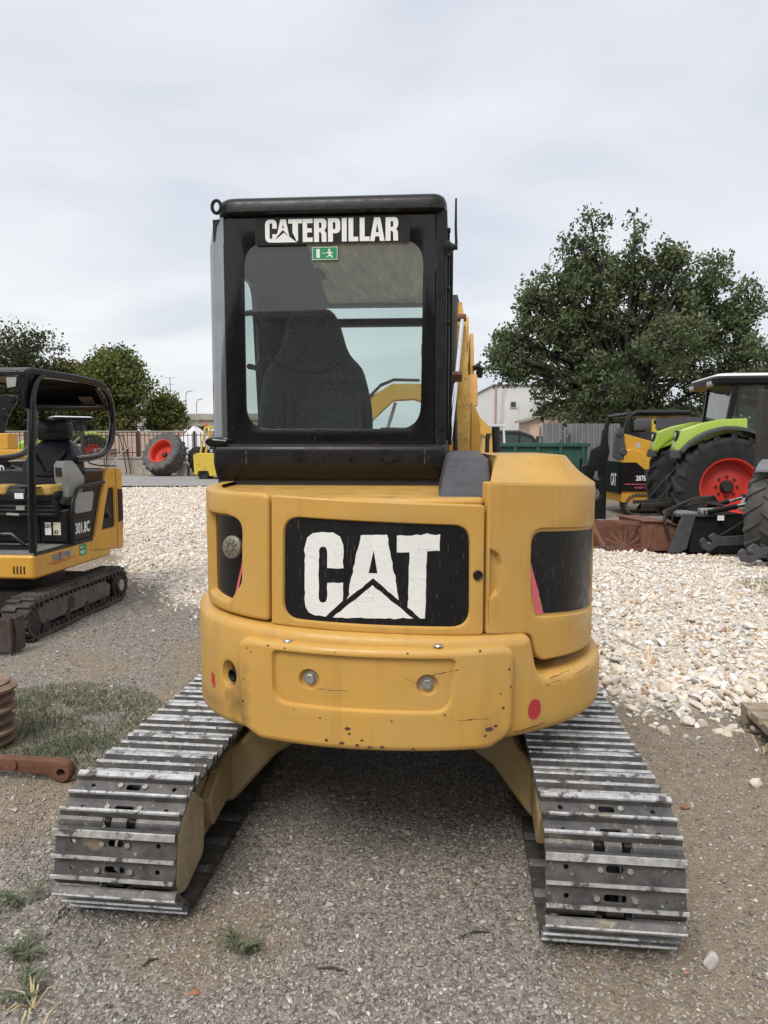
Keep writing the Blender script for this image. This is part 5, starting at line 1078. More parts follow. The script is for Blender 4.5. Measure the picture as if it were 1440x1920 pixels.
mb = MB(); mb.tube([(-.30,-.30,.72),(-.1,-.36,.83),(.12,-.36,.83),(.22,-.34,.74)], .02, 8); mb.box((-.3,-.42,.71),(.30,-.28,.73)); mb.build('foot_rest', M_blackm, ME)
mb = MB(); mb.tube([(.12,.50,1.70),(.30,.55,1.50),(.40,.50,1.42),(.46,.55,1.40),(.47,.9,1.385)], .007, 6); mb.build('cable', M_dark, ME)

# ---- plank leaning on its back
pk = thing('wooden_plank', 'short pale wooden plank leaning on the back of the small excavator', 'plank', (-3.45, 7.72, 0), R(20))
mb = MB(); mb.bar((-.12, .20, .01), (.13, -.05, 1.60), .05, .13, up=(0, -1, 0)); mb.build('board', M_wood, pk)

# ---- loader cut by the left edge
LD = thing('compact_loader', 'yellow compact loader cut off by the left edge, black side panel', 'loader', (-5.93, 10.0, 0))
mb = MB(); mb.box((-.9, -.7, .25), (.95, 1.0, 1.18)); ld_b = mb.build('body', M_yel2, LD, bevel=.03)
mb = MB(); mb.box((-.5, -.72, .95), (1.02, -.70, 1.40)); mb.box((.9, -.70, .3), (1.03, .9, 1.38)); ldp = mb.build('side_panel', M_decalk, LD)
text('lettering', M_white, ldp, '289D', .105, frame((.875, -.7215, 1.235), (1, 0, 0), (0, 0, 1)), wfac=.62, bold=.03)
decal('red_stripe', M_pink, ldp, [[[(.99,1.20),(1.055,1.20),(1.055,1.30)]]], frame((-.04, -.721, 0), (1, 0, 0), (0, 0, 1)), w=.002, step=0)
mb = MB(); mb.box((-.6, -.78, 1.42), (1.255, -.55, 1.54)); mb.build('lift_arm', M_yel2, LD, bevel=.01)
mb = MB(); mb.box((-.4, -.76, 1.54), (1.06, -.5, 1.75)); mb.build('arm_tower', M_yel2, LD, bevel=.012)
mb = MB(); mb.prism([(.70,1.75),(.92,1.75),(.98,1.95),(1.13,2.20),(1.10,2.25),(.98,2.26),(.70,2.22)], -.60, -.56, 'y'); mb.cyl((.95,-.64,2.02),(.95,-.54,2.02),.06,n=16); mb.cyl((1.06,-.63,2.20),(1.06,-.54,2.20),.045,n=16); mb.build('link_bracket', M_blackm, LD, bevel=.008)
belt(LD, -.8, .9, -.9, .9, .25, .25)
mb = MB()
for k in range(3): mb.tube([(1.0, -.75 + .04*k, 1.25), (1.12 + .05*k, -.78, 1.33 - .02*k), (1.28 + .05*k, -.8, 1.24)], .018, 8)
mb.build('hose', M_dark, LD)

# ================================================================== background at the left: low wall with railing, wheel, forklift ...
GF = .25
FN = thing('railing_wall', 'low concrete wall carrying a rusty iron railing behind the big wheel', 'fence', (0, 33, GF))
mb = MB(); mb.box((-28, 0, -.2), (3, .25, .72)); mb.box((-28, -.04, .72), (3, .29, .80)); mb.build('base_wall', M_conc, FN)
M_iron = pm('rusty_iron_bar', (.06, .045, .038), .8, .3, var=.3, vscale=6)
mb = MB(); mb.box((-.014, .10, .80), (.014, .128, 1.92)); bar_me = mb.mesh('bar', M_iron, 0)
for k in range(150):
    o = link_mesh('bar', bar_me, FN); o.location = (-27.5 + k * .20, 0, random.uniform(-.01, .01))
for z_ in (.98, 1.78):
    mb = MB(); mb.box((-28, .095, z_), (3, .133, z_ + .035)); mb.build('rail', M_iron, FN)
mb = MB(); mb.box((-.05, .06, .80), (.05, .17, 1.98)); pm_ = mb.mesh('post', M_iron, 0)
for k in range(12):
    o = link_mesh('post', pm_, FN); o.location = (-27 + k * 2.6, 0, 0)
PW = thing('pink_wall', 'long pale pink wall standing beyond the iron railing', 'wall', (0, 41, GF))
M_pinkw = pm('pink_render', (.50, .36, .29), .95, var=.12, vscale=.6, bump=.1, bscale=20, spots=[((.34, .27, .22), 1.2, .58, .15)])
for k in range(14):
    mb = MB(); mb.box((-31 + k * 2.4, 0, -.2), (-31 + k * 2.4 + 2.36, .2, 2.05 + .02 * (k % 3))); mb.build('panel', M_pinkw, PW)
mb = MB(); mb.box((-31, -.03, 2.09), (2.6, .23, 2.16)); mb.build('coping', M_conc, PW)
WT = thing('spare_tyre', 'big loose tractor wheel with red rim leaning before the low wall', 'wheel', (-9.55, 31.0, GF))
ax = Vector((-.33, -.80, .50)).normalized()
tyre_rim(WT, Vector((0, 0, .93)), ax, .98, .72, .55, tyre_mat=pm('grey_dusty_rubber', (.085, .082, .078), .9, var=.2, vscale=4, bump=.2, bscale=50, spots=[((.15, .14, .125), 3, .5, .2)]), lugs=18, dish=.8)
mb = MB(); mb.prism([(-.1, 0), (.45, 0), (.5, .35), (.05, .55)], .55, .95, 'x'); mb.build('support_block', M_conc, WT)
T2 = thing('old_tyre', 'dark tyre lying to the right of the big red-rimmed wheel', 'tyre', (-8.1, 31.6, GF))
tyre_rim(T2, Vector((0, 0, .62)), (.9, -.35, .25), .68, .5, .36, rim_mat=M_dark, lugs=16, hub=False)
for i, (x_, dx, h, w_, m_, lb) in enumerate(((-10.95, .28, 1.25, .05, M_wood, 'thin pale stick leaning on the low wall left of the big wheel'), (-10.55, .12, .85, .16, M_wood, 'wide short board leaning on the low wall beside the big wheel'), (-12.3, .7, 1.35, .04, M_grey, 'bent grey pipe leaning on the low wall behind the small excavator'))):
    o = thing('leaning_board' if i < 2 else 'leaning_pipe', lb, 'board' if i < 2 else 'pipe', (x_, 32.2, GF))
    mb = MB()
    if i < 2: mb.bar((0, -.35, 0), (dx, .72, h), w_, .04, up=(0, -1, .5)); mb.build('board', m_, o)
    else: mb.tube([(0, -.3, 0), (.05, -.1, .5), (dx * .6, .4, 1.1), (dx, .72, h)], .03, 8); mb.build('pipe', m_, o)
TP = thing('white_tarp_heap', 'heap covered with a white sheet behind the railing near the yellow forklift', 'tarp', (-9.6, 36.2, GF))
mb = MB(); rings = []
for z_, f in ((0, 1.25), (.7, 1.2), (1.2, 1.05), (1.7, .75), (2.05, .40), (2.25, .12)):
    rings.append([(.95 * f * math.cos(a_) * (1 + .06 * math.sin(5*a_ + z_)), .9 * f * math.sin(a_) * (1 + .06 * math.sin(7*a_)), z_ + .05 * math.sin(3*a_)) for a_ in np.linspace(0, 2*math.pi, 33)[:-1]])
mb.loft(rings); mb.build('sheet', pm('white_sheet', (.62, .62, .63), .7, var=.06, vscale=3, bump=.3, bscale=8), TP, smooth=60)
PS = thing('pallet_stack', 'stack of brown wooden pallets behind the railing left of the wheel', 'pallets', (-13.1, 34.3, GF))
for k in range(5):
    for j in range(3): mb = MB(); mb.box((-.75, -.4 + j * .35, .5 + k * .16), (.75, -.3 + j * .35, .53 + k * .16)); mb.build('slat', M_rust if k % 2 else M_wood, PS)
    for x_ in (-.7, 0, .6): mb = MB(); mb.box((x_, -.4, .40 + k * .16), (x_ + .1, .4, .50 + k * .16)); mb.build('bearer', M_wood, PS)
mb = MB(); mb.box((-.7, -.38, 0), (.7, .38, .40)); mb.build('bottom_stack', M_wood, PS)
RK = thing('iron_hoop_rack', 'rusty bent iron hoop frame standing against the railing', 'rack', (-12.4, 32.8, GF))
for k, (a_, b_) in enumerate(((-.5, .55), (-.35, .40))):
    mb = MB(); mb.tube([(a_, -.1 * k, 0), (a_, -.1 * k, 1.35), (a_ + .12, -.1*k, 1.72), (0, -.1*k, 1.9), (b_ - .1, -.1*k, 1.72), (b_, -.1*k, 1.2), (b_ + .15, -.1*k, .2), (b_ + .15, -.1*k, 0)], .022, 8); mb.build('hoop', M_iron, RK)
# forklift
FK = thing('forklift', 'battered yellow forklift partly hidden by the cab of the large excavator', 'forklift', (-6.55, 28.2, GF * .9))
M_yelf = pm('battered_yellow', (.60, .44, .05), .6, var=.1, vscale=5, spots=[((.14, .11, .06), 5, .60, .06), ((.35, .27, .08), 3, .55, .2)])
mb = MB(); mb.prism(roundpoly([(-.85,.22),(-.72,.20),(-.70,.36),(-.30,.36),(-.26,.16),(.6,.16),(.6,1.05),(-.80,1.05),(-.88,.98)], [.04,.02,.08,.08,.02,.02,.02,.05,.05], 4), -.5, .5, 'y'); mb.build('counterweight', M_yelf, FK, bevel=.03)
for s_ in (-1, 1):
    mb = MB(); mb.bar((-.62, s_*.42, 1.0), (-.40, s_*.42, 2.05), .07, .09, up=(0,1,0)); mb.bar((-.40, s_*.42, 2.05), (.7, s_*.42, 2.10), .07, .07); mb.bar((.7, s_*.42, 2.10), (.75, s_*.42, 1.0), .07, .07, up=(0,1,0)); mb.build('guard_post', M_yelf, FK, bevel=.01)
mb = MB()
for k in range(6): mb.box((-.3 + k*.18, -.42, 2.08), (-.26 + k*.18, .42, 2.11))
mb.build('guard_bars', M_yelf, FK)
mb = MB(); mb.cyl((-.38, -.3, 2.10), (-.38, -.3, 2.16), .05, n=14); mb.cyl((-.38, -.3, 2.16), (-.38, -.3, 2.27), .045, .035, n=14); mb.build('beacon', M_orange, FK)
for x_, r_ in ((-.50, .22), (.75, .32)):
    for s_ in (-1, 1): wheel(FK, (x_, s_*.38, r_), (0, s_, 0), r_, .2, r_*.55, rim_mat=M_dark, lugs=14, hub=False)
mb = MB(); mb.box((.85, -.35, .1), (.95, -.25, 2.0)); mb.box((.85, .25, .1), (.95, .35, 2.0)); mb.build('mast', M_dark, FK)
mb = MB(); mb.loft([[(x_, y_, z_) for x_, y_ in rrect(-.2, -.22, .3, .22, .06, 3)] for z_ in (1.05, 1.25)]); mb.box((-.3,-.2,1.2),(-.2,.2,1.6)); mb.build('seat', M_vinyl, FK)
# viaduct
VD = thing('viaduct', 'grey concrete viaduct far beyond the trees at the left of the cab', 'bridge', (-38, 130, 0), R(-4))
mb = MB(); mb.box((-14, 0, 5.0), (26, 9, 6.1)); mb.build('deck', M_conc, VD)
mb = MB(); mb.box((-14, -.4, 6.1), (26, -.1, 7.2)); mb.build('parapet', M_conc, VD)
for k in range(6): mb = MB(); mb.box((-12 + k * 7, 1, -.2), (-10.5 + k * 7, 8, 5.0)); mb.build('pier', M_conc, VD)
for i, (x_, y_, h, lb) in enumerate(((-35.5, 128.5, 11.2, 'tall thin lamp post on the far viaduct'), (-33.6, 128.4, 9.8, 'shorter lamp post on the viaduct close to the forklift beacon'), (-41.5, 126, 13.0, 'television aerial mast left of the viaduct'), (-37.2, 125, 13.6, 'television aerial mast with cross bars above the viaduct'))):
    o = thing('lamp_post' if i < 2 else 'aerial_mast', lb, 'lamp post' if i < 2 else 'aerial', (x_, y_, 0)); mb = MB()
    mb.tube([(0,0,0),(0,0,h-.3)] if i > 1 else [(0,0,0),(0,0,h-.8),(.2,0,h-.2),(.9,0,h)], .08 if i < 2 else .05, 6)
    mb.build('pole', M_conc if i < 2 else M_iron, o); mb = MB()
    if i > 1:
        for q in range(3): mb.bar((-1.1 + .2*q, 0, h - .4 - q * 1.1), (1.0 - .3*q, 0, h - .4 - q*1.1), .05, .05)
        mb.build('cross_bar', M_iron, o)
    else: mb.cbox((1.0,0,h), (.5,.2,.12)); mb.build('lamp_head', M_grey, o)
# ================================================================== tractors
def tractor(T, Rw=.89, Ww=.62, rr=.48, full=True):
    """x forward, y left, z up, origin under the rear axle"""
    CABM = Matrix.Translation((.48, 0, 0))
    for s_ in (-1, 1): wheel(T, (0, s_ * .92, Rw), (0, s_, 0), Rw, Ww, rr, lugs=19)
    for s_ in (-1, 1): wheel(T, (2.7, s_ * .88, .66), (0, s_, 0), .66, .48, .36, lugs=17)
    mb = MB(); mb.box((-.45, -.35, .55), (2.9, .35, 1.05)); mb.box((-.7, -.25, .5), (-.4, .25, 1.0)); mb.cyl((0, -.75, Rw), (0, .75, Rw), .18, n=16); mb.build('chassis', M_dark, T, bevel=.03)
    mb = MB(); rings = []
    for x_, w_, z1 in ((1.25, .42, 1.80), (2.0, .42, 1.76), (2.9, .40, 1.66), (3.3, .36, 1.50), (3.42, .30, 1.30)): rings.append([(x_, y_, z_) for y_, z_ in roundpoly([(-w_, .95), (w_, .95), (w_, z1), (-w_, z1)], [.03,.03,.14,.14], 4)])
    mb.loft(rings); mb.build('bonnet', M_lime, T, smooth=45)
    for s_ in (-1, 1):
        # fender: arc band over the wheel, lime on top, black lip outside
        y0, y1 = s_ * .62, s_ * 1.12; rings = []; lip = []
        for a_ in np.linspace(142, 24, 22):
            r_ = Rw * 1.13; x_ = r_ * math.cos(R(a_)); z_ = Rw + r_ * math.sin(R(a_)) * 1.02
            rings.append([(x_, y0, z_ + .02), (x_, y1, z_ - .02), (x_ * .975, y1, z_ - .05), (x_ * .975, y0, z_ - .04)])
            lip.append([(x_ * 1.015, y1 - s_ * .02, z_ + .005), (x_ * 1.01, y1 + s_ * .09, z_ - .02), (x_ * .97, y1 + s_ * .09, z_ - .06), (x_ * .975, y1 - s_ * .02, z_ - .045)])
        mb = MB(); mb.loft(rings); fd = mb.build('fender', M_lime, T, smooth=40)
        mb = MB(); mb.loft(lip); mb.build('fender_lip', M_plast, fd, smooth=40)
        # raised rear shoulder with lamp
        mb = MB(); mb.loft([[(x_, y_, z_) for y_, z_ in roundpoly([(s_*.64, zb), (s_*1.02, zb), (s_*.98, zt), (s_*.66, zt)], .03, 3)] for x_, zb, zt in ((-.84, 1.46, 1.56), (-.76, 1.50, 1.86), (-.45, 1.62, 1.97), (-.1, 1.78, 2.04), (.3, 1.84, 2.05))]); mb.build('fender_shoulder', M_lime, T, smooth=40)
        mb = MB(); mb.lathe([(.085, -.03), (.10, .02), (.085, .03), (.075, .02), (0, .01)], (-.80, s_ * .84, 1.76), (-1, 0, .1), 20); lp_ = mb.build('lamp', M_blackm, T)
        mb = MB(); mb.lathe([(.075, .018), (.04, .034), (0, .04)], (-.80, s_ * .84, 1.76), (-1, 0, .1), 16); mb.build('lens', M_lens, lp_)
        mb = MB(); mb.box((-.86, min(s_*.66, s_*1.08), 1.36), (-.76, max(s_*.66, s_*1.08), 1.52)); mb.build('mud_flap', M_plast, T, bevel=.02)
        # cab side: pillars and glass
        yb, yt = s_ * .66, s_ * .74
        mb = MB(); mb.M = CABM; mb.bar((-.42, yb, 1.72), (-.30, yt, 2.66), .07, .10, up=(1,0,0)); mb.bar((.22, yb, 1.45), (.20, yt, 2.66), .06, .07, up=(1,0,0)); mb.bar((1.12, s_*.48, 1.5), (.95, s_*.66, 2.66), .06, .07, up=(1,0,0)); mb.bar((-.42, yb, 1.74), (.24, yb, 1.62), .06, .10); mb.bar((.22, yb, 1.30), (1.12, s_*.48, 1.2), .05, .08); mb.build('cab_pillar', M_blackm, T, bevel=.008)
        mb = MB(); mb.M = CABM; mb.add([(-.40, yb, 1.74), (.22, yb, 1.62), (.20, yt, 2.64), (-.30, yt, 2.64)], [(0,1,2,3)]); mb.build('side_window', G_trac, T)
        mb = MB(); mb.M = CABM; mb.add([(.24, yb, 1.2), (1.10, s_*.48, 1.2), (.95, s_*.66, 2.64), (.22, yt, 2.64)], [(0,1,2,3)]); mb.build('door_window', G_trac, T)
        mb = MB(); mb.M = CABM; mb.box((-.34, min(yt, s_*.70), 2.0), (-.26, max(yt, s_*.70), 2.08)); mb.build('bracket', M_plast, T)
    mb = MB(); mb.M = CABM; mb.add([(-.44, -.60, 1.74), (-.44, .60, 1.74), (-.33, .66, 2.62), (-.33, -.66, 2.62)], [(0,1,2,3)]); mb.build('rear_window', G_trac, T)
    mb = MB(); mb.M = CABM; mb.add([(1.14, -.46, 1.5), (1.14, .46, 1.5), (.98, .62, 2.64), (.98, -.62, 2.64)], [(0,1,2,3)]); mb.build('windshield', G_trac, T)
    mb = MB(); mb.M = CABM; mb.box((-.46, -.64, 1.25), (.2, .64, 1.72)); mb.box((-.2, -.6, .95), (1.1, .6, 1.25)); mb.build('cab_base', M_blackm, T, bevel=.02)
    mb = MB(); mb.M = CABM; mb.loft([[(x_, y_, z_) for x_, y_ in rrect(-.70 + d_, -.84 + d_, 1.30 - d_, .84 - d_, .16, 5)] for z_, d_ in ((2.62, .10), (2.66, .02), (2.74, .0), (2.78, .03))]); mb.build('roof', M_blackm, T, smooth=35)
    mb = MB(); mb.M = CABM; mb.loft([[(x_, y_, z_) for x_, y_ in rrect(-.68 + d_, -.82 + d_, 1.28 - d_, .82 - d_, .16, 5)] for z_, d_ in ((2.782, .02), (2.80, .03), (2.835, .12), (2.84, .3))]); mb.build('roof_top', pm('white_roof', (.66, .67, .66), .45, var=.06), T, smooth=40)
    for y_ in (-.62, -.47, .47, .62):
        mb = MB(); mb.M = CABM; mb.lathe([(.05, -.02), (.055, .03), (.045, .04), (0, .045)], (-.66, y_, 2.665), (-1, 0, -.1), 16); mb.build('work_lamp', M_lens, T)
    mb = MB(); mb.M = CABM; mb.loft([[(x_, y_, z_) for x_, y_ in rrect(-.25, -.25, .25, .25, .08, 4)] for z_ in (1.65, 1.80)]); mb.loft([[(x_, y_, z_) for x_, y_ in rrect(-.25 + d_, -.22, -.12 + d_, .22, .05, 4)] for z_, d_ in ((1.78, 0), (2.2, -.05), (2.32, -.05))]); mb.tube([(.62, 0, 1.5), (.5, 0, 1.9)], .03, 8); mb.tube([(.5 + .06*math.sin(a_)*.5, .18*math.cos(a_), 1.9 + .18*math.sin(a_)) for a_ in np.linspace(0, 6.28, 15)[:-1]], .015, 6, closed=True); mb.build('seat', M_fabric, T, bevel=.02)
    # rear linkage
    mb = MB()
    for s_ in (-.35, .35): mb.bar((-.4, s_, .55), (-1.25, s_ * 1.1, .50), .05, .07); mb.bar((-.6, s_, 1.05), (-1.0, s_*1.08, .52), .03, .03)
    mb.build('linkage_arm', M_dark, T, bevel=.008)
TR = thing('tractor', 'lime green tractor with red rims and white roof at the right edge', 'tractor', (6.0, 13.15, 0), R(-8))
tractor(TR)
TL = thing('tractor', 'far tractor with lime green fender seen through the small excavator canopy', 'tractor', (-15.9, 38.2, GF), R(-145))
tractor(TL)

# ================================================================== compact track loader 287B
CL = thing('track_loader', 'compact loader numbered 46 with black side panel standing left of the tractor', 'loader', (5.37, 16.0, 0))
mb = MB(); mb.prism(roundpoly([(0,.30),(2.3,.30),(2.3,1.15),(.05,1.15)], [.05,.02,.02,.05], 3), .02, 1.68, 'y'); mb.build('body', M_yel2, CL, bevel=.03)
mb = MB(); mb.prism(roundpoly([(-.03,.56),(.78,.56),(.78,.85),(.62,1.12),(.40,1.20),(-.03,1.20)], [.02,.02,.2,.15,.1,.03], 5), -.012, .02, 'y'); sd = mb.build('side_panel', M_decalk, CL)
text('lettering', M_white, sd, '287B', .115, frame((.42, -.0125, .80), (1, 0, 0), (0, 0, 1)), wfac=.72, bold=.025)
text('lettering', M_pink, sd, 'HIGH FLOW XPS', .045, frame((.42, -.0125, .62), (1, 0, 0), (0, 0, 1)), wfac=.62)
mb = MB(); mb.box((.05, -.0135, .71), (.76, -.0125, .725)); mb.build('red_line', M_pink, sd)
mb = MB(); mb.prism(roundpoly([(.06,.50),(1.64,.50),(1.64,1.22),(.06,1.22)], .05, 3), -.06, .02, 'x'); mb.build('rear_door', M_decalk, CL)
text('lettering', M_white, CL, 'CAT', .28, frame((-.0615, .42, .68), (0, -1, 0), (0, 0, 1)), wfac=.5, bold=.03)
mb = MB(); mb.prism([(-.04,1.20),(.30,1.20),(.26,1.52),(.02,1.50)], .0, .26, 'y'); mb.build('lamp_housing', M_yel2, CL, bevel=.02)
mb = MB(); mb.box((-.05, .06, 1.28), (-.035, .2, 1.42)); mb.build('tail_lamp', M_lens, CL)
mb = MB(); mb.prism([(-.08,1.42),(.08,1.20),(.55,1.14),(1.9,.95),(2.2,.75),(2.3,1.0),(1.0,1.58),(.0,1.86),(-.06,1.70)], .04, .20, 'y'); arm = mb.build('lift_arm', M_yel2, CL, bevel=.01)
mb = MB(); mb.prism([(.02,1.20),(.30,1.20),(.52,1.02),(.60,.70),(.78,.60),(.80,.75),(.66,1.10),(.50,1.40),(.20,1.52),(.02,1.45)], -.03, .04, 'y'); mb.build('arm_link', M_yel2, CL, bevel=.012)
text('number', pm('pale_blue_print', (.45, .58, .68), .6, var=.05), arm, '46', .13, frame((.33, .0385, 1.53), (1, 0, -.1), (.1, 0, 1)), wfac=.75, bold=.01)
text('lettering', MATS['print_black'], arm, 'maia', .09, frame((.50, .0385, 1.34), (1, 0, -.06), (.06, 0, 1)), wfac=1.0, bold=.03)
mb = MB(); mb.prism([(-.22,1.35),(-.10,1.25),(.10,1.32),(.02,1.70),(.0,1.98),(-.16,1.98),(-.20,1.80)], -.02, .10, 'y'); mb.cyl((-.1,-.05,1.86),(-.1,.12,1.86),.07,n=16); mb.cyl((.0,-.05,1.45),(.0,.12,1.45),.08,n=16); mb.build('pivot_tower', M_plast, CL, bevel=.012)
mb = MB()
for y_ in (.10, 1.58): mb.tube([(.10,y_,1.20),(.10,y_,2.05),(.16,y_,2.25),(.30,y_,2.32),(1.5,y_,2.32)], .06, 8)
mb.build('cab_post', M_blackm, CL)
mb = MB(); mb.box((.12,.06,2.25),(1.55,1.62,2.34)); mb.build('cab_roof', M_blackm, CL, bevel=.04, seg=3)
mb = MB(); mb.box((.5,.3,1.15),(1.2,1.3,1.9)); mb.build('seat_block', M_fabric, CL, bevel=.05)
o = bpy.data.objects.new('undercarriage', None); COL.objects.link(o); o.parent = CL; o.location = (1.25, .22, 0); o.rotation_euler = (0, 0, R(90))
belt(o, -.24, .2, -1.1, 1.15, .24, .25, 'rubber_track')
mb = MB(); mb.prism([(-.8,.12),(.8,.12),(.6,.42),(-.6,.42)], -.18, .12, 'x'); mb.build('track_frame', M_dark, o)

# dumper with black cover behind
DP = thing('site_dumper', 'machine with flat black cover and yellow post behind the tractor mudguards', 'dumper', (8.1, 20.2, 0))
mb = MB(); mb.box((-.9, -.8, .4), (1.6, .8, 1.55)); mb.build('chassis', M_yel2, DP, bevel=.05)
mb = MB(); mb.prism(roundpoly([(-.74,2.03),(.95,2.03),(.95,2.33),(-.15,2.36),(-.20,2.42),(-.64,2.42),(-.74,2.30)], [.03]*7, 3), -.85, .85, 'y'); mb.build('cover', M_plast, DP, bevel=.04, seg=3)
mb = MB(); mb.box((-.4,-.80,1.93),(.9,.8,2.02)); mb.build('cream_strip', M_wood, DP)
mb = MB(); mb.box((-.80,-.82,1.5),(-.68,-.70,2.28)); mb.box((-.80,-.82,2.15),(-.6,-.70,2.28)); mb.build('yellow_post', M_yelf, DP, bevel=.01)
mb = MB(); mb.box((-.55,-.78,1.5),(-.35,-.7,2.03)); mb.box((.4,-.78,1.5),(.6,-.7,2.03)); mb.build('post', M_dark, DP)
mb = MB(); mb.lathe([(.09,0),(.10,.06),(0,.07)], (-.15,-.86,2.0), (0,-1,0), 16); mb.build('lamp', M_blackm, DP)
for x_ in (-.4, 1.1): wheel(DP, (x_, -.85, .5), (0, -1, 0), .5, .35, .28, rim_mat=M_yelf, lugs=16)

# green skip
SK = thing('green_skip', 'long dark green steel skip behind the hood of the large excavator', 'skip', (1.9, 18.2, 0))
M_gskip = pm('dark_green_steel', (.022, .085, .062), .6, var=.2, vscale=2.5, spots=[((.05, .07, .055), 3, .55, .15), ((.10, .055, .03), 8, .68, .04)])
mb = MB(); mb.box((-3.3, 0, .15), (3.3, .05, 1.55)); mb.box((-3.3, 2.2, .15), (3.3, 2.25, 1.55)); mb.box((-3.3, .05, .15), (-3.25, 2.2, 1.55)); mb.box((3.25, .05, .15), (3.3, 2.2, 1.55)); mb.box((-3.3, 0, .1), (3.3, 2.25, .15)); mb.build('shell', M_gskip, SK)
mb = MB(); mb.box((-3.35, -.07, 1.55), (3.35, .08, 1.65)); mb.box((-3.35, 2.18, 1.55), (3.35, 2.3, 1.65)); mb.build('top_rail', M_gskip, SK, bevel=.012)
mb = MB(); mb.box((-.04, -.06, .15), (.04, -.001, 1.549)); rbm = mb.mesh('rib', M_gskip, 0)
for k in range(12): o = link_mesh('rib', rbm, SK); o.location = (-3.2 + k * .58, 0, 0)
for x_ in (-2.6, 2.6): mb = MB(); mb.cyl((x_, .2, .08), (x_, 2.0, .08), .08, n=12); mb.build('roller', M_dark, SK)
# corrugated grey sheets
M_gsh = pm('grey_sheet_metal', (.22, .225, .235), .5, .4, var=.1, vscale=2, spots=[((.13, .13, .135), 2.5, .58, .12)])
def corr(name, label, x, y, w_, h, lean):
    o = thing(name, label, 'metal sheet', (x, y, 0)); n = max(2, int(w_ / .16))
    for k in range(n):
        x0 = -w_/2 + k * w_ / n; q = w_ / n; mb = MB()
        mb.prism([(x0,0),(x0+q*.15,0),(x0+q*.3,-.045),(x0+q*.7,-.045),(x0+q*.85,0),(x0+q*.995,0),(x0+q*.995,.012),(x0+q*.83,.012),(x0+q*.68,-.033),(x0+q*.32,-.033),(x0+q*.17,.012),(x0,.012)], 0, h, 'z')
        mb.v = [(a_, b_ + c_ * lean, c_) for a_, b_, c_ in mb.v]; mb.build('corrugation', M_gsh, o, smooth=0)
    mb = MB(); mb.bar((-w_/2, .10 + .3 * lean, .3), (w_/2, .10 + .3*lean, .3), .05, .05); mb.bar((-w_/2 - .06, .04, 0), (-w_/2 - .06, .04 + (h - .1) * lean, h - .1), .06, .06); mb.build('frame', M_gsh, o)
corr('sheet_panel', 'narrow grey corrugated sheet standing behind the green skip, left one of two', 4.95, 20.9, .58, 2.24, .03)
corr('sheet_panel', 'wide grey corrugated sheet standing behind the green skip, right one of two', 6.15, 20.9, 1.55, 2.22, .02)
# quick-hitch frame
QH = thing('hitch_frame', 'dark grey attachment plate with round cut-outs standing at the end of the green skip', 'attachment', (4.55, 15.3, 0))
o_ = roundpoly([(-.28,0),(.26,0),(.24,1.2),(.30,1.45),(.22,1.9),(.14,1.95),(.10,1.6),(-.10,1.5),(-.16,1.2),(-.28,1.15)], .03, 3)
slab('plate', M_blackm, QH, o_, frame((0, 0, 0), (1, 0, 0), (0, 0, 1)), [(circ(.05, .95, .11, 18), .1, False), (circ(.02, .55, .14, 18), .1, False), (circ(-.05, .18, .09, 16), .1, False)], th=.10, bev=.01, step=0)
mb = MB(); mb.box((-.2, .1, .0), (.2, .9, .08)); mb.bar((0, .1, 1.2), (0, .9, .06), .08, .08); mb.box((-.25,.3,0),(-.2,.35,1.3)); mb.build('brace', M_blackm, QH)
# second attachment, fork carriage, behind
FC = thing('fork_carriage', 'dark forked attachment leaning before the corrugated sheets', 'attachment', (5.1, 19.6, 0))
mb = MB()
for k, h in enumerate((1.75, 1.95, 1.70)): mb.prism([(-.3 + k*.24, 0), (-.22 + k*.24, 0), (-.21 + k*.24, h - .15), (-.25 + k*.24, h), (-.3 + k*.24, h - .1)], -.04, .04, 'y')
mb.box((-.35, -.05, .9), (.35, .05, 1.05)); mb.box((-.35, -.05, 0), (.35, .4, .1)); mb.build('tines', M_plast, FC)
# vehicles beyond the skip
PU = thing('pickup', 'white pickup with a white ladder rack beyond the green skip', 'pickup', (3.6, 25.2, 0))
mb = MB(); mb.box((-2.2, 0, .45), (1.0, 1.7, 1.05)); mb.build('bed', pm('white_car_paint', (.66, .67, .68), .3, var=.04, coat=.5), PU, bevel=.05)
mb = MB(); mb.prism([(-2.4,1.05),(-.9,1.05),(-1.05,1.6),(-1.35,1.78),(-2.2,1.78)], .05, 1.65, 'y'); mb.build('cab', MATS['white_car_paint'], PU, bevel=.06)
mb = MB()
for x_ in (-.55, .70):
    for y_ in (.05, 1.65): mb.bar((x_, y_, 1.0), (x_ - .08, y_, 2.25), .07, .07, up=(0,1,0))
mb.build('rack_post', MATS['white_car_paint'], PU)
mb = MB(); mb.box((-.9, 0, 2.25), (.75, .08, 2.33)); mb.box((-.9, 1.62, 2.25), (.75, 1.7, 2.33)); mb.box((-.9, .08, 2.26), (.75, 1.62, 2.30)); mb.build('rack_top', MATS['white_car_paint'], PU)
for x_ in (-1.9, .4): wheel(PU, (x_, .1, .36), (0, -1, 0), .36, .22, .22, rim_mat=M_grey, lugs=14)
VN = thing('van', 'dark van with tinted windows beyond the green skip and the ladder rack', 'van', (5.0, 27.6, 0)); VN.scale = (1, 1, 1.07)
M_dkcar = pm('dark_car_paint', (.02, .023, .027), .25, var=.1, coat=.6)
mb = MB(); mb.prism(roundpoly([(-2.0,.35),(2.2,.35),(2.2,.95),(1.35,1.15),(.75,1.85),(.2,2.02),(-1.7,2.04),(-1.95,1.8)], [.1,.1,.1,.1,.25,.2,.15,.1], 5), 0, 1.8, 'y'); mb.build('body', M_dkcar, VN, bevel=.05)
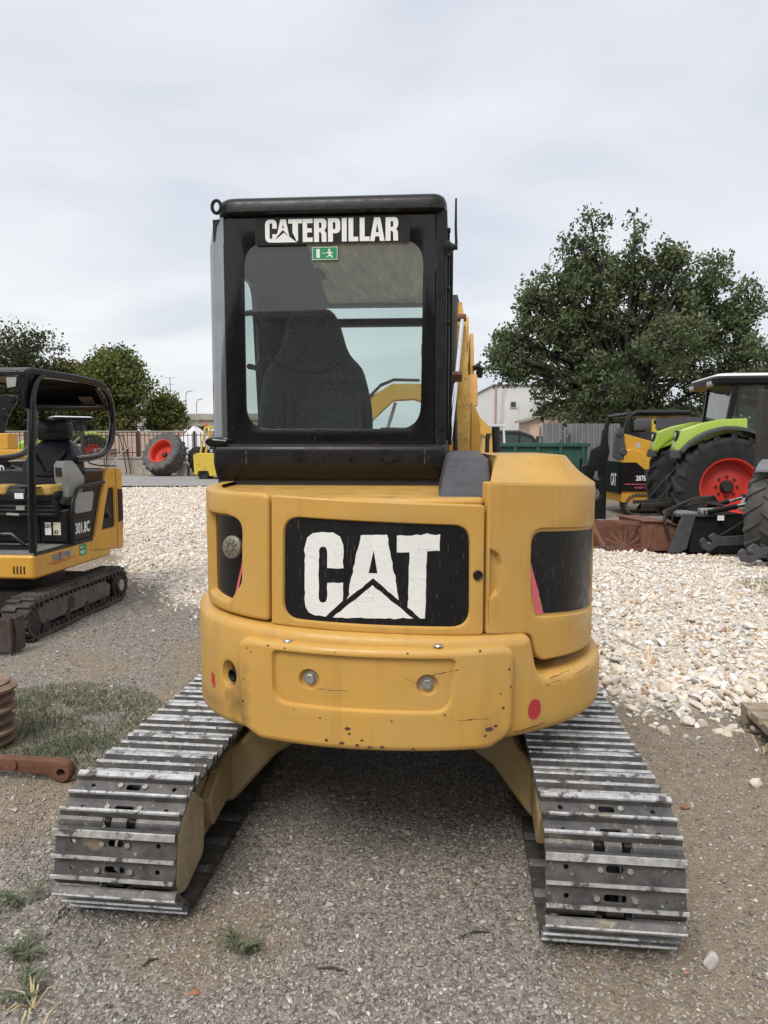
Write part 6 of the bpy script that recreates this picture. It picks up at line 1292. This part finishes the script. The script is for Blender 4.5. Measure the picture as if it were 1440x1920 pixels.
mb = MB(); mb.prism([(-1.6,1.3),(.2,1.25),(.2,1.85),(-1.5,1.88)], -.006, 0, 'y'); mb.prism([(.28,1.25),(1.05,1.2),(.68,1.72),(.28,1.85)], -.006, 0, 'y'); mb.build('window', pm('car_glass', (.06, .085, .08), .08, var=.1, coat=.8), VN)
for x_ in (-1.3, 1.4): wheel(VN, (x_, .08, .34), (0, -1, 0), .34, .22, .21, rim_mat=M_grey, lugs=14)
# white building
WB = thing('white_building', 'plain white industrial building beyond the skip, partly behind the oak', 'building', (8.3, 56, 0))
M_ww = pm('white_render', (.60, .60, .59), .95, var=.08, vscale=.5, spots=[((.42, .41, .39), .6, .58, .2)], streak=((.40, .39, .37), 1.6, .12, .58, .6))
mb = MB(); mb.prism([(-1.3,0),(14,0),(14,6.2),(.25,6.2),(-1.3,5.4)], 0, 20, 'y'); mb.build('wall', M_ww, WB)
mb = MB(); mb.prism([(-1.35,5.42),(.22,6.23),(14.2,6.23),(14.2,6.31),(.2,6.31),(-1.4,5.48)], -.15, 20, 'y'); mb.build('roof_edge', M_conc, WB)
mb = MB(); mb.cyl((.40,-.08,0),(.40,-.08,6.0),.07,n=10); mb.build('downpipe', pm('pink_pipe', (.42, .25, .22), .6), WB)
for (a_, b_, c_, d_) in ((1.6,4.55,2.0,4.95),):
    mb = MB(); mb.box((a_, -.03, b_), (c_, .06, d_)); w1 = mb.build('window', MATS['car_glass'], WB); mb = MB(); mb.box((a_-.06, -.06, b_-.1), (c_+.06, -.031, b_-.02)); mb.build('sill', M_conc, w1)
AN = thing('annex_house', 'small pinkish annex with a dark door under the oak branches', 'building', (12.0, 50, 0))
mb = MB(); mb.prism([(-1.8,0),(2.2,0),(2.2,3.0),(.2,3.9),(-1.8,3.3)], 0, 4, 'y'); mb.build('wall', M_pinkw, AN)
mb = MB(); mb.prism([(-2.1,3.22),(.2,3.95),(2.5,2.95),(2.5,3.1),(.2,4.1),(-2.1,3.38)], -.3, 4.3, 'y'); mb.build('roof', M_conc, AN)
mb = MB(); mb.box((-1.35,-.03,0),(-.75,.05,2.2)); mb.build('door', M_dark, AN)
mb = MB(); mb.box((.2,-.03,1.1),(.9,.05,2.1)); mb.build('window', MATS['car_glass'], AN)
RF2 = thing('iron_railing', 'dark iron railing with pointed bars under the oak right of the van', 'fence', (6.8, 29.5, 0))
mb = MB(); mb.prism([(-.016,0),(.016,0),(.016,1.85),(0,1.95),(-.016,1.85)], -.016, .016, 'y'); bm2 = mb.mesh('bar', M_iron, 0)
for k in range(22): o = link_mesh('bar', bm2, RF2); o.location = (-2.0 + k * .2, 0, 0)
for z_ in (.3, 1.65): mb = MB(); mb.box((-2.1, -.02, z_), (2.4, .02, z_ + .04)); mb.build('rail', M_iron, RF2)

# excavator seen through the cab glass
E2 = thing('crawler_excavator', 'yellow excavator boom seen through the cab glass of the large excavator', 'excavator', (-.15, 11.2, 0))
mb = MB(); mb.prism(roundpoly([(-.75,1.25),(-.38,1.30),(-.02,1.98),(.30,2.28),(.62,2.30),(1.15,2.12),(1.75,1.70),(1.85,1.82),(1.30,2.36),(.70,2.54),(.28,2.54),(-.10,2.32)], .06, 4), -.14, .14, 'y'); bm_ = mb.build('boom', M_yel, E2, bevel=.015)
mb = MB(); mb.tube([(-.1,-.15,2.30),(.1,-.15,2.50),(.3,-.15,2.585),(.7,-.15,2.58)], .014, 6); mb.tube([(-.1,-.1,2.33),(.1,-.1,2.53),(.3,-.1,2.61),(.7,-.1,2.60)], .014, 6); mb.build('hose', M_dark, bm_)
mb = MB(); mb.tube([(.05,.18,1.45),(.20,.18,1.85)], .05, 12, mi=0); mb.tube([(.20,.18,1.85),(.33,.18,2.27)], .03, 12, mi=1); mb.build('boom_cylinder', [M_yel, M_chrome], E2)
mb = MB(); mb.prism([(1.70,1.85),(1.95,1.80),(1.75,.5),(1.6,.5)], -.1, .1, 'y'); mb.build('dipper_arm', M_yel, E2, bevel=.01)
mb = MB(); mb.box((-1.9,-.8,.7),(-.2,.8,1.35)); mb.build('house', M_yel, E2, bevel=.08, seg=3)
mb = MB(); mb.box((-.2,-.6,1.6),(.1,-.2,1.72)); mb.box((-.25,-.65,.6),(.5,.6,1.3)); mb.build('red_cover', M_rim, E2, bevel=.03)
o = bpy.data.objects.new('undercarriage', None); COL.objects.link(o); o.parent = E2; o.location = (-.7, 0, 0); o.rotation_euler = (0, 0, R(90))
belt(o, -.95, -.55, -1.2, 1.2, .28, .3); belt(o, .55, .95, -1.2, 1.2, .28, .3)

# ================================================================== attachments in front of the tractor
BK = thing('rusty_bucket', 'rust brown digger bucket with a grated side lying on the white gravel', 'bucket', (3.78, 10.75, .04), R(8))
mb = MB(); mb.prism(roundpoly([(-.05,.0),(.50,.0),(.64,.08),(.69,.17),(.55,.33),(.30,.425),(-.05,.44)], [.02,.05,.05,.04,.04,.04,.02], 4), -.42, .35, 'y'); mb.build('shell', M_rust, BK, bevel=.012)
mb = MB(); mb.prism([(-.07,.442),(.30,.43),(.56,.335),(.66,.21),(.675,.225),(.575,.355),(.31,.452),(-.07,.464)], -.46, .39, 'y'); mb.build('top_plate', M_rust, BK, bevel=.005)
mb = MB(); mb.prism([(.0,.05),(.06,.05),(.10,.40),(.04,.40)], -.445, -.421, 'y'); mb.prism([(.44,.16),(.52,.16),(.52,.20),(.44,.20)], -.428, -.421, 'y'); mb.build('stiffener', M_rust, BK, bevel=.005)
mb = MB(); mb.prism([(-.62,0),(-.02,.0),(.05,.44),(-.25,.36),(-.62,.45)], .20, .24, 'y'); mb.build('back_plate', M_rust, BK)
mb = MB(); mb.bar((-.62,-.36,.03), (.05,-.40,.03), .05, .05); mb.bar((-.62,-.30,.44), (.02,-.34,.40), .06, .06); mb.bar((-.60,-.34,.05),(-.60,.2,.42),.05,.05); mb.build('frame_bar', M_rust, BK, bevel=.006)
for k in range(7):
    mb = MB(); a_ = R(8 + k * 24); mb.bar((-.30, -.375, .06), (-.30 + .27*math.cos(a_), -.375 + .02*k, .06 + .26*math.sin(a_)), .018, .035); mb.build('grate_bar', M_rust, BK)
AT = thing('hydraulic_attachment', 'black hydraulic attachment with chrome rods lying before the tractor wheel', 'attachment', (4.85, 10.35, .03)); AT.scale = (1.08, 1, 1.2)
mb = MB(); mb.prism(roundpoly([(-.35,0),(.62,-.02),(.66,.42),(.30,.48),(-.30,.42)], .03, 3), -.05, .75, 'y'); mb.build('housing', pm('deep_black_steel', (.009, .009, .009), .5, var=.3), AT, bevel=.015)
mb = MB(); mb.prism([(-.66,.0),(-.50,.0),(-.40,.05),(-.30,.46),(-.48,.46)], -.10, -.06, 'y'); mb.prism([(-.52,.0),(-.36,.0),(-.25,.46),(-.42,.46)], .35, .39, 'y'); mb.box((-.56,-.1,.44),(-.05,.45,.475)); mb.build('side_frame', M_plast, AT, bevel=.008)
for k in range(4): mb = MB(); mb.box((-.54, -.05 + .1*k, .478), (-.26, .01 + .1*k, .492)); mb.build('grip_plate', M_grey, AT)
mb = MB(); mb.prism([(-.22,.475),(.03,.475),(.01,.545),(-.24,.54)], -.10, .02, 'y'); mb.build('valve_block', M_grey, AT, bevel=.01)
mb = MB()
for k in range(4): mb.cyl((-.19 + .055*k, -.105, .505), (-.19 + .055*k, -.12, .505), .016, n=10)
mb.build('valve_port', M_dark, AT)
for (p, q, r_) in (((-.15,-.12,.50),(.52,-.1,.62),.034), ((-.05,.15,.54),(.48,.2,.66),.03)):
    p, q = Vector(p), Vector(q); mb = MB(); mb.cyl(p, p.lerp(q, .58), r_, n=14, mi=0); mb.cyl(p.lerp(q, .58), q, r_*.62, n=12, mi=1); mb.cyl(q + Vector((0,-.05,0)), q + Vector((0,.05,0)), r_*1.3, n=14, mi=0); mb.build('hydraulic_cylinder', [M_blackm, M_chrome], AT)
mb = MB(); mb.prism(roundpoly([(.30,.50),(.62,.50),(.60,.62),(.50,.70),(.38,.66)], .04, 4), -.02, .04, 'y'); mb.build('bearing_plate', M_grey, AT, bevel=.008)
for (x_, z_, r_) in ((.55,.50,.055),(-.12,.08,.055),(-.10,.51,.035)):
    mb = MB(); mb.lathe([(r_, 0), (r_, .03), (r_*.8, .035), (r_*.7, .025), (0, .028)], (x_, -.10, z_), (0, -1, 0), 22); mb.build('pin', M_grey, AT)
mb = MB(); mb.tube([(-.10,-.11,.08),(-.10,-.12,.0)], .05, 14); mb.build('pin_foot', M_dark, AT)
mb = MB(); mb.bar((.55,-.06,.49),(.95,.1,.46),.03,.11); mb.bar((.74,.15,.40),(.92,.3,1.02),.04,.17,up=(1,0,0)); mb.build('link_bar', M_blackm, AT, bevel=.01)
for k in range(5):
    mb = MB(); mb.tube([(-.62 - .02*k,-.02,.18 + .05*k),(-.66,.05,.42 + .02*k),(-.45 + .05*k,.12,.55 + .025*k),(-.15 + .04*k,.1,.60 + .02*k),(.15,.08 + .03*k,.56)], .018, 8); mb.build('hose', M_dark, AT)
mb = MB(); mb.tube([(.35,-.12,.40),(.20,-.14,.32),(.02,-.13,.22),(-.02,-.12,.12)], .008, 6); mb.build('cable', M_dark, AT)
mb = MB(); mb.box((-.02,-.125,.40),(.07,-.122,.46)); mb.build('label_plate', M_white, AT)
mb = MB(); mb.box((.50,-.07,.04),(.66,-.055,.14)); mb.build('data_plate', M_grey, AT)
mb = MB(); mb.prism([(.565,.16),(.625,.16),(.625,.28),(.655,.28),(.60,.35),(.545,.28),(.575,.28)], -.075, -.065, 'y'); mb.build('yellow_arrow', pm('yellow_sticker', (.75, .55, .03), .5), AT)
# tractor cut by the right edge
T3 = thing('front_linkage_tractor', 'grey tractor front wheel with mudguard and steel linkage cut by the right edge', 'tractor', (5.55, 9.55, 0), R(0))
wheel(T3, (-.33, -.05, .64), (.76, -.65, 0), .64, .44, .34, rim_mat=M_dark, lugs=17, tyre_mat=pm('faded_rubber', (.06, .058, .055), .9, var=.2, vscale=5, bump=.2, bscale=60, spots=[((.12, .115, .105), 4, .52, .2)]))
mb = MB(); rings = []
for a_ in np.linspace(125, 62, 14):
    x_ = .75 * math.cos(R(a_)); z_ = .66 + .75 * math.sin(R(a_)); f = Vector((.65, .76, 0)); sdv = Vector((.76, -.65, 0)); p = Vector((-.25, -.12, 0)) + f * x_ + Vector((0, 0, z_))
    rings.append([p + sdv * .24, p - sdv * .24, p - sdv * .24 - Vector((0,0,.025)), p + sdv * .24 - Vector((0,0,.025))])
mb.loft(rings); mg = mb.build('mudguard', pm('grey_mudguard', (.16, .165, .175), .5, var=.1), T3, smooth=40)
mb = MB(); mb.lathe([(.05,-.02),(.055,.03),(.0,.06)], (-.42,-.42,1.42), (-.6,-.75,0), 16); mb.build('indicator_lamp', MATS['yellow_sticker'], mg)
mb = MB(); mb.box((-.20,.62,.1),(-.05,.74,2.38)); mb.box((.05,.3,.3),(.9,.9,1.0)); mb.build('loader_mast', pm('brown_black_post', (.028, .024, .021), .6, var=.3, vscale=8), T3, bevel=.01)
for y_ in (-.66, .45):
    mb = MB(); mb.prism(roundpoly([(-.52,.13),(-.40,.10),(-.30,.17),(.45,.20),(.5,.34),(-.28,.30),(-.36,.36),(-.44,.30),(-.36,.20),(-.44,.20),(-.50,.30),(-.56,.24)], .02, 3), y_, y_ + .05, 'y')
    mb.v = [(a_ - .5, b_, c_) for a_, b_, c_ in mb.v]; mb.build('linkage_hook', M_plast, T3, bevel=.008)
mb = MB(); mb.prism(roundpoly([(-.72,.0),(-.58,.0),(-.50,.22),(-.58,.30),(-.70,.26)], .04, 4), -.72, -.68, 'y'); mb.cyl((-.65,-.76,.18),(-.65,-.64,.18),.05,n=14); mb.cyl((-.95,-.64,.26),(.4,-.4,.30),.04,n=10); mb.build('linkage_plate', M_plast, T3, bevel=.008)
mb = MB(); mb.box((.1,-.5,.35),(2.5,.7,.9)); mb.build('front_frame', M_plast, T3, bevel=.03)
# ================================================================== near things and small details
def stone_obj(name, label, x, y, s, col, seed, rz=0, sz=.7):
    me = hull_stone(name, seed, sz, 16); me.materials.append(pm('stone_%d' % seed, col, .9, var=.2, vscale=30, bump=.3, bscale=120)); o = link_mesh(name, me); o.scale = (s * 1.25, s, s); o.rotation_euler = (.1, .15, rz); o.location = (x, y, GZ(x, y) + s * sz * .28); return tag(o, label, 'stone')
stone_obj('stone', 'pale grey white angular stone on the earth right of the right steel track', 1.01, 2.05, .062, (.52, .49, .46), 101, .6, .9)
stone_obj('stone', 'cream stone lying alone between right track and gravel edge', 1.83, 3.93, .085, (.56, .50, .42), 102, .3)
stone_obj('stone', 'small cream stone just behind the lone one near the gravel edge', 1.93, 4.28, .06, (.58, .53, .46), 103, 1.3)
stone_obj('brick_chip', 'orange brick fragment on the gravel in front of the left track', -.55, 1.93, .03, (.40, .16, .09), 104, .2, .5)
stone_obj('brick_chip', 'reddish brick fragment on the earth beside the right track', 1.33, 3.0, .055, (.30, .13, .09), 105, .2, .4)
stone_obj('brick_chip', 'orange red brick fragment at the right edge of the picture', 1.52, 2.62, .05, (.42, .17, .10), 106, .9, .5)
mb = MB(); mb.box((-.05, -.022, 0), (.05, .022, .018)); o = mb.build('tile_chip', pm('pale_tile', (.58, .56, .52), .7, var=.08), None, bevel=.003); o.location = (1.20, 1.99, GZ(1.2, 1.99)); o.rotation_euler = (0, .05, .2); tag(o, 'flat pale tile shard at the lower right edge', 'tile')
# pallet
PA = thing('wooden_pallet', 'weathered wooden pallet cut by the right edge beside the white gravel', 'pallet', (2.585, 3.40, GZ(2.5, 3.4)), R(-7))
for k in range(7): mb = MB(); mb.box((-.60, -.50 + k * .148, .105), (.60, -.50 + k * .148 + .098, .125)); mb.build('slat', M_wood, PA)
for y_ in (-.50, -.03, .43): mb = MB(); mb.box((-.599, y_, .0), (.599, y_ + .07, .02)); mb.build('base_board', M_wood, PA)
for x_ in (-.60, -.05, .50): mb = MB(); mb.box((x_ + .001, -.495, .082), (x_ + .10, .49, .104)); mb.build('stringer', M_wood, PA)
for x_ in (-.595, -.045, .505):
    for y_ in (-.49, -.03, .42): mb = MB(); mb.box((x_, y_, .021), (x_ + .09, y_ + .07, .081)); mb.build('block', M_wood, PA)
# rusty linkage arm and ribbed roller at the left edge
RA = thing('linkage_arm', 'rusty red steel arm with an eye end reaching in at the left edge', 'steel arm', (-1.53, 3.24, .0), R(-3))
ol = roundpoly([(-1.2,.05),(-.32,.055),(-.08,.035),(-.03,.005),(.03,.005),(.05,.05),(.03,.095),(-.04,.105),(-.32,.115),(-1.2,.13)], [0,0,.02,.03,.03,.04,.03,.03,0,0], 4)
slab('bar', M_rust, RA, ol, frame((0, 0, .0), (1, 0, 0), (0, 0, 1)), [(circ(.0, .052, .021, 16), .045, False)], th=.045, bev=.006, step=0)
mb = MB(); mb.lathe([(.042, 0), (.042, .008), (.022, .01), (.021, 0)], (0, -.001, .052), (0, -1, 0), 22); mb.build('eye_ring', M_rust, RA)
mb = MB(); mb.lathe([(.03, 0), (.03, .012), (.0, .014)], (-.245, 0, .085), (0, -1, 0), 18); mb.build('bush', M_rust, RA)
mb = MB(); mb.box((-.9, -.004, .065), (-.335, -.0005, .110)); mb.build('orange_patch', M_orange, RA)
M_rustd = pm('dusty_rust', (.24, .165, .115), .9, var=.25, vscale=9, bump=.3, bscale=50, spots=[((.13, .08, .055), 8, .58, .1)])
RO = thing('ribbed_roller', 'rusty ribbed steel drum standing on end at the left edge above the linkage arm', 'drum', (-2.135, 3.66, .0))
mb = MB(); mb.cyl((0, 0, 0), (.01, 0, .35), .125, n=28); mb.build('drum', M_rustd, RO)
for k in range(6):
    mb = MB(); z_ = .03 + k * .058; mb.lathe([(.125, -.022), (.150 + .012 * (k % 2), -.006), (.150 + .012 * (k % 2), .006), (.125, .022)], (.002 * k, 0, z_), (.03 * (k % 3 - 1), .02, 1), 28); mb.build('rib', M_rustd, RO)
# grass patch
def blades(name, n, cx, cy, rx, ry, h, cols, label, spread=1.0, dry=0.0):
    r_ = np.sqrt(rng.random(n)) ; a_ = rng.uniform(0, 6.283, n); x = cx + rx * r_ * np.cos(a_); y = cy + ry * r_ * np.sin(a_)
    ok = (wob(x, y, 4) > -.45) | (rng.random(n) < .3); x, y = x[ok], y[ok]; n = len(x); z = gz(x, y)
    hh = h * rng.uniform(.35, 1.1, n) * (1.15 - .6 * np.hypot((x - cx) / rx, (y - cy) / ry)); d = rng.uniform(0, 6.283, n); ln = rng.uniform(.2, 1.0, n) * spread; w = rng.uniform(.0012, .0026, n)
    B = np.stack([x, y, z - .003], 1); D = np.stack([np.cos(d), np.sin(d), np.zeros(n)], 1); S = np.stack([-np.sin(d), np.cos(d), np.zeros(n)], 1) * w[:, None]
    Mi = B + D * (hh * ln * .35)[:, None]; Mi[:, 2] += hh * .6; T = B + D * (hh * ln)[:, None]; T[:, 2] += hh * (1.0 - .25 * ln)
    V = np.stack([B - S, B + S, Mi + S * .8, Mi - S * .8, T], 1).reshape(-1, 3); k = np.arange(n) * 5
    F = [(i, i+1, i+2, i+3) for i in k.tolist()] + [(i+3, i+2, i+4) for i in k.tolist()]
    me = bpy.data.meshes.new(name); me.from_pydata(V.tolist(), [], F); c = np.array(cols)[rng.integers(0, len(cols), n)] * rng.uniform(.7, 1.25, (n, 1))
    ca = me.color_attributes.new('tint', 'FLOAT_COLOR', 'POINT'); ca.data.foreach_set('color', np.repeat(np.concatenate([c, np.ones((n, 1))], 1), 5, 0).astype(np.float32).ravel()); me.materials.append(M_leaf)
    return tag(link_mesh(name, me), label, 'grass', kind='stuff')
GR = [(.12, .155, .08), (.15, .175, .10), (.10, .135, .065), (.22, .205, .13)]
blades('grass', 8500, -2.0, 4.05, .66, .62, .055, GR, 'patch of short dusty grass left of the left steel track')
blades('grass', 2600, -1.62, 3.55, .25, .25, .04, GR, 'sparse dusty grass reaching toward the left steel track')
blades('grass', 1500, 4.4, 7.3, .5, .9, .16, [(.15, .16, .06), (.22, .20, .10)], 'tuft of grass on the white gravel at the right edge', 1.2)
# weeds: leafy plants
def weed(label, x, y, n, h, cols, lw=.010, name='weed', lean=(0, 0), grp=None):
    T = thing(name, label, 'plant', (x, y, GZ(x, y)), 0); rs = random.Random(int(abs(x * 1000) + y * 77)); sb = MB(); C = []; lv = MB()
    for k in range(n):
        a_ = rs.uniform(0, 6.28); l = h * rs.uniform(.6, 1.1); tip = Vector((math.cos(a_) * l * .8 + lean[0], math.sin(a_) * l * .8 + lean[1], l * rs.uniform(.35, .8))); mid = tip * .5 + Vector((0, 0, l * .15))
        sb.tube([(0, 0, -.005), mid, tip], [.0022, .0018, .001], 5)
        for q in range(6):
            f = .25 + .75 * q / 5; p = (mid * 2 * f if f < .5 else mid.lerp(tip, (f - .5) * 2)); b_ = a_ + (1 if q % 2 else -1) * rs.uniform(.5, 1.2); ll = lw * rs.uniform(3.2, 5); d = Vector((math.cos(b_), math.sin(b_), rs.uniform(-.1, .5))).normalized(); s_ = d.cross(Vector((0, 0, 1))).normalized() * lw * .6
            lv.add([p, p + d * ll * .45 + s_ + Vector((0, 0, .002)), p + d * ll, p + d * ll * .45 - s_ + Vector((0, 0, .002))], [(0, 1, 2, 3)])
    m = pm('weed_%s' % cols[0], cols[1], .6, var=.3, vscale=30)
    sb.build('stem', m, T); lv.build('leaves', m, T, smooth=0); return T
weed('upright leafy weed in front of the left steel track', -1.24, 2.33, 6, .11, ('green', (.10, .12, .062)), .011)
weed('low green weed lying on the gravel near the bottom left corner', -1.13, 2.10, 9, .07, ('green', (.10, .12, .062)), .010)
weed('tuft of green weed on the gravel between the tracks near the left one', -.46, 2.10, 9, .085, ('green', (.10, .12, .062)), .009)
weed('small weed sprouting at the outer corner of the left steel track', -1.18, 2.55, 5, .06, ('green', (.10, .12, .062)), .010)
weed('mixed green and dry weed at the lower left corner', -1.06, 1.93, 8, .07, ('green', (.10, .12, .062)), .010)
def dry(label, x, y, n, h):
    T = thing('dry_grass', label, 'dry grass', (x, y, GZ(x, y))); rs = random.Random(int(x * 991 + y * 37)); m = pm('dry_straw', (.46, .37, .22), .8, var=.2, vscale=40)
    for k in range(n):
        a_ = rs.uniform(0, 6.28); l = h * rs.uniform(.6, 1.2); mb = MB(); t_ = Vector((math.cos(a_)*l, math.sin(a_)*l, l * rs.uniform(.1, .5))); sd = Vector((-math.sin(a_), math.cos(a_), 0)) * .003
        md = t_ * .45 + Vector((0, 0, l * .28)); mb.add([-sd*.6, sd*.6, md + sd, md - sd, t_], [(0,1,2,3),(3,2,4)]); mb.build('blade', m, T, smooth=0)
dry('dry straw coloured grass blades at the lower left corner beside the green weed', -1.0, 1.88, 12, .10)
dry('dry grass blades at the very bottom left of the picture', -.93, 1.76, 10, .09)
dry('dry grass stalks sticking out under the wooden pallet', 1.96, 3.55, 9, .16)
# twigs
for i, (x, y, l, a_, lb) in enumerate(((.30, 2.18, .10, .25, 'small brown twig on the gravel ahead of the right track'), (-.16, 2.02, .09, -.1, 'dark bent twig lying between the tracks'), (-.72, 2.05, .05, .8, 'little wood splinter by the left weed tuft'))):
    mb = MB(); mb.tube([(-l/2, 0, .004), (0, .008, .006), (l/2, -.004, .004)], [.0025, .004, .002], 6); o = mb.build('twig', M_bark); o.location = (x, y, GZ(x, y) + .002); o.rotation_euler = (0, 0, a_); tag(o, lb, 'twig')
# unseen warehouse added behind the viewer for its dark reflection in the cab glass
WH = thing('warehouse', 'unseen long dark warehouse front mirrored as a low dark band in the cab glass', 'building', (0, -24, 0))
M_wh = pm('brown_grey_cladding', (.17, .155, .14), .9, var=.15, vscale=.4)
mb = MB(); mb.box((-45, -8, -.1), (45, 0, 7.0)); mb.build('wall', M_wh, WH)
mb = MB(); mb.box((-45.3, -8.3, 7.0), (45.3, .3, 7.25)); mb.build('roof', M_conc, WH)
for k in range(8):
    mb = MB(); mb.box((-38 + k * 10, -.02, 0), (-33.5 + k * 10, .05, 4.4)); mb.build('gate', M_dark if k % 2 else M_gsh, WH)
